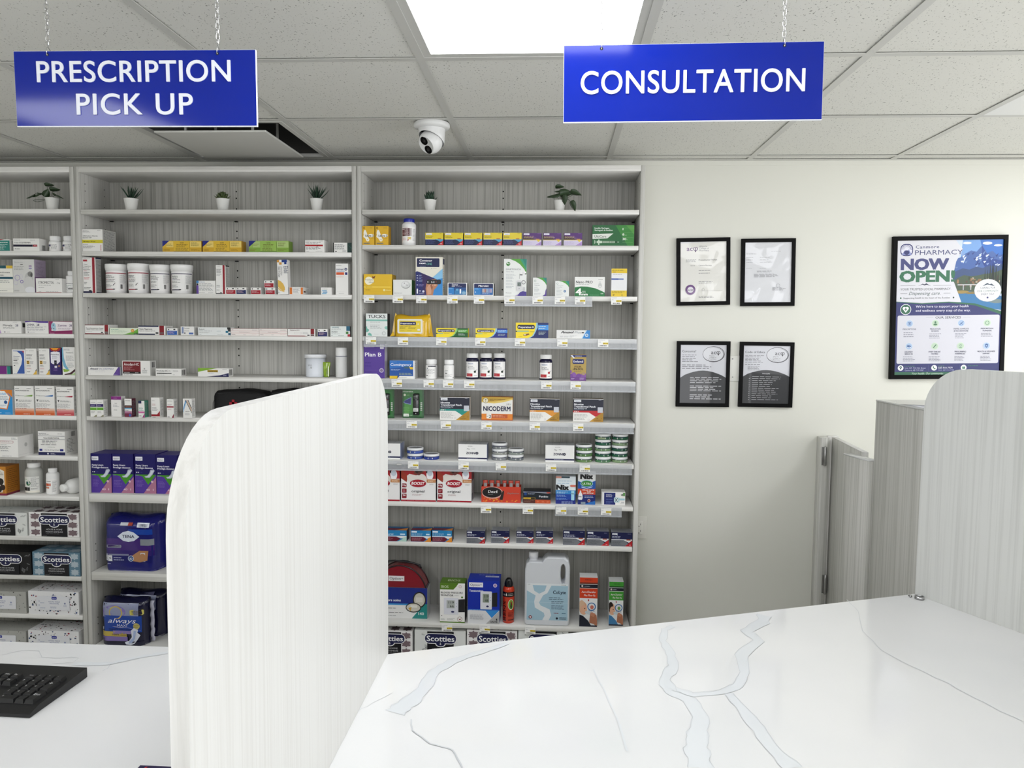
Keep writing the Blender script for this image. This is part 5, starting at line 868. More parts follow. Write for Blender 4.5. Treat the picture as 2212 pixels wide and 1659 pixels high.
for k, (xa, xb) in enumerate(((1130, 1169.8), (1173.3, 1213), (1218, 1258))):
    bx('pain_relief_box', 'purple and lilac carton, %s of the row of three' % ['first', 'middle', 'last'][k], 'box', 'R', 1, xa, xb, 503.5, [('r', 0, 0, 1, .42, 'd6cee4'), ('r', 0, .42, 1, .47, 'e4d56a'), ('p', [(.72, .47), (.98, .47), (.84, .28)], 'e0c83c'), ('p', [(.62, 0), (1, 0), (1, .34)], 'b79ad0'), ('r', .04, .84, .34, .97, 'e6e2ee'), t('Option+', .07, .88, .05, '5a4a8a', .22, .01), ('p', [(0, .47), (.65, .47), (.45, .66), (0, .8)], '3e1c30'), ('g', .05, .56, .72, .78, 3, 'c8b090'), ('R', .7, .48, .9, .54, .02, 'c08a5a'), ('g', .04, .08, .6, .36, 5, 'bcb2d0'), ('g', .78, .93, .97, .96, 1, 'c0a8d8'), t('18', .87, .08, .07, '8a6ab0', .08)], '5a2a78', side='3a1a50', top='34184a', depth=.05, group='purple and lilac pain relief cartons')
bx('syringe_box', 'green insulin syringe carton with a white syringe drawing', 'box', 'R', 1, 1280, 1370.5, 486.5, [('p', [(.55, 1), (1, 1), (1, 0), (.85, 0)], '3c8a3c'), ('p', [(.8, 1), (1, 1), (1, .55)], '5a9e48'), ('p', [(0, .33), (0, .57), (.5, .6), (.36, .36)], 'dfe3dc'), t('UltiCare', .05, .4, .11, '4a524a', .28, .012), t('Insulin Syringes', .05, .82, .07, 'dfe8df', .35, .03), t('Seringues à insuline', .05, .72, .07, 'dfe8df', .43, .03),
    ('r', .05, .17, .11, .2, 'c8d8c4'), ('r', .05, .1, .065, .27, 'c8d8c4'), ('r', .14, .05, .17, .3, 'c8d8c4'), ('r', .11, .13, .23, .24, 'c8d8c4'), ('r', .23, .14, .54, .23, 'b9c9b4'), ('b', .24, .15, .53, .22, '2f5a34'), ('r', .54, .16, .6, .21, '1c3a20'), ('r', .6, .17, .64, .2, 'c8d8c4'), t('1', .72, .76, .1, 'e8f0e4', .018, .0), t('8', .72, .5, .1, 'e8f0e4', .04, .03), t('30', .72, .28, .1, 'e8f0e4', .09, .03), t('mm', .77, .5, .04, 'c0dcb8', .05), t('G', .82, .28, .05, 'c0dcb8', .02), ('r', .72, .86, .99, .868, '8ab87c'), ('r', .72, .64, .99, .648, '8ab87c'), ('r', .72, .4, .99, .408, '8ab87c'), ('r', .72, .16, .97, .168, '8ab87c')], '1e6a38', side='184f2c', depth=.07)
bx('sensor_box', 'wide yellow sensor carton with a small brown butterfly, above the first price tag', 'box', 'R', 2, 785.5, 847, 592.5, [('c', .18, .68, .2, 'f3ecc8'), ('e', .2, .68, .16, .16, 'f4f0dc'), ('p', [(.28, .94), (.34, .86), (.42, .93), (.38, .82), (.4, .78), (.34, .82), (.3, .78), (.31, .85)], '5a2a14'), ('e', .34, .84, .03, .05, '8a4a1c'), t('FreeStyle', .05, .7, .07, '8a8a6a', .28, i=.2), t('Libre 2', .18, .58, .07, '8a8a6a', .2, i=.2), ('r', 0, .34, .95, .42, 'eecf4c'), ('g', .1, .36, .35, .4, 1, '6a5414'), ('p', [(.06, .4), (.12, .38), (.08, .36)], '222222'), ('g', .06, .22, .34, .26, 1, '5a4a14'), ('R', .69, .18, .76, .28, .02, 'f0e6a8'), t('Abbott', .78, .21, .045, 'f0e6a8', .17, .02), ('r', 0, .15, .97, .155, 'cda62a'), ('r', 0, .42, .97, .425, 'c9a228')], 'e3bd2c', side='c49f22', depth=.08)
bx('sensor_box', 'white carton with a grey oval sensor picture and green side', 'box', 'R', 2, 849.3, 889.5, 604.5, [('e', .68, .66, .25, .24, 'a8aaa8'), ('e', .67, .7, .24, .23, 'd6d8d6'), ('e', .64, .72, .17, .15, 'e4e5e4'), ('e', .6, .78, .02, .03, '333333'), ('g', .68, .6, .86, .72, 1, '6a6a6a'), t('DEXCOM G7', .05, .1, .05, '5a5a5a', .42)], 'e6e7e4', side='2f7a3a', depth=.075)
bx('meter_box', 'tall cream and navy glucose meter carton with a hand holding a black meter', 'box', 'R', 2, 897.8, 956.5, 555.5, [('R', .04, .74, .88, .97, .03, '131d52'), t('Contour', .14, .885, .05, 'f0f0f4', .47, .035), t('next', .14, .82, .045, 'f0f0f4', .23, .035), t('ONE', .4, .79, .06, '7ec0b4', .2, .0), ('g', .15, .755, .5, .775, 1, 'a8b0d0'), t('it', .58, .69, .03, '2a2a4a', .03), ('g', .65, .69, .85, .71, 1, 'b0a890'),
    ('p', [(1, .7), (1, 0), (.55, 0), (.5, .3), (.62, .46)], '3a90d0'), ('p', [(1, .7), (1, .45), (.7, .4), (.62, .46)], '8ec4e6'), ('p', [(.0, .6), (.04, .63), (.1, .62), (.78, .42), (.6, .0), (0, 0)], '1d2a72'), ('p', [(.2, .58), (.5, .5), (.6, .36), (.4, .2), (.35, .0), (.3, 0)], '3a2260'),
    ('p', [(.4, 0), (.37, .18), (.4, .3), (.52, .36), (.6, .42), (.74, .43), (.8, .38), (.82, .26), (.76, .2), (.68, .14), (.64, .0)], 'c08a6a'), ('p', [(.44, .02), (.42, .2), (.5, .28), (.6, .24), (.58, .04)], 'd4a486'), ('e', .58, .26, .06, .035, 'd8aa90'), ('e', .72, .28, .06, .035, 'd8aa90'), ('p', [(.54, .26), (.6, .3), (.64, .2), (.6, .12)], 'a0684c'),
    ('R', .41, .29, .94, .41, .05, '141418'), ('R', .44, .31, .91, .39, .03, '26262c'), t('5.2', .58, .325, .045, 'e8e8f0', .12, .02), ('c', .76, .35, .012, 'c04a3a'), ('r', .44, .33, .47, .37, 'd0d0d8'), ('c', .06, .515, .014, 'e8e8f4'), ('c', .06, .45, .014, 'e8e8f4'), ('c', .06, .385, .014, 'e8e8f4'), ('c', .06, .27, .014, 'e8e8f4'), ('g', .11, .49, .28, .54, 2, 'b0b8dc'), ('g', .11, .43, .26, .47, 2, 'b0b8dc'), ('g', .11, .35, .3, .41, 3, 'b0b8dc'), ('g', .11, .23, .35, .29, 3, '9a90c4'), ('R', .04, .04, .09, .17, .01, 'f0f0f4'), ('r', .13, .1, .2, .12, 'e0e0f0'), ('c', .29, .1, .03, 'e0e0f0'), ('g', .12, .03, .34, .07, 2, 'c0c4e0')], 'e9e5d8', side='e2ded2', depth=.05, sart=[('r', .1, .82, .95, .97, '131d52'), ('g', .2, .1, .9, .75, 14, '8a8a8a')])
bx('test_strip_box', 'small white and blue test strip carton with a single strip vial', 'box', 'R', 2, 966.8, 1009, 611, [('R', .04, .05, .96, .95, .06, '12205a'), ('r', .04, .07, .34, .62, '2d86c8'), ('r', .36, .07, .95, .62, '3a84b8'), ('r', .36, .4, .95, .62, '2a5a94'), ('r', .62, .15, .7, .5, 'e8eef2'), ('e', .84, .2, .1, .12, '8ab4cc'), ('e', .5, .45, .08, .08, '6aa8cc'), t('Contour', .22, .8, .1, 'f0f0f4', .32, .03), t('next', .22, .7, .08, 'f0f0f4', .16, .03), ('g', .42, .7, .78, .78, 2, 'b8bcd8'), ('g', .07, .5, .3, .58, 2, 'a8d0ec'), ('g', .07, .1, .24, .16, 1, 'd0e4f4')], depth=.05, side='e2e2de', sart=[('r', .3, .3, .9, .95, '333338')])
bx('lancet_box', 'small white and blue lancet carton with coloured lancets and a black side', 'box', 'R', 2, 1022.8, 1066.5, 611.8, [('R', .03, .05, .97, .95, .06, '12205a'), ('r', .03, .07, .36, .62, '2d86c8'), ('r', .37, .07, .96, .62, '2f70b0'), t('Microlet', .25, .71, .14, 'f2f2f6', .5, .03), ('R', .44, .24, .92, .56, .03, 'a8b4c4')]+[('r', .46+k*.065, .26, .495+k*.065, .54, c_) for k, c_ in enumerate(('d8b89a', 'c48a5a', 'a85a4a', '8ab0c8', '6a8ac0', '8a8ac4', 'b88ab0'))]+[('g', .44, .12, .9, .2, 2, 'c8d8ec'), ('g', .06, .48, .32, .58, 2, 'a8d0ec'), ('c', .1, .28, .04, 'd8ecf8')], side='1b1b20', depth=.06)
def onetouch(x0, x1, yt, big, lb, name_):
    it = [('p', [(.25, 1), (1, 1), (1, .58), (.9, .72), (.7, .86), (.5, .94)], '5aa43c'), ('p', [(.7, 1), (1, 1), (1, .66), (.88, .82)], '2f9a78'), ('p', [(.82, 1), (1, 1), (1, .76)], '1c8478')]
    if big: it += [('c', .19, .865, .055, '3f8a3a'), ('c', .155, .885, .018, 'eef2ea'), t('T', .19, .83, .05, 'eef2ea', .06, .03), t('ONETOUCH', .09, .7, .038, '7a7f84', .64, .0, s=1.1), t('Verio Flex', .1, .64, .03, '9a9fa6', .34), ('g', .1, .55, .55, .6, 2, 'b4b8bc'), ('g', .1, .46, .5, .53, 2, 'b4b8bc'), ('g', .1, .38, .48, .44, 2, 'b4b8bc'), ('g', .1, .3, .48, .36, 2, 'c0c4c8'), ('g', .1, .2, .46, .28, 2, 'c0c4c8'),
        ('R', .74, .58, .98, .66, .01, 'f4f4f2'), ('o', .84, .62, .03, .005, '4a4a4a'), ('r', .72, .56, .82, .58, '2a2a2c'), ('r', .92, .585, .99, .61, '2a2a2c'), ('r', .69, .46, .7, .6, '6a6a6a'), ('R', .56, .13, .8, .42, .07, 'd9d9da'), ('R', .6, .26, .76, .37, .01, '7e8a86'), t('5.7', .615, .29, .045, '22282a', .13), ('c', .68, .2, .016, 'b0b4b8'), ('o', .87, .37, .055, .014, '7a7a7e'), ('R', .85, .14, .94, .24, .02, 'cfcfd2'), ('p', [(.6, 0), (.72, .1), (.85, .13), (1, .11), (1, 0)], '4f3f92'), ('p', [(.5, .0), (.66, .05), (.6, 0)], 'b8a8d0'), t('Bluetooth', .1, .07, .02, '555555', .24, .01)]
    else: it += [('o', .16, .82, .06, .014, '7a9a88'), ('g', .1, .66, .62, .7, 1, '9aa4a0'), t(name_, .1, .57, .05, '5a6a74', .4, .01), ('g', .1, .46, .35, .5, 1, '444444'), ('g', .1, .24, .55, .42, 4, 'b0b6b8'), ('g', .1, .06, .6, .18, 3, 'b8bcc0')]+([('p', [(1, 0), (1, .42), (.93, .3), (.9, .1), (.7, 0)], '5a3f94')] if name_ == 'Verio' else [('c', .7, .33, .08, '4a78a8'), ('c', .7, .33, .03, 'd8e4ee')])
    bx('meter_box' if big else 'test_strip_box', lb, 'box', 'R', 2, x0, x1, yt, it, 'e9ebe8', side='d9dcd8', depth=.045)
onetouch(1088.6, 1138, 559.5, True, 'tall white and green glucose meter carton with a line-drawn meter', '')
onetouch(1151.2, 1181, 600, False, 'small white and green strip carton with a purple lower corner', 'Verio')
onetouch(1199.3, 1229.5, 607, False, 'smallest white and green carton with a round blue badge', 'Delica Plus')
bx('pen_needle_box', 'white and green pen needle carton with a large number four', 'box', 'R', 2, 1241.8, 1307, 598.3, [('p', [(0, 0), (0, .46), (.2, .51), (.42, .5), (.68, .42), (.9, .28), (1, .2), (1, 0)], '1a7a40'), t('Nano PRO', .04, .67, .13, '3a3a3e', .55, .02, s=1.05), ('g', .04, .58, .55, .64, 1, 'b4b4b0'), ('r', .78, .86, .93, .875, '555555'), ('e', .84, .56, .06, .13, 'c9cbc9'), ('r', .81, .68, .87, .78, 'd9dbd9'), ('e', .84, .5, .03, .05, 'e4e4e2'), t('4', .04, .06, .34, 'f2f4f0', .18, .03), t('32G', .24, .2, .08, 'e0ece0', .12, .01), t('mm', .23, .05, .12, 'f2f4f0', .2, .04), t('100', .87, .12, .05, 'e0ece0', .08, .02), ('g', .5, .05, .85, .09, 1, '8ac09a')], 'e9e9e6', depth=.05)
bx('lancet_box', 'tall white carton with yellow ends and a blue bar, right end of its shelf', 'box', 'R', 2, 1321, 1355, 580.5, [('r', 0, .84, 1, 1, 'e3c634'), ('r', 0, 0, 1, .22, 'e3c634'), ('g', .05, .92, .95, .97, 1, '6a5a14'), t('BD', .1, .86, .035, '6a6a2a', .18), ('g', .1, .78, .75, .82, 1, '999999'), ('r', 0, .6, .45, .65, '3d5ca8'), ('r', .45, .6, .78, .65, '7a8cbc'), ('g', .05, .12, .9, .19, 2, '6a5a14'), ('p', [(.1, .04), (.2, .04), (.2, .09), (.16, .06), (.12, .08)], '1a1a1a'), ('o', .7, .05, .03, .006, '5a4a10')], 'e6e7e8', depth=.04)
bx('medicated_pad_box', 'white carton with black serif heading, a mint band and mint leaves', 'box', 'R', 3, 790.3, 836.8, 677.5, [('r', 0, .665, 1, .74, '8fc4b8'), t('TUCKS', .09, .8, .14, '16161a', .82, .012), ('g', .2, .61, .75, .64, 1, '666666'), ('g', .2, .34, .75, .52, 4, '9a9a9a'), ('p', [(0, .42), (.06, .44), (.05, .36), (.16, .28), (.1, .2), (0, .18)], '7fbcae'), ('p', [(.08, .12), (.16, .16), (.25, .12), (.28, .02), (.1, .05)], '7fbcae'), ('p', [(1, .46), (.9, .44), (.86, .38), (.92, .32), (1, .3)], '9accc0'), ('o', .84, .14, .085, .01, 'a8acac'), ('o', .84, .14, .06, .006, 'a8acac'), ('g', .38, .09, .6, .12, 1, 'b8b8b8')], 'e4e8e6', side='16161a', top='222226', depth=.05, sart=[])
# wipes pack: pillow of film with a rigid white lid
a = atY(851, 700, 3.24); b_ = atY(932, 700, 3.24); zt = atY(890, 681, 3.24).z; zb = SH['R'][3]; h_ = zt-zb
Wp = softpack('wipes_pack', 'yellow flow-wrapped wipes pack with a white framed lid', 'pack', (a.x+b_.x)/2-.004, 3.226, zb+.0006, b_.x-a.x-.008, .075, h_, [], 'dcb428', seed=3, fin=False)
W2 = b_.x-a.x-.008
mb = MB(); f = lambda u, v, l: (-W2/2+W2*(.12+.7*u), -.0030-l, h_*(.15+.66*v))
mb.prism([(-W2/2+W2*(.12+.7*u), h_*(.15+.66*v)) for u, v in rounded(0, 0, 1, 1, .06, .1)+[]], -.003, .006, 'e4e2da', 'plastic')
art(mb, [('R', .07, .1, .93, .9, .04, 'e6cf3c'), ('R', .1, .58, .74, .82, .06, '14205a'), t('Preparation H', .13, .65, .095, 'f0f0f2', .55, .025), ('c', .83, .66, .05, 'e8e4c8'), ('g', .1, .46, .78, .53, 1, '4a3c10'), ('g', .1, .3, .38, .43, 3, '6a5a1c'), ('g', .44, .3, .82, .43, 3, '6a5a1c'), ('g', .12, .16, .3, .2, 1, '8a7a2c'), ('g', .4, .16, .66, .2, 1, '3a2c10'), ('r', .8, .2, .9, .32, 'ece8dc')], f, W2*.7, h_*.66, 'print'); mb.build('lid', Wp)
mb = MB()
for sx in (-1, 1):
    x = sx*W2/2
    mb.add([(x, .03, .004), (x+sx*.016, .022, .001), (x+sx*.010, .028, .02), (x, .03, h_*.5), (x+sx*.003, .03, h_*.8), (x-sx*.004, .03, h_+.010), (x-sx*.012, .03, h_-.004)], [(0, 1, 2, 3), (3, 2, 4), (3, 4, 5, 6)], 'e2bc30', 'gloss')
for sx in (-1, 1): mb.add([(sx*(W2/2-.004), .012, .004), (sx*(W2/2+.016), .006, .0), (sx*(W2/2+.004), .02, .022)], [(0, 1, 2)], 'e2bc30', 'gloss')
mb.build('film_corner', Wp)
def prep(x0, x1, yt, ac, ac2, lb, big=False):
    it = [('p', [(.66, 1), (1, 1), (1, 0), (.42, 0), (.54, .15), (.6, .4), (.66, .7)], ac), ('p', [(.63, 1), (.67, 1), (.67, .7), (.61, .4), (.55, .15), (.43, 0), (.38, 0), (.5, .13), (.58, .42)], '9ac8d8' if big or ac2[0] == '4' else '8cc47a'), ('r', .68, .52, 1, .86, ac2), ('R', .05, .57 if not big else .58, .58, .86, .1, '14183e'), t('Preparation H', .08, .64 if not big else .65, .15 if not big else .12, 'f2f2f4', .47, .025), ('r', 0, .36 if not big else .4, .04, .46, '1a3a24'), ('r', .04, .36 if not big else .4, .22 if not big else .4, .46 if not big else .48, 'a8c49a'), ('g', .25 if not big else .44, .38, .42 if not big else .6, .45, 1, '7a6a1a'), ('g', .7, .58, .97, .82, 2, 'e4f0e4'), ('g', .7, .2, .94, .44, 3, 'c8d8d0')]
    if big: it += [('p', [(.22, .18), (.3, .14), (.42, .22), (.4, .3), (.26, .26)], '8a5a2c'), ('p', [(.24, .2), (.3, .17), (.32, .24), (.26, .25)], 'e0d8c0'), ('g', .08, .06, .2, .1, 1, '6a5a1a')]
    bx('ointment_box' if not big else 'suppository_box', lb, 'box', 'R', 3, x0, x1, yt, it, YE, depth=.045, group='yellow ointment cartons with dark lozenge lettering')
prep(942, 1011, 709, '18602c', '5aa83c', 'yellow ointment carton with a green right end')
prep(1027.3, 1096.6, 709.5, '1a2a86', '4a90dc', 'low yellow ointment carton with a blue right end')
prep(1114.3, 1185, 697.3, '142a6c', '4a9ae0', 'tall yellow suppository carton with a blue right end', True)
bx('ointment_box', 'long white ointment carton with a bright blue slanted end', 'box', 'R', 3, 1202.3, 1274.8, 713.3, [('p', [(.76, 0), (1, 0), (1, 1), (.9, 1)], '3a8ccc'), ('p', [(.74, 0), (.77, 0), (.91, 1), (.88, 1)], 'c8dcea'), ('c', .9, .4, .2, 'd8e4ec'), ('c', .9, .4, .12, '7aa4c4'), t('Anusol', .13, .62, .26, '16161c', .38, .04, i=.25), t('Plus', .54, .62, .24, '8a8e94', .2, i=.05), ('r', .75, .64, .82, .76, '2a2a2c'), ('g', .1, .12, .72, .34, 2, 'b0b2b4'), ('g', .4, .32, .72, .38, 1, 'b8b8b8')], 'e8e8e6', depth=.04)
bx('contraceptive_box', 'tall violet carton with large white lettering at the left shelf side', 'box', 'R', 4, 785.5, 831, 743.5, [('p', [(.05, .9), (.5, .91), (.46, .97), (.05, .96)], 'b8a8d4'), ('r', .78, .86, .96, .99, 'e8e4f0'), ('g', .82, .91, .93, .94, 1, '5a4a7a'), t('Plan B', .06, .64, .11, 'f4f2f8', .78, .02), ('g', .06, .42, .5, .48, 1, '48308a'), ('g', .06, .33, .5, .39, 1, '48308a'), ('r', .05, .23, .72, .234, '8a78b8'), ('c', .85, .23, .065, 'cdc4dc'), ('c', .85, .23, .045, '8a7c9c'), ('g', .06, .12, .5, .2, 2, '44307c'), t('1 TABLET', .1, .05, .022, 'e8e0f4', .2, .02)], '5f429c', side='cfccd6', depth=.05, by=817)
bx('contraceptive_box', 'blue carton with a yellow foot and white italic lettering', 'box', 'R', 4, 841.5, 896, 779, [('r', 0, .0, .32, .15, 'e0c02c'), ('p', [(.3, 0), (.4, .15), (.95, .15), (.95, 0)], 'eeeee8'), ('p', [(.2, 0), (.34, .15), (.3, .15), (.3, 0)], 'e0c02c'), ('r', .94, 0, 1, 1, 'e6e8ea'), ('p', [(0, 1), (.94, 1), (.94, .72), (0, .55)], '2e78c4'), t('Contingency', .04, .71, .14, 'f0f4f8', .84, .012, i=.2), t('ONE', .57, .56, .11, '5a7a4a', .2, .03, i=.1), ('p', [(.78, .66), (.94, .64), (.94, .52), (.82, .52)], 'e4c43c'), ('g', .05, .44, .5, .54, 2, 'b8d0e8'), ('g', .38, .2, .92, .34, 2, 'a8b88c'), ('g', .34, .04, .7, .09, 1, '555555'), ('g', .04, .9, .3, .94, 1, '9ab8d8')], '1e5ca8', side='dcdcda', depth=.075, by=818.2, sart=[('r', .3, 0, .33, 1, '9a9a98'), ('r', .55, 0, .58, 1, '9a9a98'), ('g', .08, .55, .22, .9, 3, '666666')])
bottle('tablet_bottle', 'white tablet bottle with a dark blue wave label, front one', 'R', 4, 917.8, 941, 776.5, .25, [('r', .3, .88, 1, .97, '16203c'), ('p', [(.45, .88), (1, .88), (1, .76)], '16203c'), ('g', .15, .3, .9, .72, 5, 'a8a8a8'), ('r', .1, .18, .3, .24, '555555'), ('g', .35, .16, .7, .2, 1, '999999'), ('c', .25, .76, .04, '4a6a7a')], by=818.8, neck=.86, capr=.86, v0=.04, v1=.7, group='small white tablet bottles')
bottle('tablet_bottle', 'white tablet bottle hidden behind the one with the dark blue wave', 'R', 4, 922.8, 943, 777, .25, None, off=.062, neck=.86, capr=.86, group='small white tablet bottles')
bottle('tablet_bottle', 'small white tablet bottle with a green leaf mark', 'R', 4, 957.5, 979.6, 777.5, .23, [('p', [(.12, .92), (.5, .92), (.42, .78), (.16, .76)], '4a8a3a'), t('Iron', .2, .62, .06, '555555', .25, .02), ('g', .15, .54, .5, .6, 1, '777777'), ('r', .18, .38, .4, .44, '444444'), ('g', .15, .1, .85, .34, 4, 'b0b0b0'), ('p', [(.86, .02), (1, .02), (1, .12)], '333333')], by=819.8, neck=.8, capr=.86, v0=.06, v1=.68, group='small white tablet bottles')
def ferrous(x0, x1, yt, name_, dot, lb, by):
    bottle('iron_bottle', lb, 'R', 4, x0, x1, yt, .17, [('r', .2, .82, .62, .93, 'dfe2ea'), t('Option+', .23, .845, .06, '2a3a6a', .34, .01), t('Ferrous', .22, .68, .06, '444450', .36, .02), t(name_, .22, .58, .06, '444450', .46, .02), ('r', .22, .52, .75, .53, '999999'), ('r', .14, .06, .56, .25, 'b8202e'), ('g', .18, .12, .5, .18, 1, 'f0c8cc'), ('c', .72, .36, .075, dot), ('p', [(.72, .42), (.9, .5), (.91, .49), (.74, .4)], '333333'), ('g', .64, .1, .88, .16, 1, '666666'), ('g', .0, .1, .12, .9, 9, '9a9a9a')], body='15143c', cap='eeeeec', by=by, neck=.82, capr=.86, v0=.07, v1=.68, shoulder=.06, group='navy iron tablet bottles')
for k, (xa, xb) in enumerate(((1005, 1033), (1034.7, 1062.7), (1063.9, 1092))):
    ferrous(xa, xb, 763.5, 'Gluconate', '2a3a2a', 'navy bottle with white label and a dark berry, %s of three touching bottles' % ['left', 'middle', 'right'][k], 819.3)
ferrous(1164.8, 1193.5, 766.3, 'Sulfate', 'a82030', 'navy bottle with white label and a red berry, standing alone', 821.5)
bx('iron_drops_box', 'tall gold and purple carton with a navy top stripe', 'box', 'R', 4, 1232.3, 1266.8, 765.8, [('r', 0, .9, 1, .98, '1b2a72'), ('p', [(0, .96), (.12, .97), (.28, .86), (.18, .86)], 'e0e4f0'), ('g', .3, .92, .8, .96, 1, 'e0e4f0'), ('r', .14, .64, .88, .82, 'b39a52'), ('R', .13, .64, .86, .82, .08, '17256a'), t('Enfamil', .2, .69, .08, 'f0f0f6', .6, .012), t('FER', .27, .5, .07, '6a4a24', .44, .02), t('-IN-SOL', .16, .41, .07, '2a2420', .66, .03), ('g', .24, .33, .76, .38, 2, '7a6a3a'), ('e', .22, .18, .18, .14, '8a5ca4'), ('e', .55, .15, .2, .12, '7c4c98'), ('e', .05, .14, .14, .12, '7c4c98'), ('e', .85, .18, .16, .13, '8a5ca4'), ('r', 0, 0, 1, .14, '74448e'), ('e', .02, .34, .08, .06, '8a5ca4'), ('R', .76, .22, .92, .3, .02, 'b09a70'), ('g', .6, .04, .94, .12, 2, 'd8c8e4'), ('g', .06, .04, .3, .1, 2, 'd8c8e4')], 'b79f58', depth=.035, by=822.5, side='a48c48')
# nicotine spray blister cards
for k, (xa, xb) in enumerate(((818, 851.8), (869.3, 915.8))):
    a, b_, Y, zb, h = span('R', 5, xa if k else 805.5, xb, 838.5, .03, 903); w_ = b_-a
    Bk = empty('blister_pack', ((a+b_)/2, Y, zb)); tag(Bk, ['green spray blister card half hidden behind the left divider', 'green spray blister card with a black spray and blue fan'][k], 'blister pack', 'green nicotine spray cards')
    mb = MB(); mb.prism(rounded(-w_/2, 0, w_/2, h, .004, .004), 0, .0012, '1f5f2c', 'gloss')
    f, W_, H_ = (lambda u, v, l: ((u-.5)*w_, -l, v*h)), w_, h
    art(mb, [('R', .08, .06, .92, .94, .02, '2c7a36'), ('p', [(.1, .5), (.5, .7), (.5, .2), (.1, .1)], '4c9440'), ('p', [(.04, .52), (.14, .6), (.42, .7), (.4, .44), (.14, .48)], '8c9cc8'), ('p', [(.06, .53), (.14, .59), (.4, .67), (.38, .47), (.14, .5)], '26307c'), t('nicorette', .03, .86, .055, 'dfe8dc', .46, .008), ('c', .11, .77, .04, 'd8dcc8'), ('g', .2, .74, .4, .79, 1, '8ac07a'), ('g', .05, .16, .4, .38, 6, '7ab86a'), ('R', .05, .05, .3, .14, .01, 'e4e8e0'), t('1 mg', .1, .075, .03, '2a4a2a', .14), t('150', .34, .07, .03, 'c8e0c0', .12)], f, w_, h, 'gloss'); mb.build('card', Bk)
    mb = MB(); cx = w_*.16; mb.bevbox(cx-w_*.145, cx+w_*.145, -.018, -.0005, h*.1, h*.83, .006, '17181a', 'gloss', 3)
    mb.bevbox(cx-w_*.12, cx+w_*.12, -.020, -.012, h*.6, h*.82, .005, '26282a', 'gloss', 3)
    f2 = lambda u, v, l: (cx+(u-.5)*w_*.26, -.0203-l, h*(.1+.73*v)); art(mb, [t('nicorette', .12, .84, .05, 'b8c0b8', .76), ('g', .15, .78, .85, .82, 1, '8a8a8a'), ('r', .3, .7, .75, .74, 'a04a5a' if not k else '55585c'), ('R', .06, .18, .94, .34, .02, 'd0d2d0'), ('g', .2, .22, .8, .3, 2, '555555'), ('c', .5, .1, .025, 'b0b0b0')], f2, w_*.26, h*.73, 'gloss')
    mb.build('spray', Bk)
    mb = MB(); f3 = lambda u, v, l: (w_*.34+u*w_*.1, -.0006-l, h*(.25+.3*v)); art(mb, [('r', 0, .1*q*2, .8, .1*q*2+.12, 'c8ccc4') for q in range(5)], f3, w_*.1, h*.3); mb.build('dose_scale', Bk)
def ntp(x0, x1, yt, ac, n_, lb, by):
    bx('nicotine_patch_box', lb, 'box', 'R', 5, x0, x1, yt, [('r', 0, .48, 1, .98, '131a34'), ('r', 0, .4, 1, .48, ac), ('p', [(.5, .42), (1, .47), (.96, .3), (.74, .22)], ac), ('p', [(.54, 0), (1, 0), (1, .45)], 'b0882c'), ('p', [(.56, 0), (.7, .0), (.64, .08)], 'c89e3c'), ('R', .03, .85, .26, .96, .01, 'e8eaee'), t('Option+', .06, .88, .04, '2a3a6a', .17, .01), t('Nicotine', .03, .72, .075, 'eceef2', .31, .03), t('Transdermal Patch', .03, .62, .075, 'eceef2', .71, .03), t('Stop Smoking Aid', .03, .55, .045, 'd8dce4', .42, .02), ('g', .03, .5, .5, .53, 1, '9aa0b8'), t('STEP %d' % n_, .03, .415, .05, 'f4f0ec', .16, .02), ('R', .81, .4, .98, .64, .01, 'c8ccd4'), ('g', .84, .93, .97, .96, 1, 'd0d4e0'), ('g', .04, .06, .5, .34, 5, 'b0b0ac'), ('c', .52, .08, .04, 'c0b8b8'), ('c', .52, .08, .028, 'ecebe8'), t('14', .78, .12, .05, '4a3810', .05, .01), t('7', .93, .12, .05, '4a3810', .03, .01), ('g', .7, .05, .96, .1, 1, '6a5018')], 'e9e8e4', side='dedbd2', top='6a5a3a', depth=.045, by=by, group='nicotine patch cartons')
ntp(950, 1014.6, 858, '1c9488', 1, 'navy and white patch carton with a teal band', 907.3)
bx('nicotine_patch_box', 'white and orange patch carton with a gold arc and bold navy lettering', 'box', 'R', 5, 1040.3, 1107.6, 858, [('r', 0, 0, 1, .28, 'dc8a34'), ('r', 0, 0, 1, .04, 'b8642a'), ('p', [(0, 1), (1, 1), (1, .93), (.8, .84), (.5, .76), (.2, .76), (0, .8)], 'c9a43c'), ('p', [(.0, .82), (.3, .8), (.6, .84), (1, .95), (1, .9), (.7, .78), (.4, .73), (0, .77)], 'e2c870'), ('c', .13, .85, .11, 'e8dfc0'), ('o', .13, .85, .115, .012, '3a3420'), ('r', .125, .77, .135, .92, '3a3a44'), ('p', [(.08, .92), (.13, .88), (.18, .92), (.13, .9)], '3a3a44'), t('MOST RECOMMENDED', .26, .89, .035, '4a3a10', .5, .02), t('PATCH', .26, .84, .035, '4a3a10', .14, .02), t('NICODERM', .06, .41, .19, '151a44', .87, .035), t('24 h', .8, .67, .07, '6a6a70', .14), ('r', .58, .635, .95, .64, '999999'), ('R', .16, .08, .32, .28, .03, 'e8e6e0'), t('2', .24, .11, .12, '26262c', .07, .02), ('g', .17, .15, .23, .2, 1, '555555'), ('R', .33, .1, .84, .26, .02, 'c0602c'), ('g', .36, .13, .8, .23, 2, 'eac0a0')], 'eae9e4', side='d88a3a', depth=.045, by=908.3)
ntp(1144.3, 1209, 861.3, 'dc9a3c', 2, 'navy and white patch carton with an orange band', 909.8)
ntp(1238.3, 1304, 861.8, 'c02a30', 3, 'navy and white patch carton with a red band', 911)
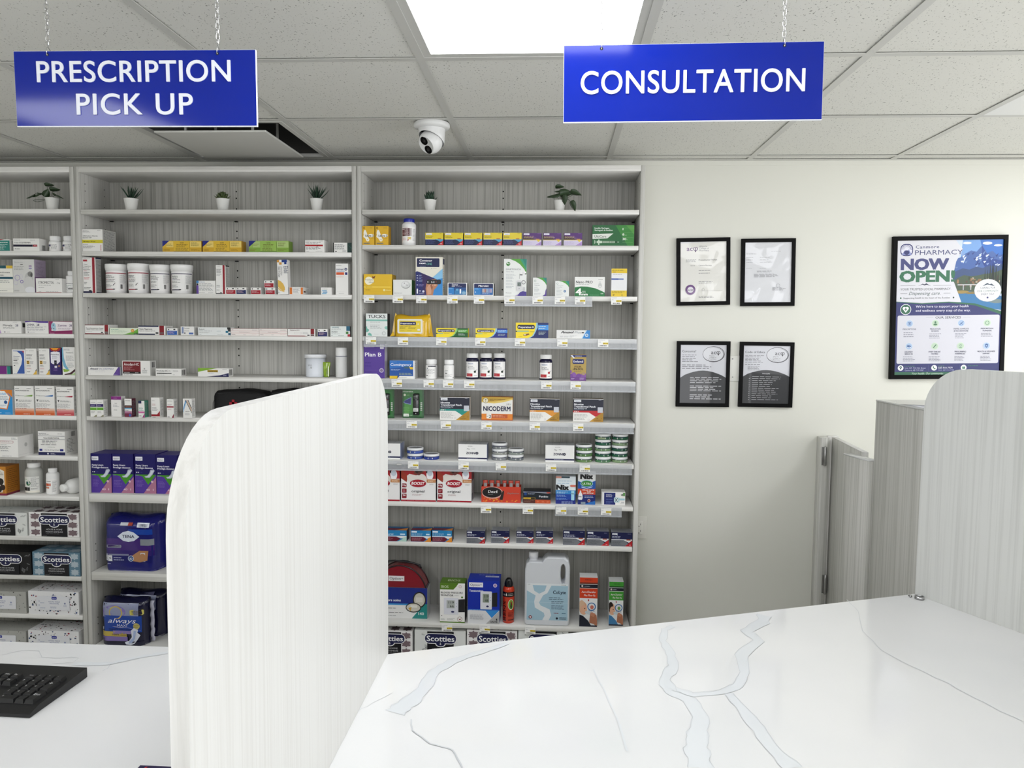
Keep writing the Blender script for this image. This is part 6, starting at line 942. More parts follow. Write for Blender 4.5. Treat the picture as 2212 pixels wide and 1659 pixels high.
# lozenge cartons and round tins
def zon(x0, x1, yt, by, lb, full=True):
    bx('nicotine_pouch_box', lb, 'box', 'R', 6, x0, x1, yt, [('r', 0, .1, 1, .19, '171c4e'), ('g', .3, .12, .7, .17, 1, 'b8bcd0'), t('ZONNI', .28, .4, .13, '131a3c', .32, .04), ('c', .655, .465, .085, '131a3c'), t('c', .64, .43, .1, 'e8e8ea', .035, .01), ('g', .33, .86, .6, .91, 1, '222222'), t('Play', .3, .68, .08, '666666', .11, i=.3), ('g', .46, .7, .6, .76, 1, '777777')], 'ebebe9', side='b4b8c4', top='b9bbbb', depth=.09, by=by, group='white nicotine pouch cartons', tart=[('r', .24, 0, .25, 1, '8d8f90'), ('r', .49, 0, .5, 1, '8d8f90'), ('r', .74, 0, .75, 1, '8d8f90')], sart=[('r', .0, 0, .14, 1, '6a7cb4'), ('r', .24, 0, .4, 1, '55689c'), ('r', .52, 0, .66, 1, '55689c')])
zon(800, 865, 958, 992, 'white pouch carton half hidden behind the left divider')
zon(990, 1052, 960, 995.3, 'white pouch carton with a navy foot line in the middle of its shelf')
zon(1178.3, 1241, 962, 998.3, 'white pouch carton with a navy foot line next to the green tins')
def tinstack(x0, x1, by, ytop_, n_, col, cols, where, group):
    zb0 = SH['R'][6]; base = atZ((x0+x1)/2, by, zb0); Y = base.y; a = atY(x0, by-10, Y+.03).x; b_ = atY(x1, by-10, Y+.03).x; r = (b_-a)/2
    zt = atY((x0+x1)/2, ytop_, Y+.008).z; h = (zt-zb0)/n_; rn = random.Random(int(x0))
    for k in range(n_):
        jx = rn.uniform(-.0016, .0016) if k else 0; z0 = zb0+.0004+k*h
        nm = '' if n_ == 1 else (', %s' % ('bottom of its stack' if k == 0 else 'top of its stack' if k == n_-1 else {3: ['', 'middle of its stack'], 5: ['', 'second from the bottom', 'middle of its stack', 'second from the top']}[n_][k]))
        o = empty('lozenge_tin', ((a+b_)/2+jx, Y+r, z0), rz=rn.uniform(-.5, .5)); tag(o, where+nm, 'tin', group)
        hh = h-.0006; c1 = cols[k % len(cols)]; rt = Matrix.Identity(4)
        mb = MB(); mb.lathe([(.0005, 0), (r*.96, 0), (r, .0012), (r, hh*.55), (r*.985, hh*.56), (.0005, hh*.56)], 36, c1, 'plastic', cap=False)
        f, W_, H_ = wrap_map(r, 0.0015, hh*.55, 1.35); art(mb, [('r', 0, .8, 1, 1, NV), ('r', .06+.2*rn.random(), .1, .5, .75, '9fb08a' if c1[0] in '34' and col == 'g' else c1), ('R', .5, .18, .74, .7, .1, 'd8dcd8'), ('g', .52, .3, .72, .6, 1, '3a3a3a'), ('c', .3, .98, .2, 'e8e8e8')], f, W_, H_, 'print', True, seed=k+int(x0)); mb.build('base', o)
        mb = MB(); mb.lathe([(r*.985, hh*.57), (r*1.0, hh*.6), (r*1.01, hh*.85), (r*.97, hh*.98), (r*.86, hh), (r*.84, hh*.94), (.0005, hh*.94)], 36, 'e9eaea', 'plastic', cap=False)
        n = 28; cz = hh*.94+.0001
        mb.add([(r*.83*math.cos(6.2832*q/n), r*.83*math.sin(6.2832*q/n), cz) for q in range(n)], [tuple(range(n))], {'b': '9a9ca0', 'a': '8e9092', 'g': '8a9488'}[col])
        mb.add([(-r*.6, -r*.1, cz+.0001), (r*.1, r*.1, cz+.0001), (r*.7, r*.4, cz+.0001), (r*.3, -r*.05, cz+.0001)], [(0, 1, 2, 3)], '3a3c3c')
        mb.build('lid', o)
tinstack(879.5, 914.6, 992.7, 968, 2, 'b', ['3f58a4', '4a62ac'], 'blue and white round tin in the left stack of two', 'round blue tins')
tinstack(915, 948.6, 993.8, 981, 1, 'b', ['30489c'], 'single blue and white round tin beside the blue stack', 'round blue tins')
tinstack(1062.3, 1096, 995.5, 957.5, 3, 'a', ['8f9294', 'a8aaa4', '8c9092'], 'grey and white round tin in the stack of three', 'round grey tins')
tinstack(1097, 1131, 996, 970, 2, 'a', ['7c8286', '98a09a'], 'grey and white round tin in the stack of two', 'round grey tins')
tinstack(1243.5, 1279, 999.5, 961, 3, 'g', ['6f8f5a', '5f8a50', '6a9058'], 'light green round tin in the stack of three', 'round green tins')
tinstack(1285.3, 1319.8, 1000, 937.5, 5, 'g', ['5c8a62', '2c6a48', '7a9a72', '24644a', '3a7456'], 'green round tin in the left stack of five', 'round green tins')
tinstack(1321, 1356, 1000.3, 938, 5, 'g', ['8aa47c', '2a6a4a', '276048', '86a07c', '2c6a4c'], 'green round tin in the right stack of five', 'round green tins')
# drinks, glucose tabs, tests, lice kits
BO = [('r', 0, 0, 1, .05, 'a0182c'), ('r', 0, .72, 1, 1, 'a8242a'), ('p', [(0, .72), (.16, .6), (.2, .8), (0, 1)], '9c3a24'), ('p', [(.18, .62), (.17, .8), (.24, .86), (.34, .84), (.44, .82), (.55, .87), (.66, .85), (.72, .78), (.76, .7), (.74, .6)], 'dcd6d0'), ('p', [(.36, .86), (.4, 1), (.66, 1), (.64, .9), (.52, .82)], '7a3a2a'), ('e', .46, .94, .05, .05, '3a1c16'), ('e', .56, .95, .05, .04, '3a1c16'), ('e', .5, .87, .05, .03, '6a3a3a'), ('e', .83, .84, .1, .16, 'e9e9ec'), ('r', .72, .9, .76, 1, '1a1416'), ('e', .83, .9, .075, .1, 'c4ccd6'), ('r', .74, .6, 1, .7, 'c08a5c'), ('g', .78, .62, .98, .68, 2, 'ecd8c0'), ('e', .49, .57, .24, .125, 'c8c0c0'), ('e', .49, .57, .235, .118, 'a3122c'), t('BOOST', .49, .525, .09, 'f2ecec', .38, .03, a='c', i=.2), t('original', .49, .29, .075, '34343a', .37, .01, a='c'), ('g', .32, .19, .66, .24, 2, 'b08a8a'), ('g', .82, .52, .97, .57, 2, '9a9a9a'), ('R', .03, .44, .16, .56, .02, '8e1428'), ('R', .03, .27, .16, .4, .02, '8e1428'), ('R', .03, .1, .16, .24, .02, '8e1428'), t('10g', .045, .49, .045, 'f0e8e8', .1, .02), t('26', .05, .17, .045, 'f0e8e8', .08, .03), ('g', .05, .3, .14, .38, 2, 'd8a8b0'), ('g', .02, .02, .96, .035, 1, 'd87a84')]
for k, (xa, xb, by) in enumerate(((788, 863.5, 1082), (866.3, 941.5, 1083.5), (944.3, 1018.8, 1085))):
    bx('nutrition_drink_box', ['red and white drink carton mostly hidden behind the left divider', 'red and white drink carton, middle of the three drink cartons', 'red and white drink carton, right one beside the orange tubes'][k], 'box', 'R', 7, xa, xb, 1014.5, BO, 'e6e5e4', side='b9b4b6', top='7a1820', depth=.105, by=by, group='nutrition drink cartons', sart=[('r', 0, .62, 1, 1, '7c1a28'), ('g', .1, .3, .9, .58, 5, '8a8a90'), ('r', .1, .05, .5, .25, '5a5a66')])
a, b_, Y, zb, h = span('R', 7, 1040, 1125, 1051.5, .01, 1085.8); w_ = b_-a; D4 = empty('glucose_tablet_display', ((a+b_)/2, Y, zb)); tag(D4, 'orange open display tray holding upright glucose tablet tubes', 'display box')
mb = MB(); tk = .0008
mb.box(-w_/2, w_/2, 0, tk, 0, h, 'c9452c'); mb.box(-w_/2, w_/2, .055, .055+tk, 0, h, 'c9452c'); mb.box(-w_/2, -w_/2+tk, tk, .055, 0, h, 'b03c28'); mb.box(w_/2-tk, w_/2, tk, .055, 0, h, 'b03c28'); mb.box(-w_/2+tk, w_/2-tk, tk, .055, 0, tk, 'b03c28')
rn = random.Random(8); fl = []
for q in range(26): cx, cy = rn.random()*.96+.02, rn.random()*.25+.03; fl.append(('p', [(cx-.03, cy-.02), (cx, cy+.1*rn.random()), (cx+.03, cy), (cx+.01, cy-.03)], rn.choice(['e08a2c', 'e6a23c', 'd8702a'])))
art(mb, fl+[('e', .28, .62, .27, .38, 'd8a89c'), ('e', .27, .64, .25, .33, '15110f'), t('Dex4', .17, .6, .17, 'ececec', .24, .012, i=.1), ('g', .18, .48, .36, .54, 1, '9a9a9a'), ('p', [(.46, .2), (.5, .5), (.55, .78), (.58, .7), (.56, .4), (.54, .16)], '2a2420'), t('Explosion', .66, .56, .1, '9a8a84', .3, .01, i=.3)], lambda u, v, l: ((u-.5)*w_, -l, v*h), w_, h); mb.build('tray', D4)
zt = atY(1080, 1037.5, Y+.02).z-zb
for q in range(6):
    rr = .0135 if q not in (2, 3) else .0115; xq = (-w_/2+.0155+q*(w_-.031)/5); mb = MB()
    mb.lathe([(.0005, 0), (rr*.8, 0), (rr*.8, zt*.93), (rr*.83, zt*.94), (rr*.83, zt), (.0005, zt)], 20, 'c4574a', 'gloss', cap=False)
    f, W_, H_ = wrap_map(rr*.8, h*.9, zt*.9, 1.2); art(mb, [('r', .3, .05, .8, .95, 'a8a8a8'), ('g', .34, .1, .76, .9, 4, '5a5a5a')], f, W_, H_, 'print', True, seed=q)
    tb = mb.build('tablet_tube', D4, loc=(xq, .0155, .001))
bx('test_kit_box', 'low black and orange test kit carton with a yellow stripe', 'box', 'R', 7, 1130.3, 1189.6, 1061, [('r', 0, .86, 1, 1, '2a2f44'), ('r', 0, 0, 1, .3, '5a2a20'), ('r', .44, 0, 1, .3, 'c4582c'), ('p', [(0, .86), (.2, .9), (.9, .82), (1, .86), (1, .9), (0, .94)], 'a8acb8'), ('R', .01, .33, .44, .47, .02, 'd8b438'), t('COVID-19', .03, .36, .08, '2a2410', .24, .02), ('r', .28, .34, .43, .46, '26221a'), ('R', .03, .64, .13, .85, .02, '244a8a'), ('g', .16, .7, .48, .84, 2, 'a8b0c4'), t('Panbio', .58, .5, .14, 'e8eaee', .33, .02), ('g', .04, .06, .4, .26, 3, '8a6a5a'), ('r', .85, .84, .98, .93, 'c8604c'), ('g', .5, .06, .6, .24, 2, 'e0906a'), ('g', .68, .06, .78, .24, 2, 'e0906a'), ('g', .86, .06, .96, .24, 2, 'e0906a')], '14222c', depth=.06, by=1087.3, top='15171e')
bx('lice_treatment_box', 'blue and white lice treatment carton with a pale blue bottle picture', 'box', 'R', 7, 1200.8, 1244, 1029.3, [('r', 0, 0, 1, .5, '1a4aa4'), ('r', 0, .36, 1, .5, '3a8cc8'), ('r', 0, 0, 1, .16, '182c86'), ('r', 0, .93, .28, 1, 'd8a090'), ('r', .28, .94, .7, 1, '34505c'), ('g', .12, .8, .82, .87, 1, 'a8c4d8'), ('g', .06, .72, .94, .78, 1, 'a8c4d8'), t('Nix', .04, .52, .17, '121216', .6, .07), ('p', [(.7, .66), (.76, .62), (1, .62), (1, .7), (.76, .7)], 'd88070'), ('R', .8, .5, .92, .6, .01, 'e8eef0'), ('R', .78, .14, .94, .48, .02, 'a8d4e4'), t('Nix', .8, .36, .04, '16202c', .13, .03), ('g', .05, .26, .66, .34, 2, 'a8c8ec'), ('g', .05, .38, .7, .46, 2, 'd0e8f4'), ('g', .04, .14, .66, .22, 2, '8ab0e8'), ('g', .3, .02, .96, .1, 2, 'c8dcf4')], 'e4ecf0', depth=.05, by=1088.8)
bx('lice_treatment_box', 'taller white, blue and orange lice treatment carton with a green oval', 'box', 'R', 7, 1248.8, 1287, 1018, [('r', 0, .47, 1, .72, '1c5cac'), ('r', 0, .22, 1, .47, 'cc4a24'), ('r', 0, .0, 1, .3, '162a74'), ('p', [(.3, .0), (1, 0), (1, .12)], '2a70b8'), ('p', [(0, .7), (.5, .62), (1, .72), (1, .74), (0, .74)], 'e4ecf0'), t('Nix', .15, .77, .15, '121216', .68, .07), ('e', .5, .63, .36, .1, '9ac0d8'), ('e', .5, .63, .32, .085, '3a8a34'), t('ULTRA', .5, .6, .055, 'e8f0e4', .48, .03, a='c', i=.1), ('p', [(.2, .54), (.5, .5), (.85, .55), (.8, .52), (.5, .475), (.2, .51)], 'b8d4e8'), t('KILLS LICE', .6, .42, .035, 'f2ece4', .66, .03, a='c'), t('TUE', .62, .375, .035, 'f2ece4', .24, .03, a='c'), t('LES POUX', .6, .325, .035, 'f2ece4', .6, .03, a='c'), ('p', [(.02, .16), (.04, .3), (.1, .36), (.12, .42), (.18, .42), (.2, .36), (.26, .3), (.28, .2), (.24, .14), (.06, .14)], 'e8e8ea'), t('Nix', .05, .22, .035, '16161c', .17, .03), ('g', .38, .2, .95, .28, 2, 'c8d4ec'), ('e', .64, .12, .08, .05, 'd8b8ac'), ('e', .64, .12, .04, .035, '7a2a24'), ('r', .18, .01, .44, .08, '8a98a4')], 'e9eaea', depth=.05, by=1090)
bx('test_kit_box', 'low white and navy kit carton with a round crossed emblem', 'box', 'R', 7, 1300, 1351, 1063, [('r', .1, .03, .58, .94, '1b2c74'), ('r', .02, .0, .08, 1, 'd0d2d4'), ('R', .52, .2, .76, .6, .08, 'c8dce0'), ('c', .62, .4, .17, '8ab0b8'), ('c', .62, .4, .14, 'd8e6e8'), ('p', [(.56, .5), (.58, .52), (.68, .3), (.66, .28)], '2a3a44'), ('p', [(.68, .5), (.66, .52), (.56, .3), (.58, .28)], '2a3a44'), ('r', .9, .7, .99, .95, '6a9a5a'), ('p', [(.8, .8), (.88, .7), (.9, .86)], '3a4a3a'), ('r', .74, .38, .98, .52, 'a8ccd8'), ('g', .18, .6, .5, .85, 3, 'e0e4f0'), ('g', .18, .4, .52, .5, 1, '7a8ac0'), ('g', .18, .1, .48, .34, 3, '6a7ab4'), t('BTNX', .84, .2, .05, '2a4a6a', .11, .02), ('g', .8, .1, .97, .15, 1, '999999')], depth=.06, by=1091.3)
CG = lambda c1, c2: [('r', 0, .5, 1, 1, '2a86b8'), ('r', 0, .44, 1, .5, 'dfe4e6'), ('p', [(0, .02), (.62, .02), (.78, .24), (.62, .42), (0, .42)], '6e1830'), ('p', [(.66, 0), (1, 0), (1, .45), (.78, .44), (.86, .24)], c1), ('p', [(.62, .44), (1, .44), (.8, .28)], 'e4e6e4'), ('r', .04, .8, .3, .94, 'dfe8ee'), t('Option+', .07, .84, .05, '2a5a8a', .2, .01), ('g', .04, .56, .72, .74, 2, 'c8e4f0'), ('r', .76, .6, .94, .72, 'c8e4f0'), ('g', .05, .1, .56, .36, 4, 'c08a98'), ('g', .78, .86, .96, .9, 1, 'a8d0e4')]
TG = [('r', 0, 0, 1, .6, '6e1c34'), ('p', [(.55, 0), (1, 0), (1, .7)], 'd08a3c'), ('r', .4, .7, 1, 1, '2a70a0')]
bx('cold_relief_box', 'blue and maroon carton with a mint corner, half hidden by the left divider', 'box', 'R', 8, 820, 878.5, 1145.5, CG('b8d8cc', ''), '2a86b8', side='232a44', top='2a6a94', depth=.06, by=1169.3, group='blue and maroon cold relief cartons', tart=TG)
bx('cold_relief_box', 'blue and maroon carton with an orange corner, left of the pair', 'box', 'R', 8, 887.3, 930.8, 1146, CG('dc963c', ''), '2a86b8', side='232a44', top='2a6a94', depth=.06, by=1170.4, group='blue and maroon cold relief cartons', tart=TG)
bx('cold_relief_box', 'blue and maroon carton with an orange corner, right of the pair', 'box', 'R', 8, 932.8, 976.6, 1146, CG('dc963c', ''), '2a86b8', side='232a44', top='2a6a94', depth=.06, by=1171, group='blue and maroon cold relief cartons', tart=TG)
GB = [('r', 0, .5, 1, 1, '141a4c'), ('r', 0, .44, 1, .5, 'dfdfe0'), ('p', [(0, .03), (.9, .03), (.66, .42), (0, .42)], '7d8085'), ('p', [(.6, .44), (1, .44), (.84, .26)], 'e4e4e2'), ('p', [(.66, 0), (1, 0), (1, .42)], 'c0222e'), ('R', .72, .43, .92, .5, .02, 'a85a3a'), ('p', [(.04, .82), (.26, .82), (.29, .76), (.29, .94), (.04, .94)], 'e4e6ec'), t('Option+', .06, .85, .05, '2a2a5a', .18, .01), ('g', .04, .56, .64, .74, 2, 'd0d4e4'), ('g', .78, .88, .97, .92, 1, 'c0c4d8'), ('g', .05, .1, .6, .38, 4, '5c5f64'), t('24', .86, .06, .07, 'f0d8d8', .08, .01)]
NG = ['alone, left of the middle', 'second from the left', 'left of the touching middle pair', 'right of the touching middle pair', 'first of the right-hand three', 'middle of the right-hand three', 'against the right shelf side']
for k, (xa, xb, yt, by) in enumerate(((1008, 1047.6, 1147, 1174), (1061, 1100, 1146.5, 1173), (1115.3, 1152.5, 1147, 1173.2), (1157.5, 1195, 1147, 1174), (1216.3, 1263.5, 1146.5, 1177), (1267.6, 1315.5, 1148, 1178.6), (1320.6, 1368.3, 1150.5, 1180))):
    bx('pain_relief_box', 'navy, grey and red caplet carton, ' + NG[k], 'box', 'R', 8, xa, xb, yt, GB, '141a4c', side='6a6f78', top='9a9ca0', depth=.065, by=by, group='navy and grey caplet cartons', tart=[('r', .06, .05, .94, .95, '8a8c90'), ('g', .3, .3, .8, .7, 3, '7a7c80')])
# round first aid kit
a, b_, Y, zb, h = span('R', 9, 804, 923, 1214, .02, 1335); w_ = b_-a; FA = empty('first_aid_kit', ((a+b_)/2, Y, zb)); tag(FA, 'half-round red zipped first aid case in a blue and white sleeve', 'first aid kit')
hh = h*.93; pts = [(-w_/2*.97, .004), (w_/2*.97, .004), (w_/2*.97, hh*.45)]+[(w_/2*.97*math.cos(R_(q)), hh*.45+(hh*.55)*math.sin(R_(q))) for q in range(8, 173, 9)]+[(-w_/2*.97, hh*.45)]
mb = MB(); mb.prism(pts, .004, .075, '8a1a2c', 'gloss'); mb.build('case', FA)
mb = MB(); mb.tube([(x, .003, z_) for x, z_ in pts[2:-1]], .003, 8, '15151a', 'plastic'); mb.tube([(x, .076, z_) for x, z_ in pts[2:-1]], .003, 8, '15151a', 'plastic'); mb.build('zip', FA)
mb = MB(); mb.tube([(-.06, .03, hh-.002), (-.055, .03, hh+.012), (-.03, .03, hh+.014), (.05, .03, hh+.006), (.085, .03, hh-.004), (.09, .03, hh-.018)], .004, 8, '1a1a20', 'plastic'); mb.build('handle', FA)
sl = h*.545; mb = MB(); mb.box(-w_/2, w_/2, -.0012, .082, 0, sl, cols=dict(front='e6e6e4', right='d4d8da', left='d4d8da', top='5a5a60', back='e6e6e4', bot='e6e6e4'))
art(mb, [('r', 0, .48, 1, 1, '16308a'), ('r', 0, .43, 1, .48, '3a90cc'), ('p', [(.72, 0), (1, 0), (1, .48), (.92, .48), (.86, .3)], '1c8c88'), t('Premiers soins', .12, .55, .075, 'e8ecf4', .4, .03), t('140', .84, .12, .09, 'e8f2f0', .1, .02), ('g', .2, .3, .56, .35, 1, '777777'), ('g', .2, .16, .66, .21, 1, '666666'), ('g', .2, .06, .5, .1, 1, 'aaaaaa'), ('e', .86, .62, .12, .26, '2a2624'), ('e', .86, .62, .1, .22, 'c9c5b8'), ('e', .75, .36, .14, .16, '2a2624'), ('e', .75, .36, .125, .13, 'd0ccc0'), ('r', .7, .36, .82, .44, 'e6e4dc'), ('r', .8, .54, .92, .7, 'dcd8d0'), ('p', [(.66, .34), (.7, .24), (.72, .38)], 'c8a03c')], lambda u, v, l: ((u-.5)*w_, -.0012-l, v*sl), w_, sl, 'gloss'); mb.build('sleeve', FA)
mb = MB(); lx0, lx1 = atY(839, 1250, Y).x-(a+b_)/2, atY(873, 1250, Y).x-(a+b_)/2; lz0, lz1 = atY(856, 1255.5, Y).z-zb, atY(856, 1244.5, Y).z-zb
mb.box(lx0, lx1, .002, .0039, lz0, lz1, 'e4e2e4'); art(mb, [t('Option+', .07, .28, .5, '2a2a34', .86, .012)], lambda u, v, l: (lx0+u*(lx1-lx0), .002-l, lz0+v*(lz1-lz0)), lx1-lx0, lz1-lz0); mb.build('brand_patch', FA)
def monitor(x, y, s, asp, scr='8f998c', dig=('119', '66')):
    """printed picture of a blood pressure monitor with its dark cuff"""
    return [('p', [(x+s*.85, y-.1), (x+s*1.5, y-.09), (x+s*1.5, y+.24), (x+s*.85, y+.22)], '26262a'), ('R', x-.02, y-.16, x+s, y+.26, .02, 'dcdde4'), ('r', x+s*.16, y+.0, x+s*.74, y+.2, scr), t(dig[0], x+s*.3, y+.115, .06, '1a1e1c', s*.38, .01), t(dig[1], x+s*.4, y+.02, .06, '1a1e1c', s*.28, .01), ('e', x+s*.6, y-.09, s*.12, .022, '23285c'), ('c', x+s*.87, y+.12, .008, '8a8ca0'), ('c', x+s*.87, y+.05, .008, '8a8ca0')]
bx('blood_pressure_monitor_box', 'tall white and olive green monitor carton with a slanted green top', 'box', 'R', 9, 950.3, 1004.5, 1260, [('r', 0, .84, 1, 1, '5e8228'), ('p', [(.54, .84), (.66, .92), (.74, 1), (1, 1), (1, .84)], 'ecebe8'), ('r', 0, 0, 1, .03, '5e8228'), t('BIOS', .06, .88, .06, 'e0e8cc', .28, .0), ('c', .81, .92, .04, 'd8c8c8'), ('c', .81, .92, .025, 'e8e0e0'), t('BLOOD PRESSURE', .04, .74, .045, '3a3a40', .88, .015), t('MONITOR', .04, .67, .045, '3a3a40', .5, .015), ('g', .58, .675, .84, .7, 1, '8a8a8a'), ('c', .89, .65, .025, '5e8a3a')]+monitor(.18, .37, .56, 1, 'b4b8b4')+[('c', .8, .1, .065, 'b8a8a0'), ('c', .8, .1, .052, 'eeecea'), ('p', [(.74, .12), (.8, .07), (.87, .12), (.8, .1)], '8a1a24'), ('g', .04, .06, .24, .12, 3, '999999'), ('g', .3, .06, .62, .12, 3, '999999'), ('c', .08, .18, .01, '1a1a1a')], side='3a3a34', top='5e8228', depth=.075, by=1345.3, tart=[t('BIOS', .28, .35, .3, 'dce4c8', .5)])
bx('blood_pressure_monitor_box', 'larger royal blue monitor carton with a pale lower half', 'box', 'R', 9, 1010.4, 1079.5, 1255, [('r', 0, 0, 1, .31, 'dcdddf'), ('r', 0, .31, 1, .335, '3a78c8'), ('p', [(.56, .31), (.98, .31), (.76, .14)], '3a90d4'), ('p', [(.58, 0), (1, 0), (1, .31)], 'b4b4b4'), ('r', .04, .85, .48, .96, 'e8e8ee'), t('Option+', .08, .88, .05, '26284a', .36, .01), ('c', .86, .9, .045, 'd4cce0'), ('c', .86, .9, .03, 'a48ab0'), t('Tensiomètre', .05, .745, .045, 'e6e8f4', .44, .03)]+monitor(.42, .5, .34, 1)+[t('UNITÉ', .72, .03, .045, '2a2a30', .22, .01), t('1', .9, .09, .04, '2a2a30', .03, .01), ('g', .08, .1, .56, .22, 5, 'a8a8b0'), ('g', .04, .315, .5, .33, 1, 'c8dcf0')], '1736a8', side='142c8a', top='1b3aae', depth=.1, by=1347.5, tart=[('r', .52, .5, .95, .68, 'c8cce0'), ('g', .3, .75, .95, .85, 1, 'c8cce0'), ('g', .56, .54, .9, .64, 1, '3a4a8a')])
# spray can
a, b_, Y, zb, h = span('R', 9, 1085.5, 1111, 1252.5, .02, 1347.3); r = (b_-a)/2; Cn = empty('bear_spray_can', ((a+b_)/2, Y+r, zb)); tag(Cn, 'orange aerosol can with a black nozzle and vertical black lettering', 'spray can')
mb = MB(); mb.lathe([(.0005, 0), (r*.94, 0), (r, .002), (r, h*.72)]+[(r*(.62+.38*math.cos(R_(q))), h*.72+h*.1*math.sin(R_(q))) for q in range(15, 91, 15)]+[(.0005, h*.82)], 40, 'c8401f', 'gloss', cap=False)
f, W_, H_ = wrap_map(r, 0, h*.72, 1.35); art(mb, [('r', 0, .84, 1, .99, '16130f'), t('6', .34, .875, .08, 'f0ece4', .09, .03), ('g', .5, .87, .95, .96, 2, 'd8d0c8'), t('20', .16, .88, .05, 'd8d0c8', .12, .02), ('t', 'BENS', .36, .08, .2, '17110d', {'up': 1, 'w': .62, 'b': .05}), ('e', .68, .6, .2, .17, 'd8d4b8'), ('e', .68, .6, .17, .14, '7aa43c'), ('p', [(.6, .46), (.66, .68), (.7, .68), (.76, .46)], '1c2414'), ('r', .5, .1, .95, .13, '5a1c10'), ('g', .5, .2, .92, .36, 4, '5a1c10')], f, W_, H_, 'gloss', True); mb.build('can', Cn)
mb = MB(); mb.lathe([(r*.66, h*.8), (r*.72, h*.81), (r*.72, h*.88), (r*.6, h*.93), (r*.5, h*.97), (r*.3, h), (.0005, h)], 28, '17171a', 'plastic', cap=False); mb.box(-.004, .004, -r*.8, -r*.4, h*.9, h*.955, '17171a', 'plastic'); mb.build('nozzle', Cn)
# jug with a moulded handle hole
a, b_, Y, zb, h = span('R', 9, 1134, 1232, 1199, .012, 1352.3); w_ = b_-a; Jg = empty('solution_jug', ((a+b_)/2, Y, zb)); tag(Jg, 'large translucent plastic jug with a moulded handle and pale blue label', 'jug')
M['jug'] = mat('translucent_polyethylene', 'd3d6da', .35); nb = M['jug'].node_tree.nodes['Principled BSDF']; nb.inputs['Subsurface Weight'].default_value = .2; nb.inputs['Subsurface Radius'].default_value = (.02, .02, .02)
hj = h*.965; dj = .085
outl = [(-w_/2+.008, 0), (w_/2-.008, 0), (w_/2-.002, .006), (w_/2, .02), (w_/2, hj*.86), (w_/2-.006, hj*.955), (w_/2-.022, hj), (0, hj), (-.012, hj*.975), (-.022, hj*.93), (-w_/2+.018, hj*.93), (-w_/2+.006, hj*.89), (-w_/2, hj*.8), (-w_/2, .02), (-w_/2+.002, .006)]
hole = [(w_/2-.030+.0095*math.cos(R_(q))*1.0, hj*.755+hj*.14*math.copysign(abs(math.sin(R_(q)))**.7, math.sin(R_(q)))) for q in range(0, 360, 15)]
bm = bmesh.new()
def ringv(P, y): return [bm.verts.new((x, y, z_)) for x, z_ in P]
def fill(oo, ii):
    ed = [bm.edges.get((oo[i], oo[(i+1) % len(oo)])) or bm.edges.new((oo[i], oo[(i+1) % len(oo)])) for i in range(len(oo))]
    ed += [bm.edges.get((ii[i], ii[(i+1) % len(ii)])) or bm.edges.new((ii[i], ii[(i+1) % len(ii)])) for i in range(len(ii))]
    bmesh.ops.triangle_fill(bm, use_beauty=True, edges=ed)
insx = lambda P, k, c_: [(c_[0]+(x-c_[0])*k[0], c_[1]+(z_-c_[1])*k[1]) for x, z_ in P]
cc = (0, hj/2); hc = (w_/2-.030, hj*.755)
Ro = [(insx(outl, (.94, .965), cc), 0.0), (insx(outl, (.985, .992), cc), .004), (outl, .014), (outl, dj-.014), (insx(outl, (.985, .992), cc), dj-.004), (insx(outl, (.94, .965), cc), dj)]
Ri = [(insx(hole, (1.5, 1.13), hc), 0.0), (insx(hole, (1.2, 1.05), hc), .004), (hole, .014), (hole, dj-.014), (insx(hole, (1.2, 1.05), hc), dj-.004), (insx(hole, (1.5, 1.13), hc), dj)]
vo = [ringv(P, y) for P, y in Ro]; vi = [ringv(P, y) for P, y in Ri]
for A1 in (vo, vi):
    for p_, q_ in zip(A1, A1[1:]):
        for i in range(len(p_)): bm.faces.new((p_[i], p_[(i+1) % len(p_)], q_[(i+1) % len(p_)], q_[i]))
fill(vo[0], vi[0]); fill(vo[-1], vi[-1]); bmesh.ops.recalc_face_normals(bm, faces=bm.faces[:])
mb = MB(); mb.bm(bm, 'd3d6da', 'jug', False); mb.build('body', Jg)
mb = MB(); cx = -w_/2+.036; mb.lathe([(.017, hj*.925), (.0185, hj*.935), (.0185, hj*.955), (.0205, hj*.957), (.0205, h*.995), (.019, h), (.0005, h)], 32, 'ecedf0', 'plastic', cx=cx, cy=dj/2, cap=False); mb.build('cap', Jg)
mb = MB(); x0_, x1_, z0_, z1_ = -w_/2+.010, w_/2-.008, hj*.085, hj*.62; LW, LH = x1_-x0_, z1_-z0_
mb.box(x0_, x1_, -.0007, .0035, z0_, z1_, 'e2e6e8')
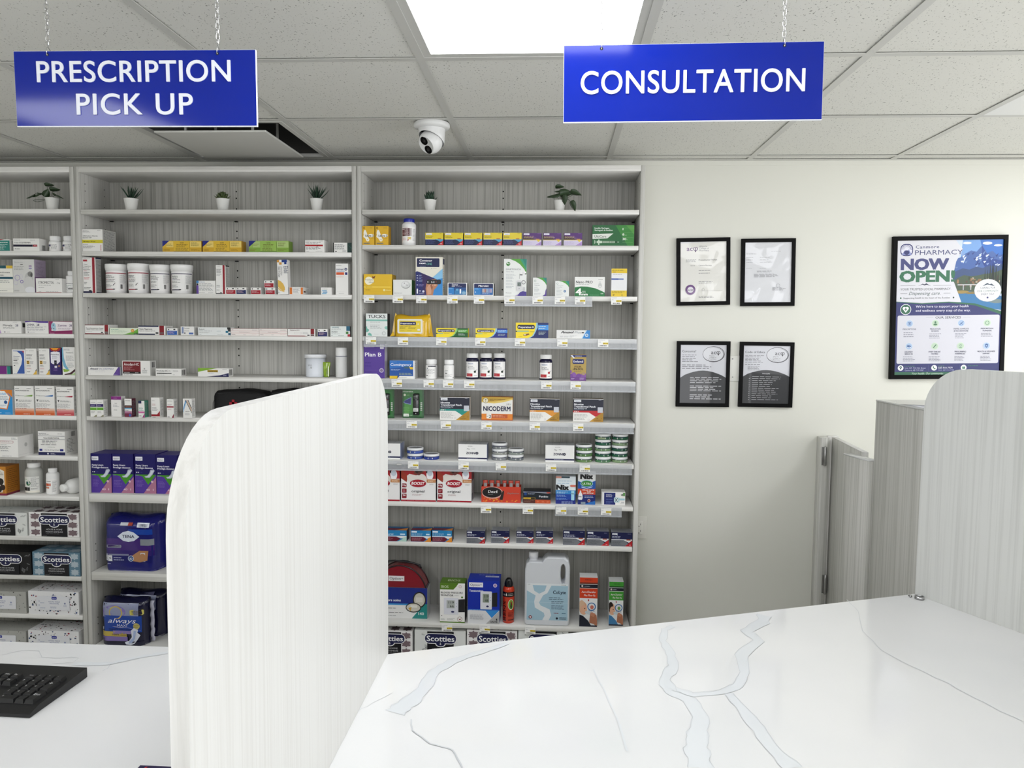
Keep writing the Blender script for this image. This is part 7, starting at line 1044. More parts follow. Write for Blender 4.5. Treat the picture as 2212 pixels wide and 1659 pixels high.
art(mb, [('r', 0, .0, 1, .95, 'a9c6d4'), ('p', [(0, .95), (0, .8), (.1, .74), (.3, .62), (.5, .74), (.6, .95), (.48, .95), (.44, .8), (.3, .72), (.18, .8), (.14, .95)], 'e2e6e8'), ('p', [(.22, .7), (.4, .68), (.3, .48), (.34, .4), (.56, .3), (.6, .14), (.54, 0), (.38, 0), (.44, .12), (.42, .2), (.2, .34), (.18, .5)], 'e2e6e8'), ('r', 0, .95, 1, 1, 'e2e6e8'), ('r', 0, .485, 1, .49, 'c8d8e0'), t('CoLyte', .64, .73, .085, '23344c', .31, .02), ('g', .54, .56, .98, .64, 2, '3a4a60'), ('g', .6, .46, .98, .54, 2, '3a4a60'), ('g', .6, .3, .98, .42, 4, '5a6a80'), ('g', .66, .18, .84, .22, 1, '9a3a4a'), ('g', .86, .18, .98, .22, 1, '3a6a8a'), ('c', .09, .08, .045, '8a2a34'), ('c', .09, .08, .025, 'e8dcdc'), ('c', .74, .06, .03, '1c2434'), ('g', .8, .03, .98, .1, 2, '23344c'), ('g', .02, .965, .1, .985, 1, '333333'), ('g', .84, .965, .99, .985, 1, '333333')], lambda u, v, l: (x0_+u*LW, -.0007-l, z0_+v*LH), LW, LH)
art(mb, [('g', .2, .0, .46, 1, 1, '7a7e84')], lambda u, v, l: ((u-.5)*w_, .0005-l, hj*(.78+.03*v)), w_, hj*.03); mb.build('label', Jg)
def chamber(x0, x1, yt, by, c_, hair, shirt, lb):
    bx('inhaler_spacer_box', lb, 'box', 'R', 9, x0, x1, yt, [('r', 0, .9, 1, 1, c_), ('r', 0, .87, 1, .9, '7a3a2a' if c_[0] == 'd' else '2a5a2c'), ('r', 0, .79, 1, .86, '1f2330'), ('r', 0, .58, 1, .78, c_), ('c', .14, .825, .02, 'd8c8c4'), ('g', .26, .81, .6, .84, 1, 'c0c4cc'), ('g', .3, .94, .8, .97, 1, '3a2a24'), t('AeroChamber', .1, .69, .04, 'f4ece8', .82, .01, i=.25), t('Plus Flow-Vu', .24, .62, .04, 'f4ece8', .64, .01, i=.25), ('p', [(.46, .55), (.5, .565), (.54, .55), (.52, .52), (.48, .52)], 'b02030'), ('o', .68, .41, .085, .018, '3a7ab0'), ('e', .7, .4, .1, .04, 'd08070' if c_[0] == 'd' else '7aa45a'), t('Flow-Vu', .5, .31, .028, '3a4a8a', .36, i=.3),
        ('p', [(0, 0), (0, .24), (.2, .22), (.5, .12), (.7, 0)], shirt), ('e', .2, .38, .22, .13, 'd8a88c'), ('e', .12, .42, .18, .12, hair), ('e', .24, .34, .18, .1, 'deb094'), ('e', .3, .37, .03, .012, '2a1c18'), ('p', [(.3, .28), (.62, .24), (.64, .3), (.34, .32)], 'c9d4d8'), ('p', [(.56, .08), (.6, .26), (.72, .3), (.96, .24), (1, .14), (1, .0), (.8, .06)], 'b0785c'), ('p', [(.58, .24), (.64, .3), (.9, .27), (.8, .2)], 'c48c70'), ('r', 0, 0, 1, .03, '26283a')], 'e6e7e6', depth=.065, by=by)
chamber(1252.6, 1291.5, 1248, 1353.5, 'd04a26', 'd8b89c', '1f2434', 'tall white and orange spacer carton showing a baby with a mask')
chamber(1316.4, 1347.5, 1257, 1351.5, '4a9e3c', '2a1c16', '4a84b0', 'tall white and green spacer carton showing a child with a mask')
tissue('damask', 'white tissue box with mauve floral pattern behind the left divider edge, bottom shelf', 'R', 10, 786, 891, 1363, off=.01, band=(.3, .77))
tissue('leaf', 'white tissue box with grey leaf drawing just above the far worktop edge', 'R', 10, 895.5, 1006, 1362.5, off=.01)
tissue('damask', 'white tissue box with mauve floral pattern just above the far worktop edge', 'R', 10, 1008.5, 1117.5, 1362, off=.01)
tissue('leaf', 'white tissue box with grey leaf drawing, rightmost sliver above the worktop', 'R', 10, 1119.5, 1228, 1362, off=.01)
# ---------------------------------------------------------------- clear ticket strips and price tags
def strip(i, x0, x1, lb):
    z = SH['R'][i]; a = atY(x0, 900, YF-.003).x; b_ = atY(x1, 900, YF-.003).x
    if i == 7: a = atY(x0, 1098, YF).x; b_ = atY(x1, 1098, YF).x
    mb = MB(); mb.box(a, b_, YF-.0022, YF-.0014, z-.043, z-.001, mt='acrylic'); mb.box(a, b_, YF-.0052, YF-.0022, z-.0438, z-.0422, mt='acrylic'); mb.box(a, b_, YF-.0045, YF-.0038, z-.0422, z-.037, mt='acrylic')
    tag(mb.build('ticket_strip'), lb, 'label strip', 'clear plastic ticket strips')
xsr = [(2, 1088, 1275, 'short clear ticket strip on the uppermost tagged shelf'), (3, 786, 1373, 'clear ticket strip below the yellow ointment cartons'), (4, 786, 1372, 'clear ticket strip below the violet carton and navy bottles'), (5, 800, 1370, 'clear ticket strip below the nicotine patch cartons'), (6, 800, 1368, 'clear ticket strip below the round tins'), (7, 1199, 1343, 'short clear ticket strip below the lice treatment cartons')]
for q in xsr: strip(*q)
TAGS = {2: [(786, '$129.99', 'yellow carton with the brown butterfly'), (848, '$134.99', 'white carton with the green side'), (899, '$45.99', 'tall navy meter carton'), (966, '$112.99', 'small blue strip carton with one vial'), (1023.5, '$16.99', 'blue lancet carton'), (1089.5, '$45.99', 'tall white and green meter carton'), (1150.3, '$114.99', 'small green carton with the purple corner'), (1198.3, '$39.99', 'green carton with the blue badge'), (1242, '$50.99', 'green pen needle carton'), (1320.3, '$34.99', 'tall carton with yellow ends')],
        3: [(790, '$12.99', 'carton with the mint band'), (859, '$14.99', 'yellow wipes pack'), (942, '$14.99', 'yellow ointment carton with the green end'), (1026.3, '$15.99', 'low yellow ointment carton with the blue end'), (1112, '$26.99', 'tall yellow suppository carton'), (1203.5, '$15.99', 'long white carton with the slanted blue end'), (1291.6, '$5.49', 'bare right end of the ointment shelf')],
        4: [(846, '$45.99', 'blue carton with the yellow foot'), (915, '$22.99', 'bottle with the dark blue wave'), (956.8, '$6.99', 'bottle with the green leaf mark'), (1002.5, '$7.99', 'three touching navy bottles'), (1169, '$5.99', 'lone navy bottle'), (1232.3, '$24.99', 'gold and purple carton')],
        5: [(878, '$66.99', 'green spray blister card'), (952, '$32.99', 'patch carton with the teal band'), (1039.6, '$45.99', 'orange and gold patch carton'), (1144, '$32.99', 'patch carton with the orange band'), (1238, '$26.99', 'patch carton with the red band')],
        6: [(881.3, '$14.99', 'blue tins'), (990, '$74.99', 'middle white pouch carton'), (1071, '$14.99', 'grey tins'), (1179, '$74.99', 'right white pouch carton'), (1252, '$14.99', 'green stack of three')],
        7: [(1038.6, '$5.99', 'orange tube tray'), (1129, '$14.99', 'black and orange kit carton'), (1201, '$34.99', 'pale blue lice treatment carton'), (1248, '$43.99', 'tall lice treatment carton'), (1298, '$24.99', 'navy kit carton with the crossed emblem')],
        9: [(954, '$79.99', 'olive green monitor carton'), (1035.5, '$69.99', 'blue monitor carton'), (1134, '$34.99', 'translucent jug')]}
for i, L_ in TAGS.items():
    for x, pr_, wh in L_:
        yy = {2: 645, 3: 739, 4: 829, 5: 917, 6: 1005, 7: 1098, 9: 1358}[i]
        a = atY(x, yy, YF-.0062); b_ = atY(x+22.7, yy, YF-.0062); w_ = b_.x-a.x; h_ = .0315; zt = SH['R'][i]-(.002 if i not in (7,) else .004)
        if i == 7 and x < 1150: zt -= .002
        mb = MB(); rn = random.Random(int(x)); mb.box(-w_/2, w_/2, 0, .0005, 0, h_, 'efefec')
        rt = rn.uniform(-.02, .02)
        art(mb, [('r', .48, .34, .98, .58, 'e8d03c'), t(pr_, .97, .39, .13, '3a3410', .44, .02, a='r'), ('g', .06, .84, .8, .94, 1, '9a9aa8'), ('g', .06, .56, .3, .72, 2, '9a9aa8'), ('b', .16, .1, .84, .24, '22222a')], lambda u, v, l: ((u-.5)*w_, -l, v*h_), w_, h_, seed=int(x))
        o = mb.build('price_tag', loc=((a.x+b_.x)/2, YF-.0068 if i not in (9,) else YF-.0012, zt-h_)); o.rotation_euler.y = rt
        tag(o, 'white price tag below the '+wh, 'price tag', 'shelf price tags')
a = atY(838.5, 1001, YF-.002); mb = MB(); mb.box(-.011, .011, 0, .0008, -.008, 0, 'c9c9c7'); mb.box(-.011, .011, 0, .004, -.0005, .0005, 'c9c9c7', 'acrylic'); o = mb.build('strip_clip', loc=(atY(863, 1003, YF).x, YF-.007, SH['R'][6]-.012)); tag(o, 'small empty white clip on the ticket strip left of the blue tins', 'clip')
# ================================================================ plants on the top shelves
M['leaf'] = mat('dark_waxy_leaf', '26402f', .4); M['leaf2'] = mat('olive_rosette_leaf', '46562a', .45); M['leaf3'] = mat('ivy_leaf', '2c4026', .4); M['pot'] = mat('white_matt_pot', 'ecece8', .45); M['soil'] = mat('dark_potting_soil', '2a241e', .95)
def pot(O, r, h):
    mb = MB(); mb.lathe([(.0005, 0), (r*.68, 0), (r*.72, .002), (r*.97, h*.93), (r, h*.95), (r, h), (r*.93, h), (r*.9, h*.9), (.0005, h*.9)], 32, mt='pot', cap=False); mb.build('pot', O)
    mb = MB(); mb.lathe([(r*.88, h*.9), (r*.8, h*.93), (.0005, h*.94)], 24, mt='soil', cap=False); mb.build('soil', O)
def blade(mb, az, tilt, L_, wd, curl, z0, mt, thick=.25, r0=.004):
    """a thick pointed leaf that leaves the centre at an angle and curls"""
    n = 8; A = Vector((math.cos(az), math.sin(az), 0)); S = Vector((-math.sin(az), math.cos(az), 0)); p = A*r0+Vector((0, 0, z0)); t_ = tilt; V = []
    for k in range(n+1):
        q = k/n; w_ = wd*(math.sin(math.pi*min(1, .18+q*.82)**.8))*(1 if q < .98 else .1)*.5+.0002; d = A*math.sin(t_)+Vector((0, 0, math.cos(t_))); nn = A*math.cos(t_)-Vector((0, 0, math.sin(t_)))
        V += [p-S*w_, p-nn*w_*thick*.3, p+S*w_, p+nn*w_*thick*1.6]; p = p+d*(L_/n); t_ += curl/n
    mb.add(V, [(4*k+j, 4*k+(j+1) % 4, 4*k+4+(j+1) % 4, 4*k+4+j) for k in range(n) for j in range(4)]+[(0, 3, 2, 1), (4*n, 4*n+1, 4*n+2, 4*n+3)], mt=mt, smooth=True)
def plant(kind, u_, px0, px1, py, top, lb, seed):
    r = random.Random(seed); Y = YF+.05; a = atY(px0, py, Y).x; b_ = atY(px1, py, Y).x; zb = SH[u_][0]; h = atY((px0+px1)/2, py, Y).z-zb; R0 = (b_-a)/2
    O = empty({'agave': 'potted_succulent', 'rosette': 'potted_succulent', 'broad': 'potted_succulent', 'vine': 'potted_vine'}[kind], ((a+b_)/2, Y+R0, zb+.0003)); tag(O, lb, 'potted plant', 'small artificial plants in white pots'); pot(O, R0, h)
    H = atY((px0+px1)/2, top, Y).z-zb-h
    if kind == 'agave':
        for k in range(17):
            mb = MB(); lay = k % 3; blade(mb, k*2.4+r.uniform(-.2, .2), (.15, .5, .95)[lay]+r.uniform(-.06, .06), H*(1.05, 1.15, 1.2)[lay]*r.uniform(.85, 1), .0085, (.15, .25, -.35)[lay], h*.9, 'leaf', .5); mb.build('leaf', O)
    elif kind == 'broad':
        for k in range(20):
            mb = MB(); lay = k % 4; blade(mb, k*2.4, (.08, .42, .8, 1.2)[lay]+r.uniform(-.05, .05), H*(1.0, 1.0, .98, 1.0)[lay], .0165, (-.1, -.2, -.35, -.5)[lay], h*.9, 'leaf', .4); mb.build('leaf', O)
    elif kind == 'rosette':
        for k in range(34):
            mb = MB(); q = k/34; blade(mb, k*2.4, .1+1.2*q, H*(.62+.4*q), .018, -.35, h*.9+H*.36*(1-q), 'leaf2', .35, .003); mb.build('leaf', O)
    return O, R0, h, Y
plant('agave', 'M', 260.5, 289.5, 427, 395, 'white pot with a spiky dark agave, left end of the middle top shelf', 3)
plant('rosette', 'M', 461, 489, 427.5, 408, 'white pot with a low olive green rosette in the middle of the top shelf', 4)
plant('agave', 'M', 666, 693.5, 427.5, 394, 'white pot with a spiky dark agave, right end of the middle top shelf', 8)
plant('broad', 'R', 913, 940.5, 430, 406, 'white pot with a dark broad-leaved succulent on the right bookcase', 5)
def vine(u_, px0, px1, py, runs, lb, seed):
    O, R0, h, Y = plant('vine', u_, px0, px1, py, py-20, lb, seed); r = random.Random(seed); Oz = O.location.z; ox = O.location.x; oy = O.location.y
    def loc(x, y, dy): p = atY(x, y, oy-R0*.3+dy); return Vector((p.x-ox, p.y-oy, p.z-Oz))
    for pts, lf in runs:
        P = [Vector((0, 0, h*.92))]+[loc(x, y, d) for x, y, d in pts]; Q_ = []
        for i in range(len(P)-1):
            for q in range(5):
                t_ = q/5; p0 = P[max(0, i-1)]; p1 = P[i]; p2 = P[i+1]; p3 = P[min(len(P)-1, i+2)]
                Q_.append(.5*((2*p1)+(p2-p0)*t_+(2*p0-5*p1+4*p2-p3)*t_*t_+(3*p1-p0-3*p2+p3)*t_**3))
        Q_.append(P[-1]); mb = MB(); mb.tube(Q_, .0009, 6, mt='leaf3'); mb.build('stem', O)
        for (x, y, d, L_, ang, face) in lf:
            L_ *= .86
            c_ = loc(x, y, d); mb = MB(); ca, sa = math.cos(R_(ang)), math.sin(R_(ang)); fwd = Vector((ca, 0, sa)); side = Vector((-sa*face, -math.sqrt(max(0, 1-face*face)), ca*face)); nn = fwd.cross(side)
            sh_ = [(-.42, .0), (-.5, .18), (-.44, .36), (-.2, .44), (.08, .38), (.34, .2), (.56, 0)]; n = len(sh_)
            V = [c_+fwd*(a*L_)+nn*(.02*L_) for a, _ in sh_]+[c_+fwd*(a*L_)+side*(b_*L_)-nn*(b_*L_*.35) for a, b_ in sh_]+[c_+fwd*(a*L_)-side*(b_*L_)-nn*(b_*L_*.35) for a, b_ in sh_]
            mb.add(V, [(k, k+1, n+k+1, n+k) for k in range(n-1)]+[(k+1, k, 2*n+k, 2*n+k+1) for k in range(n-1)], mt='leaf3', smooth=True); lo = mb.build('leaf', O); lo.modifiers.new('thickness', 'SOLIDIFY').thickness = .0007
vine('L', 89.5, 118, 426, [([(104, 418, 0), (103, 404, 0)], [(107, 401, 0, .045, 5, .35)]), ([(90, 420, -.01), (78, 418, -.015), (68, 425, -.02)], [(78, 421, -.02, .048, 200, .4), (66, 424, -.022, .045, 205, .35), (86, 417, -.005, .03, 170, .4)]), ([(74, 432, -.03), (80, 436, -.03), (96, 433, -.02)], []),
     ([(112, 416, 0), (124, 412, 0)], [(119, 411, 0, .05, 5, .4), (100, 417, -.012, .042, 60, .9)]), ([(118, 422, -.012), (130, 427, -.015)], [(122, 424, -.015, .04, -25, .25), (130, 427, -.018, .034, -20, .2)])],
     'white pot with a trailing dark ivy on the top shelf at the left edge', 6)
vine('R', 1196.5, 1222, 431, [([(1212, 418, 0), (1209, 406, 0)], [(1209, 405, 0, .043, 5, .4), (1206, 412, -.005, .036, 195, .4)]), ([(1203, 425, -.012), (1194, 422, -.015)], [(1196, 421, -.018, .058, 195, .5), (1188, 424, -.02, .03, 200, .4)]), ([(1220, 417, -.015)], [(1220, 417, -.02, .052, 20, .85), (1226, 420, -.01, .04, 0, .6)]), ([(1232, 424, -.012), (1240, 420, -.015)], [(1243, 419, -.018, .056, -12, .45)]), ([(1218, 426, -.03), (1218, 430, -.035)], [(1218, 431, -.037, .048, -80, .75)]), ([(1226, 430, -.05), (1234, 440, -.088), (1238, 446, -.094)], [(1237, 445, -.096, .050, -62, .6)])],
     'white pot with trailing dark ivy hanging over the right top shelf', 7)
# ================================================================ hanging signs
M['sign'] = mat('glossy_blue_sign_face', '041f8e', .09, spec=.33); M['signtxt'] = mat('white_sign_lettering', 'dfe2ea', .35); M['signedge'] = mat('white_sign_core', 'eef0f6', .4)
def link(c_, L_, w_, r_, ang, tilt=0):
    P = []
    for k in range(16):
        a = 2*math.pi*k/16; x = w_*math.cos(a); z_ = (L_/2-w_)*(1 if math.sin(a) > 0 else -1)*min(1, abs(math.sin(a))*3)+w_*math.sin(a); P.append(Vector((x*math.cos(ang), x*math.sin(ang), z_))+c_)
    return P
def sign(x0, x1, Y, z0, z1, lines, hooks, lb, tilt, roll):
    w_, h = x1-x0, z1-z0; S = empty('hanging_sign', ((x0+x1)/2, Y, z1), label=lb, cat='sign', group='blue hanging counter signs'); S.rotation_euler = (tilt, roll, 0)
    mb = MB(); th = .006; mb.box(-w_/2, w_/2, 0, th, -h, 0, mt='signedge'); mb.box(-w_/2+.0006, w_/2-.0006, -.0006, 0, -h+.0016, -.0006, mt='sign'); mb.box(-w_/2+.0006, w_/2-.0006, th, th+.0006, -h+.0016, -.0006, mt='sign'); mb.build('panel', S)
    for txt, cx, yb, hh, ww, sp in lines:
        vs, fs, wd = text_mesh(txt, 0, 0, sp, 6); sx = ww*w_/wd; mb = MB()
        bm = bmesh.new()
        for q in range(9):
            ox_, oz_ = (0, 0) if q == 8 else (.013*math.cos(q*math.pi/4), .013*math.sin(q*math.pi/4))
            vv = [bm.verts.new((cx*w_-w_/2+(a+ox_-wd/2)*sx, -.0006-.00001*q, -h+yb*h+(b_+oz_)*hh*h)) for a, b_ in vs]
            for f_ in fs: bm.faces.new([vv[j] for j in f_])
        ex = bmesh.ops.extrude_face_region(bm, geom=bm.faces[:])
        for g in ex['geom']:
            if isinstance(g, bmesh.types.BMVert): g.co.y -= .0022
        bmesh.ops.recalc_face_normals(bm, faces=bm.faces[:]); mb.bm(bm, mt='signtxt'); mb.build('lettering', S)
    for hx in hooks:
        x = hx*w_-w_/2; mb = MB(); top = CEIL-z1; z_ = -.008; k = 0; LL = .0135
        mb.tube([(x, -.0022, -.0065), (x, -.001, -.0085), (x, .003, -.009), (x, .0085, -.007), (x, .009, .004), (x, .003, .009), (x, -.0015, .006), (x, -.0026, 0), (x, -.0022, -.0065)], .0008, 6, mt='chrome')
        zc = .0105+LL/2
        while zc < top-.004:
            mb.tube(link(Vector((x, .003, zc)), LL, .0034, .0008, (R_(50) if k % 2 else R_(-40))), .00085, 6, mt='chrome', closed=True); zc += LL-.0034; k += 1
        mb.tube([(x, .003, zc-LL/2+.001), (x, .003, top+.004)], .0008, 6, mt='chrome'); mb.build('chain', S)
        for yy in (-.0007,):
            mb = MB(); n = 14; mb.add([(x+.0032*math.cos(6.2832*q/n), yy-.00005, -.0072+.0032*math.sin(6.2832*q/n)) for q in range(n)], [tuple(range(n))], mt='hole'); mb.build('eyelet', S)
    return S
YS = 1.55; a = atY(31, 110, YS); b_ = atY(551, 108, YS); c_ = atY(33, 273, YS); d_ = atY(555, 272, YS)
sign((a.x+c_.x)/2, (b_.x+d_.x)/2, YS, (c_.z+d_.z)/2, (a.z+b_.z)/2, [('PRESCRIPTION', .497, .59, .27, .80, 1.06), ('PICK', .394, .16, .27, .272, 1.08), ('UP', .664, .16, .27, .150, 1.10)], (.142, .845), 'blue hanging sign on the left reading prescription pick up', .028, 0.004)
YS = 1.57; a = atY(1218, 98, YS); b_ = atY(1779, 87, YS); c_ = atY(1216, 264, YS); d_ = atY(1776, 258, YS)
sign((a.x+c_.x)/2, (b_.x+d_.x)/2, YS, (c_.z+d_.z)/2-.0012, (a.z+b_.z)/2-.0012, [('CONSULTATION', .499, .37, .285, .862, 1.05)], (.147, .85), 'blue hanging sign on the right reading consultation', 0.0, -.0055)
# ================================================================ ceiling camera
c0_ = atZ(931, 264, CEIL); CA = empty('security_camera', (c0_.x, c0_.y+.018, CEIL-.0003), label='white turret security camera with two black lenses under the ceiling', cat='camera')
mb = MB(); mb.lathe([(.064, 0), (.066, -.003), (.066, -.012), (.062, -.018), (.048, -.021), (.0005, -.021)], 48, mt='white', cap=False); mb.build('mounting_ring', CA)
mb = MB(); n = 48; V = []
for q in range(7):
    for j in range(n):
        a_ = 2*math.pi*j/n; f_ = (1+math.cos(a_-math.atan2(-.74, -.52)))/2; zb_ = -.080+.046*f_**1.1; z_ = -.0205+(zb_+.0205)*q/6; r_ = .0495-.0035*(abs(z_)-.02)/.06-(.002 if q == 6 else 0); V.append((r_*math.cos(a_), r_*math.sin(a_), z_))
mb.add(V, [(q*n+j, (q+1)*n+j, (q+1)*n+(j+1) % n, q*n+(j+1) % n) for q in range(6) for j in range(n)], mt='white', smooth=True)
mb.lathe([(.0005, -.024), (.044, -.026)], 32, mt='black', cap=False); mb.build('housing', CA)
bc = Vector((-.003, -.004, -.066)); axd = Vector((-.50, -.62, -.60)).normalized(); rb = .0435
rot = axd.to_track_quat('Z', 'Y').to_matrix().to_4x4(); mx = Matrix.Translation(bc) @ rot
mb = MB(); pr = [(rb*math.cos(R_(q)), rb*math.sin(R_(q))) for q in range(-88, 41, 8)]; pr += [(rb*.74, rb*.66), (rb*.70, rb*.62), (.0005, rb*.62)]
mb.lathe(pr, 48, mt='white', mx=mx, cap=False); mb.build('eyeball', CA)
up = (rot.to_3x3().inverted() @ Vector((0, 0, 1))); up = Vector((up.x, up.y, 0)).normalized()
for k, (s_, rr) in enumerate(((.40, .0158), (-.40, .0158))):
    q = up*s_*rb; m2 = mx @ Matrix.Translation(Vector((q.x, q.y, rb*.62))); mb = MB()
    mb.lathe([(rr, 0.0002), (rr, .002), (rr*.86, .0022), (rr*.8, .0008), (.0005, .0008)], 28, mt='black', mx=m2, cap=False); mb.build('lens', CA)
    mb = MB(); mb.lathe([(rr*.45, .001), (rr*.4, .0018), (.0005, .0024)], 20, mt='keys', mx=m2, cap=False); mb.build('lens_glass', CA)
# ================================================================ frames on the cream wall
def frame(P0, P1, P2, P3, items, lb, bw, group, paper='dcdcdc', mt='glass', name='certificate_frame', dp=.016, cat='picture frame'):
    """corners as photo positions: top left, top right, bottom right, bottom left"""
    Yw = WALLY-dp-.001; p = [atY(x, y, Yw) for x, y in (P0, P1, P2, P3)]; cx = sum(q.x for q in p)/4; cz = sum(q.z for q in p)/4
    w_ = ((p[1].x-p[0].x)+(p[2].x-p[3].x))/2; h = ((p[0].z-p[3].z)+(p[1].z-p[2].z))/2; rl = math.atan2(p[1].z-p[0].z+p[2].z-p[3].z, 2*w_)
    F = empty(name, (cx, Yw, cz), label=lb, cat=cat, group=group); F.rotation_euler.y = -rl
    mb = MB(); W2_, H2 = w_/2, h/2; prof = [(0, dp), (0, .001), (.001, 0), (bw-.001, 0), (bw, .001), (bw, .006)]
    V = []
    for ins, y in prof: V += [(-W2_+ins, y, -H2+ins), (W2_-ins, y, -H2+ins), (W2_-ins, y, H2-ins), (-W2_+ins, y, H2-ins)]
    mb.add(V, [(4*k+j, 4*k+(j+1) % 4, 4*k+4+(j+1) % 4, 4*k+4+j) for k in range(len(prof)-1) for j in range(4)]+[(3, 2, 1, 0)], mt='black'); mb.build('frame', F)
    mb = MB(); W3, H3 = w_-2*bw+.001, h-2*bw+.001; mb.box(-W3/2, W3/2, .0055, .007, -H3/2, H3/2, paper, mt)
    art(mb, items, lambda u, v, l: ((u-.5)*W3, .0055-l, (v-.5)*H3), W3, H3, mt, seed=int(P0[0])); mb.build('print', F); return F
G1 = 'black document frames on the cream wall'; PU = '6a3a80'
def seal(cx, cy, r_, c1):
    o_ = []
    for k in range(24): a_ = 2*math.pi*k/24; o_.append(('c', cx+r_*1.28*math.cos(a_), cy+r_*math.sin(a_), r_*.15, c1))
    return o_+[('c', cx, cy, r_, c1), ('c', cx, cy, r_*.68, 'e0dce4')]
frame((1463, 515), (1578.5, 512), (1577, 658.5), (1461, 660), [('p', [(.0, .97), (1, 1), (1, 0), (0, 0)], 'e3e2dd'), t('acφ', .14, .85, .075, PU, .24, .01), t('Alberta', .41, .91, .025, '8a8a90', .17), t('College of', .41, .875, .025, '8a8a90', .21), t('Pharmacy', .41, .84, .025, '8a8a90', .21), ('g', .12, .66, .38, .71, 3, '77777c'), t('Pranavkumar Vaidya', .4, .685, .022, '55555a', .4), ('g', .22, .595, .38, .61, 1, '77777c'), t('Canmore Pharmacy', .4, .595, .017, '55555a', .28), ('g', .4, .51, .66, .53, 1, '77777c'), ('g', .4, .465, .7, .485, 1, '77777c'), ('g', .4, .3, .7, .345, 2, '77777c'), ('r', .4, .18, .92, .182, '8a8a8a'), ('o', .5, .2, .02, .002, '666666'), ('g', .4, .06, .75, .1, 2, '8a8a8a')]+seal(.22, .2, .075, PU)+[t('acφ', .165, .185, .03, '4a3a5c', .11, .01)], 'black framed certificate with purple letters and a purple seal, upper left', .0165, G1, mt='film')
frame((1605, 516), (1721.5, 514), (1715, 661), (1597.5, 661), [('r', 0, 0, 1, 1, 'd9dade'), ('g', .03, .8, .25, .83, 2, '7c7c82'), ('g', .56, .845, .84, .855, 1, '7c7c82'), ('g', .03, .745, .2, .755, 1, '6a6a70'), ('g', .32, .745, .58, .755, 1, '5a5a60'), ('g', .03, .705, .2, .715, 1, '6a6a70'), ('g', .32, .705, .62, .715, 1, '6a6a70'), ('g', .03, .665, .22, .675, 1, '6a6a70'), ('g', .32, .665, .66, .675, 1, '6a6a70'), ('g', .03, .565, .18, .575, 1, '6a6a70'), ('g', .32, .565, .52, .575, 1, '6a6a70'), ('g', .26, .5, .7, .53, 2, '7c7c82'), ('g', .2, .42, .78, .48, 4, '7c7c82'), ('o', .72, .28, .03, .003, '888890'), ('g', .6, .2, .92, .25, 4, '5c5c62')], 'black framed letter with plain typed lines, upper right of the four', .0165, G1, mt='film')
def acp(cx, cy):
    return [('e', cx, cy, .24, .135, '3a3a40'), ('e', cx-.004, cy+.002, .228, .124, 'd4d5da'), ('e', cx+.02, cy-.005, .2, .118, '8a8a90'), ('e', cx+.014, cy-.003, .195, .113, 'd4d5da'), t('acφ', cx-.055, cy+.0, .065, '3a3a40', .2, .01), t('Alberta', cx-.1, cy-.035, .018, '77777c', .12), t('College of', cx-.1, cy-.062, .018, '77777c', .16), t('Pharmacy', cx-.1, cy-.09, .018, '77777c', .16)]
def hill(y0, y1, col='2c2e33'): return ('p', [(0, 0), (1, 0), (1, y0-.01)]+[(1-k/10, y0+(y1-y0)*math.sin(math.pi*(k/10))) for k in range(1, 10)]+[(0, y0-.02)], col)
frame((1463, 737), (1578.5, 737), (1575, 880), (1460, 878), [('r', 0, 0, 1, 1, 'cdced4'), t('Concerns?', .04, .87, .038, '2c2c32', .3, .015), ('g', .04, .7, .4, .84, 5, '6a6a70')]+acp(.72, .84)+[('g', .04, .58, .68, .67, 3, '6a6a70'), hill(.45, .56), ('g', .22, .34, .96, .46, 4, 'c8c8cc'), ('g', .22, .2, .96, .31, 4, 'c8c8cc'), ('g', .22, .06, .92, .16, 3, 'c8c8cc')], 'black framed half grey, half charcoal notice with a round emblem, lower left', .0165, G1)
frame((1598.5, 739), (1716.5, 739), (1712, 881.5), (1596, 878), [('r', 0, 0, 1, 1, 'cdced4'), t('Code of Ethics', .04, .87, .036, '2c2c32', .42, .015), ('g', .04, .7, .44, .84, 6, '77777c')]+acp(.73, .84)+[('g', .04, .66, .42, .69, 1, '77777c'), ('g', .1, .57, .38, .65, 4, '77777c'), hill(.48, .58), t('Principles', .42, .51, .018, 'd8d8dc', .16, .02)]+[('g', .2, .455-.033*k, .85-.03*(k % 4), .475-.033*k, 1, 'bcbcc0') for k in range(13)]+[('g', .13, .455-.033*k, .16, .475-.033*k, 1, 'bcbcc0') for k in range(1, 13)], 'black framed half grey, half charcoal notice with a numbered list, lower right', .0165, G1)
# the opening poster
NB = '2c3270'; GN = '2c6a50'; GL = 'b8ccb8'; BLU = 'a8bcd8'
rm = random.Random(12); PO = [('r', 0, 0, 1, 1, 'd2d2d9')]
def ridge(x0, x1, ys, yb, col): n = len(ys); return ('p', [(x0, yb)]+[(x0+(x1-x0)*k/(n-1), y) for k, y in enumerate(ys)]+[(x1, yb)], col)
PO += [('p', [(.55, 1), (1, 1), (1, .5), (.52, .62), (.5, .8), (.53, .93)], 'c8d6e8'), ('p', [(.62, 1), (1, 1), (1, .8), (.6, .86)], '7aa4d8'), ('p', [(.78, 1), (1, 1), (1, .85), (.82, .88)], '3a76c4'), ('e', .66, .975, .04, .009, 'e8eef6'), ('e', .85, .972, .045, .011, 'e8eef6'), ('e', .95, .955, .04, .008, 'dfe8f4'),
       ridge(.5, 1, [.83, .86, .87, .90, .92, .91, .955, .90, .915, .88, .89], .7, '4a6aa8'), ('p', [(.8, .955), (.84, .9), (.9, .86), (1, .84), (1, .74), (.86, .76), (.8, .84)], '2c4c94')]
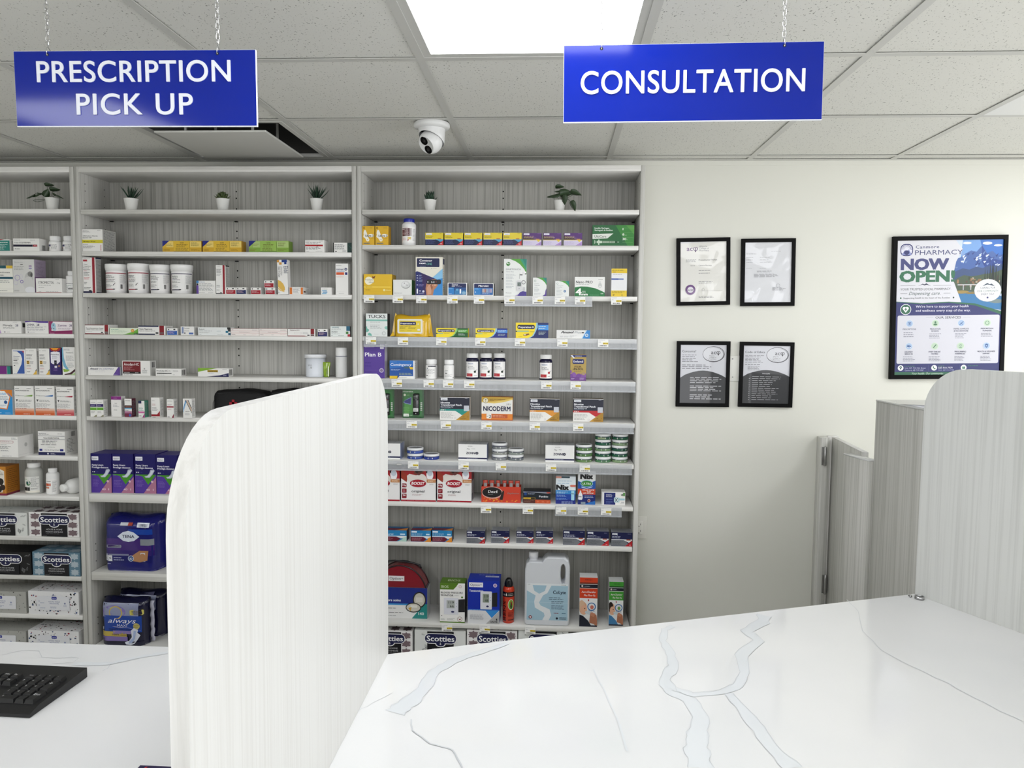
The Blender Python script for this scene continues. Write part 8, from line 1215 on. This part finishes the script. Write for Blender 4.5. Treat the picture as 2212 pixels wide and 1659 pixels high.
for k in range(40):
    x = rm.uniform(.54, .97); y = rm.uniform(.8, .9); PO.append(('p', [(x, y), (x+.03, y+.022*rm.random()), (x+.012, y-.012)], rm.choice(['c8d4e8', 'dfe6f2', '8aa2cc', '2a4484', '6a86b8'])))
PO += [ridge(.5, 1, [.74, .77, .79, .78, .80, .79, .81, .80, .82], .66, '3c5480'), ridge(.52, 1, [.68, .72, .74, .73, .735, .745, .75, .76, .78], .6, '4a5c48')]
for k in range(46): x = rm.uniform(.56, .98); y = rm.uniform(.64, .72); PO.append(('r', x, y, x+.018, y+.014, rm.choice(['7a5a44', '8a6a50', '5a4a3c', '9a7c5c', '3c4a34', 'b0a08c'])))
PO += [('r', .58, .665, .8, .672, 'c9c9cc'), ('r', .63, .63, .64, .665, 'b4b4b8'), ('r', .7, .63, .71, .665, 'b4b4b8'), ridge(.54, 1, [.62, .625, .62, .61, .6, .6, .58], .5, '3f74a0'), ('e', .62, .615, .07, .012, 'a08a50'), ('e', .74, .607, .08, .01, '8a7a4a'), ('p', [(.54, .6), (.75, .6), (1, .56), (1, .48), (.6, .52), (.5, .56)], '3a7cac'), ('e', .95, .545, .07, .015, '7a8a8a')]
for k in range(9):
    x = .84+k*.02+rm.uniform(-.005, .005); y = .6+rm.uniform(0, .02); hh_ = rm.uniform(.12, .24); PO.append(('p', [(x-.016, y), (x+.016, y), (x+.006, y+hh_*.6), (x, y+hh_), (x-.006, y+hh_*.6)], rm.choice(['24342c', '2c3c30', '1c2c28'])))
PO += [('p', [(0, 1), (.55, 1), (.62, .93), (.56, .84), (.53, .72), (.58, .62), (.62, .54), (0, .54)], 'd6d6dc'),
       ('R', .03, .885, .15, .975, .045, NB), ('R', .038, .892, .142, .968, .04, 'dcdce8')]+[('p', [(.09+.018*math.cos(q), .935+.014*math.sin(q)), (.09+.05*math.cos(q-.07), .935+.034*math.sin(q-.07)), (.09+.05*math.cos(q+.07), .935+.034*math.sin(q+.07))], NB) for q in [k*.3 for k in range(0, 11)]]+[('p', [(.04, .893), (.075, .93), (.09, .915), (.11, .935), (.14, .893)], '8890c0'), ('e', .09, .912, .026, .016, NB), ('r', .08, .893, .1, .9, NB),
       t('Canmore', .175, .94, .022, '3c4276', .22, .012, s=1.1), t('PHARMACY', .17, .893, .034, '3c4276', .45, .0), t('NOW', .045, .785, .078, '41457c', .44, .055), t('OPEN!', .035, .695, .078, '2f7052', .51, .055), ('r', .04, .666, .18, .668, '55585c'), ('r', .35, .666, .52, .668, '55585c'), ('p', [(.2, .662), (.23, .672), (.25, .68), (.265, .675), (.285, .683), (.31, .67), (.33, .662), (.29, .672), (.265, .667), (.25, .674)], '3c3f58'),
       t('YOUR TRUSTED LOCAL PHARMACY.', .04, .632, .016, '4a4d52', .48, .0), t('Dispensing care.', .12, .597, .024, '3c5a54', .3, .0, i=.35), ('r', .04, .607, .105, .609, '55585c'), ('r', .45, .607, .515, .609, '55585c'), t('Supporting health in the heart of the Rockies', .07, .569, .012, '5a5c60', .44), ('c', .045, .575, .006, GN), ('c', .545, .575, .006, '2a4a44'),
       ('p', [(0, .55), (.25, .535), (.5, .545), (.75, .53), (1, .47), (1, .4), (0, .4)], GN), ('p', [(0, .545), (.25, .528), (.5, .537), (.75, .515), (1, .445), (1, .0), (0, 0)], NB), ('c', .095, .49, .04, 'e8e8ee'), ('c', .095, .49, .036, GN), ('e', .083, .498, .017, .012, 'f0f0f4'), ('e', .107, .498, .017, .012, 'f0f0f4'), ('p', [(.067, .494), (.123, .494), (.095, .466)], 'f0f0f4'), ('r', .091, .48, .099, .504, GN), ('r', .082, .489, .108, .495, GN),
       t("We're here to support your health", .19, .503, .017, 'dcdce8', .5, .01), t('and wellness every step of the way.', .19, .472, .017, 'dcdce8', .52, .01), ('R', .02, .085, .985, .445, .015, 'cfcfd7'), t('OUR SERVICES', .5, .42, .016, '3a3c48', .24, .015, a='c'), ('r', .29, .427, .36, .428, '8a8c94'), ('r', .64, .427, .71, .428, '8a8c94'),
       ('e', .865, .625, .128, .084, 'aab4b8'), ('e', .865, .626, .125, .082, 'e8e9ee'), ('e', .865, .626, .117, .076, 'dcdde4'), ('e', .865, .626, .114, .074, 'e8e9ee'), ('p', [(.81, .655), (.84, .672), (.86, .68), (.88, .67), (.9, .675), (.93, .655), (.88, .665), (.86, .668)], '3a4a5c'), t('CARING FOR', .865, .637, .014, '3a4450', .14, .01, a='c'), t('OUR COMMUNITY', .865, .613, .014, '3a6450', .2, .01, a='c'), t('EVERY DAY', .865, .59, .014, '3a4450', .125, .01, a='c'), ('c', .865, .572, .007, NB)]
SV = [('PRESCRIPTIONS', '', 'Fast, accurate', BLU), ('MEDICATION', 'REVIEWS', '', GL), ('TRAVEL CONSULTS', '& VACCINATIONS', '', BLU), ('PRESCRIPTION', 'TRANSFERS', '', GL), ('DELIVERY', 'SERVICES', '', BLU), ('STREP THROAT', 'TESTING', '', GL), ('PRESCRIBING', 'PHARMACIST', '', GL), ('HEALTH & WELLNESS', 'SUPPORT', '', BLU)]
for k, (a1, a2, _, cb) in enumerate(SV):
    cx = .135+.245*(k % 4); cy = .385 if k < 4 else .215; dk = '4a6a9a' if cb == BLU else '4a7a5c'
    PO += [('c', cx, cy, .027, 'ccd4dc' if cb == BLU else 'ccdacc'), ('c', cx, cy, .023, cb)]
    PO += [[('r', cx-.014, cy-.012, cx+.014, cy+.01, dk), ('r', cx-.012, cy-.01, cx+.012, cy+.006, cb), ('c', cx, cy-.002, .005, dk)], [('c', cx, cy+.008, .007, dk), ('e', cx, cy-.008, .018, .007, dk)], [('p', [(cx-.02, cy-.012), (cx+.018, cy+.014), (cx+.022, cy+.012), (cx-.012, cy-.014)], dk), ('p', [(cx-.01, cy+.01), (cx+.016, cy-.01), (cx+.01, cy-.012)], dk)], [('o', cx, cy, .014, .003, dk), ('r', cx-.004, cy+.008, cx+.004, cy+.018, cb)], [('r', cx-.018, cy-.007, cx+.006, cy+.008, dk), ('r', cx+.008, cy-.007, cx+.018, cy+.004, dk), ('c', cx-.01, cy-.008, .004, 'e0e4ea'), ('c', cx+.012, cy-.008, .004, 'e0e4ea')], [('p', [(cx-.016, cy-.01), (cx-.01, cy-.014), (cx+.016, cy+.01), (cx+.01, cy+.014)], dk)], [('o', cx, cy+.004, .008, .002, dk), ('r', cx-.012, cy-.014, cx+.012, cy-.01, dk)], [('p', [(cx-.015, cy+.01), (cx, cy+.016), (cx+.015, cy+.01), (cx+.012, cy-.006), (cx, cy-.016), (cx-.012, cy-.006)], dk), ('c', cx, cy, .005, cb)]][k]
    PO += [t(a1, cx, cy-.047, .0105, '3c4060', .0072*len(a1)*1.35, .015, a='c')]
    if a2: PO += [t(a2, cx, cy-.063, .0105, '3c4060', .0072*len(a2)*1.35, .015, a='c')]
    PO += [('g', cx-.055, cy-.115 if k not in (0, 3) else cy-.105, cx+.06, cy-.072 if a2 else cy-.06, 4 if k not in (0, 3) else 3, '8a8c98')]
PO += [('r', 0, 0, 1, .022, GN), t('Your health. Our community.', .17, .004, .014, 'c8dccc', .3, .0, i=.35), ('r', .325, .03, .327, .075, '5a5f98'), ('r', .62, .03, .622, .075, '5a5f98')]
for cx, k in ((.06, 0), (.38, 1), (.66, 2)): PO += [('c', cx, .053, .021, 'eceef2')]+[[('c', cx, .058, .009, '2c5a54'), ('p', [(cx-.01, .055), (cx+.01, .055), (cx, .038)], '2c5a54'), ('c', cx, .058, .003, 'eceef2')], [('p', [(cx-.014, .064), (cx-.006, .066), (cx-.002, .055), (cx+.006, .048), (cx+.014, .05), (cx+.012, .042), (cx+.002, .042), (cx-.012, .054)], GN)], [('r', cx-.013, .044, cx+.013, .062, GN), ('p', [(cx-.013, .062), (cx+.013, .062), (cx, .052)], '8aa89a')]][k]
PO += [('g', .095, .062, .2, .072, 1, '6a9a80'), t('Unit 107, 710 10th Street', .1, .046, .012, 'b8bcd8', .2), t('Canmore, AB T1W 0G7', .1, .03, .012, 'b8bcd8', .18), ('g', .42, .062, .5, .072, 1, '6a9a80'), t('587-910-7979', .42, .046, .013, 'd8dae8', .135, .015), t('FAX: 587-910-7980', .42, .03, .011, 'a0a4c8', .15), ('g', .7, .062, .8, .072, 1, '4a8a70')]
frame((1933, 510), (2182, 507.5), (2166, 817), (1920.5, 820), PO, 'large black framed poster with a mountain picture and big navy and green headline', .0185, None, mt='glass', name='poster_frame', dp=.02, cat='poster')
# wall plates
pz = atY(1576, 768, WALLY).z; pz0 = atY(1576, 823, WALLY).z; x0 = atY(1560, 800, WALLY).x; x1 = atY(1614, 800, WALLY).x
mb = MB(); mb.bevbox(x0, x1, -.006, 0, pz0, pz, .0015, 'dcdcd6', 'plastic')
o = empty('wall_plate', (0, WALLY-.0003, 0), label='blank white wall plate between the two lower document frames', cat='wall plate'); mb.build('plate', o)
for yy in (775, 814):
    p = atY(1582, yy, WALLY); mb = MB(); mb.lathe([(.0032, 0), (.0028, .0012), (.0005, .0014)], 14, mt='metal', mx=Matrix.Translation((p.x, -.0061, p.z)) @ Matrix.Rotation(R_(90), 4, 'X'), cap=False); mb.build('screw', o)
pz = atY(1390, 1115, WALLY).z; pz0 = atY(1390, 1163, WALLY).z; xr = atY(1397, 1140, WALLY).x; xc = xr-.036
o = empty('power_outlet', (xc, WALLY-.0003, pz0), label='white double power outlet low on the wall beside the right bookcase', cat='outlet'); hh = pz-pz0
mb = MB(); mb.bevbox(-.0355, .036, -.0055, 0, 0, hh, .0015, 'e4e3dc', 'plastic'); mb.build('plate', o)
mb = MB(); mb.bevbox(-.0165, .0165, -.0085, -.0056, hh*.2, hh*.8, .0012, 'e9e8e2', 'plastic'); mb.build('receptacle', o)
mb = MB()
for zc in (.35, .65):
    for dx in (-.0065, .0065): mb.box(dx-.0009, dx+.0009, -.0089, -.0086, hh*zc-.004, hh*zc+.004, mt='hole')
    mb.lathe([(.0022, 0), (.0005, .0001)], 10, mt='hole', mx=Matrix.Translation((0, -.0087, hh*zc-.009)) @ Matrix.Rotation(R_(90), 4, 'X'))
mb.build('slots', o)
mb = MB(); zb_ = .1; mb.box(XR+.002, 1.17, WALLY-.012, WALLY, 0, zb_, 'e4e4e0', 'plastic'); struct(mb.build('baseboard_back'))
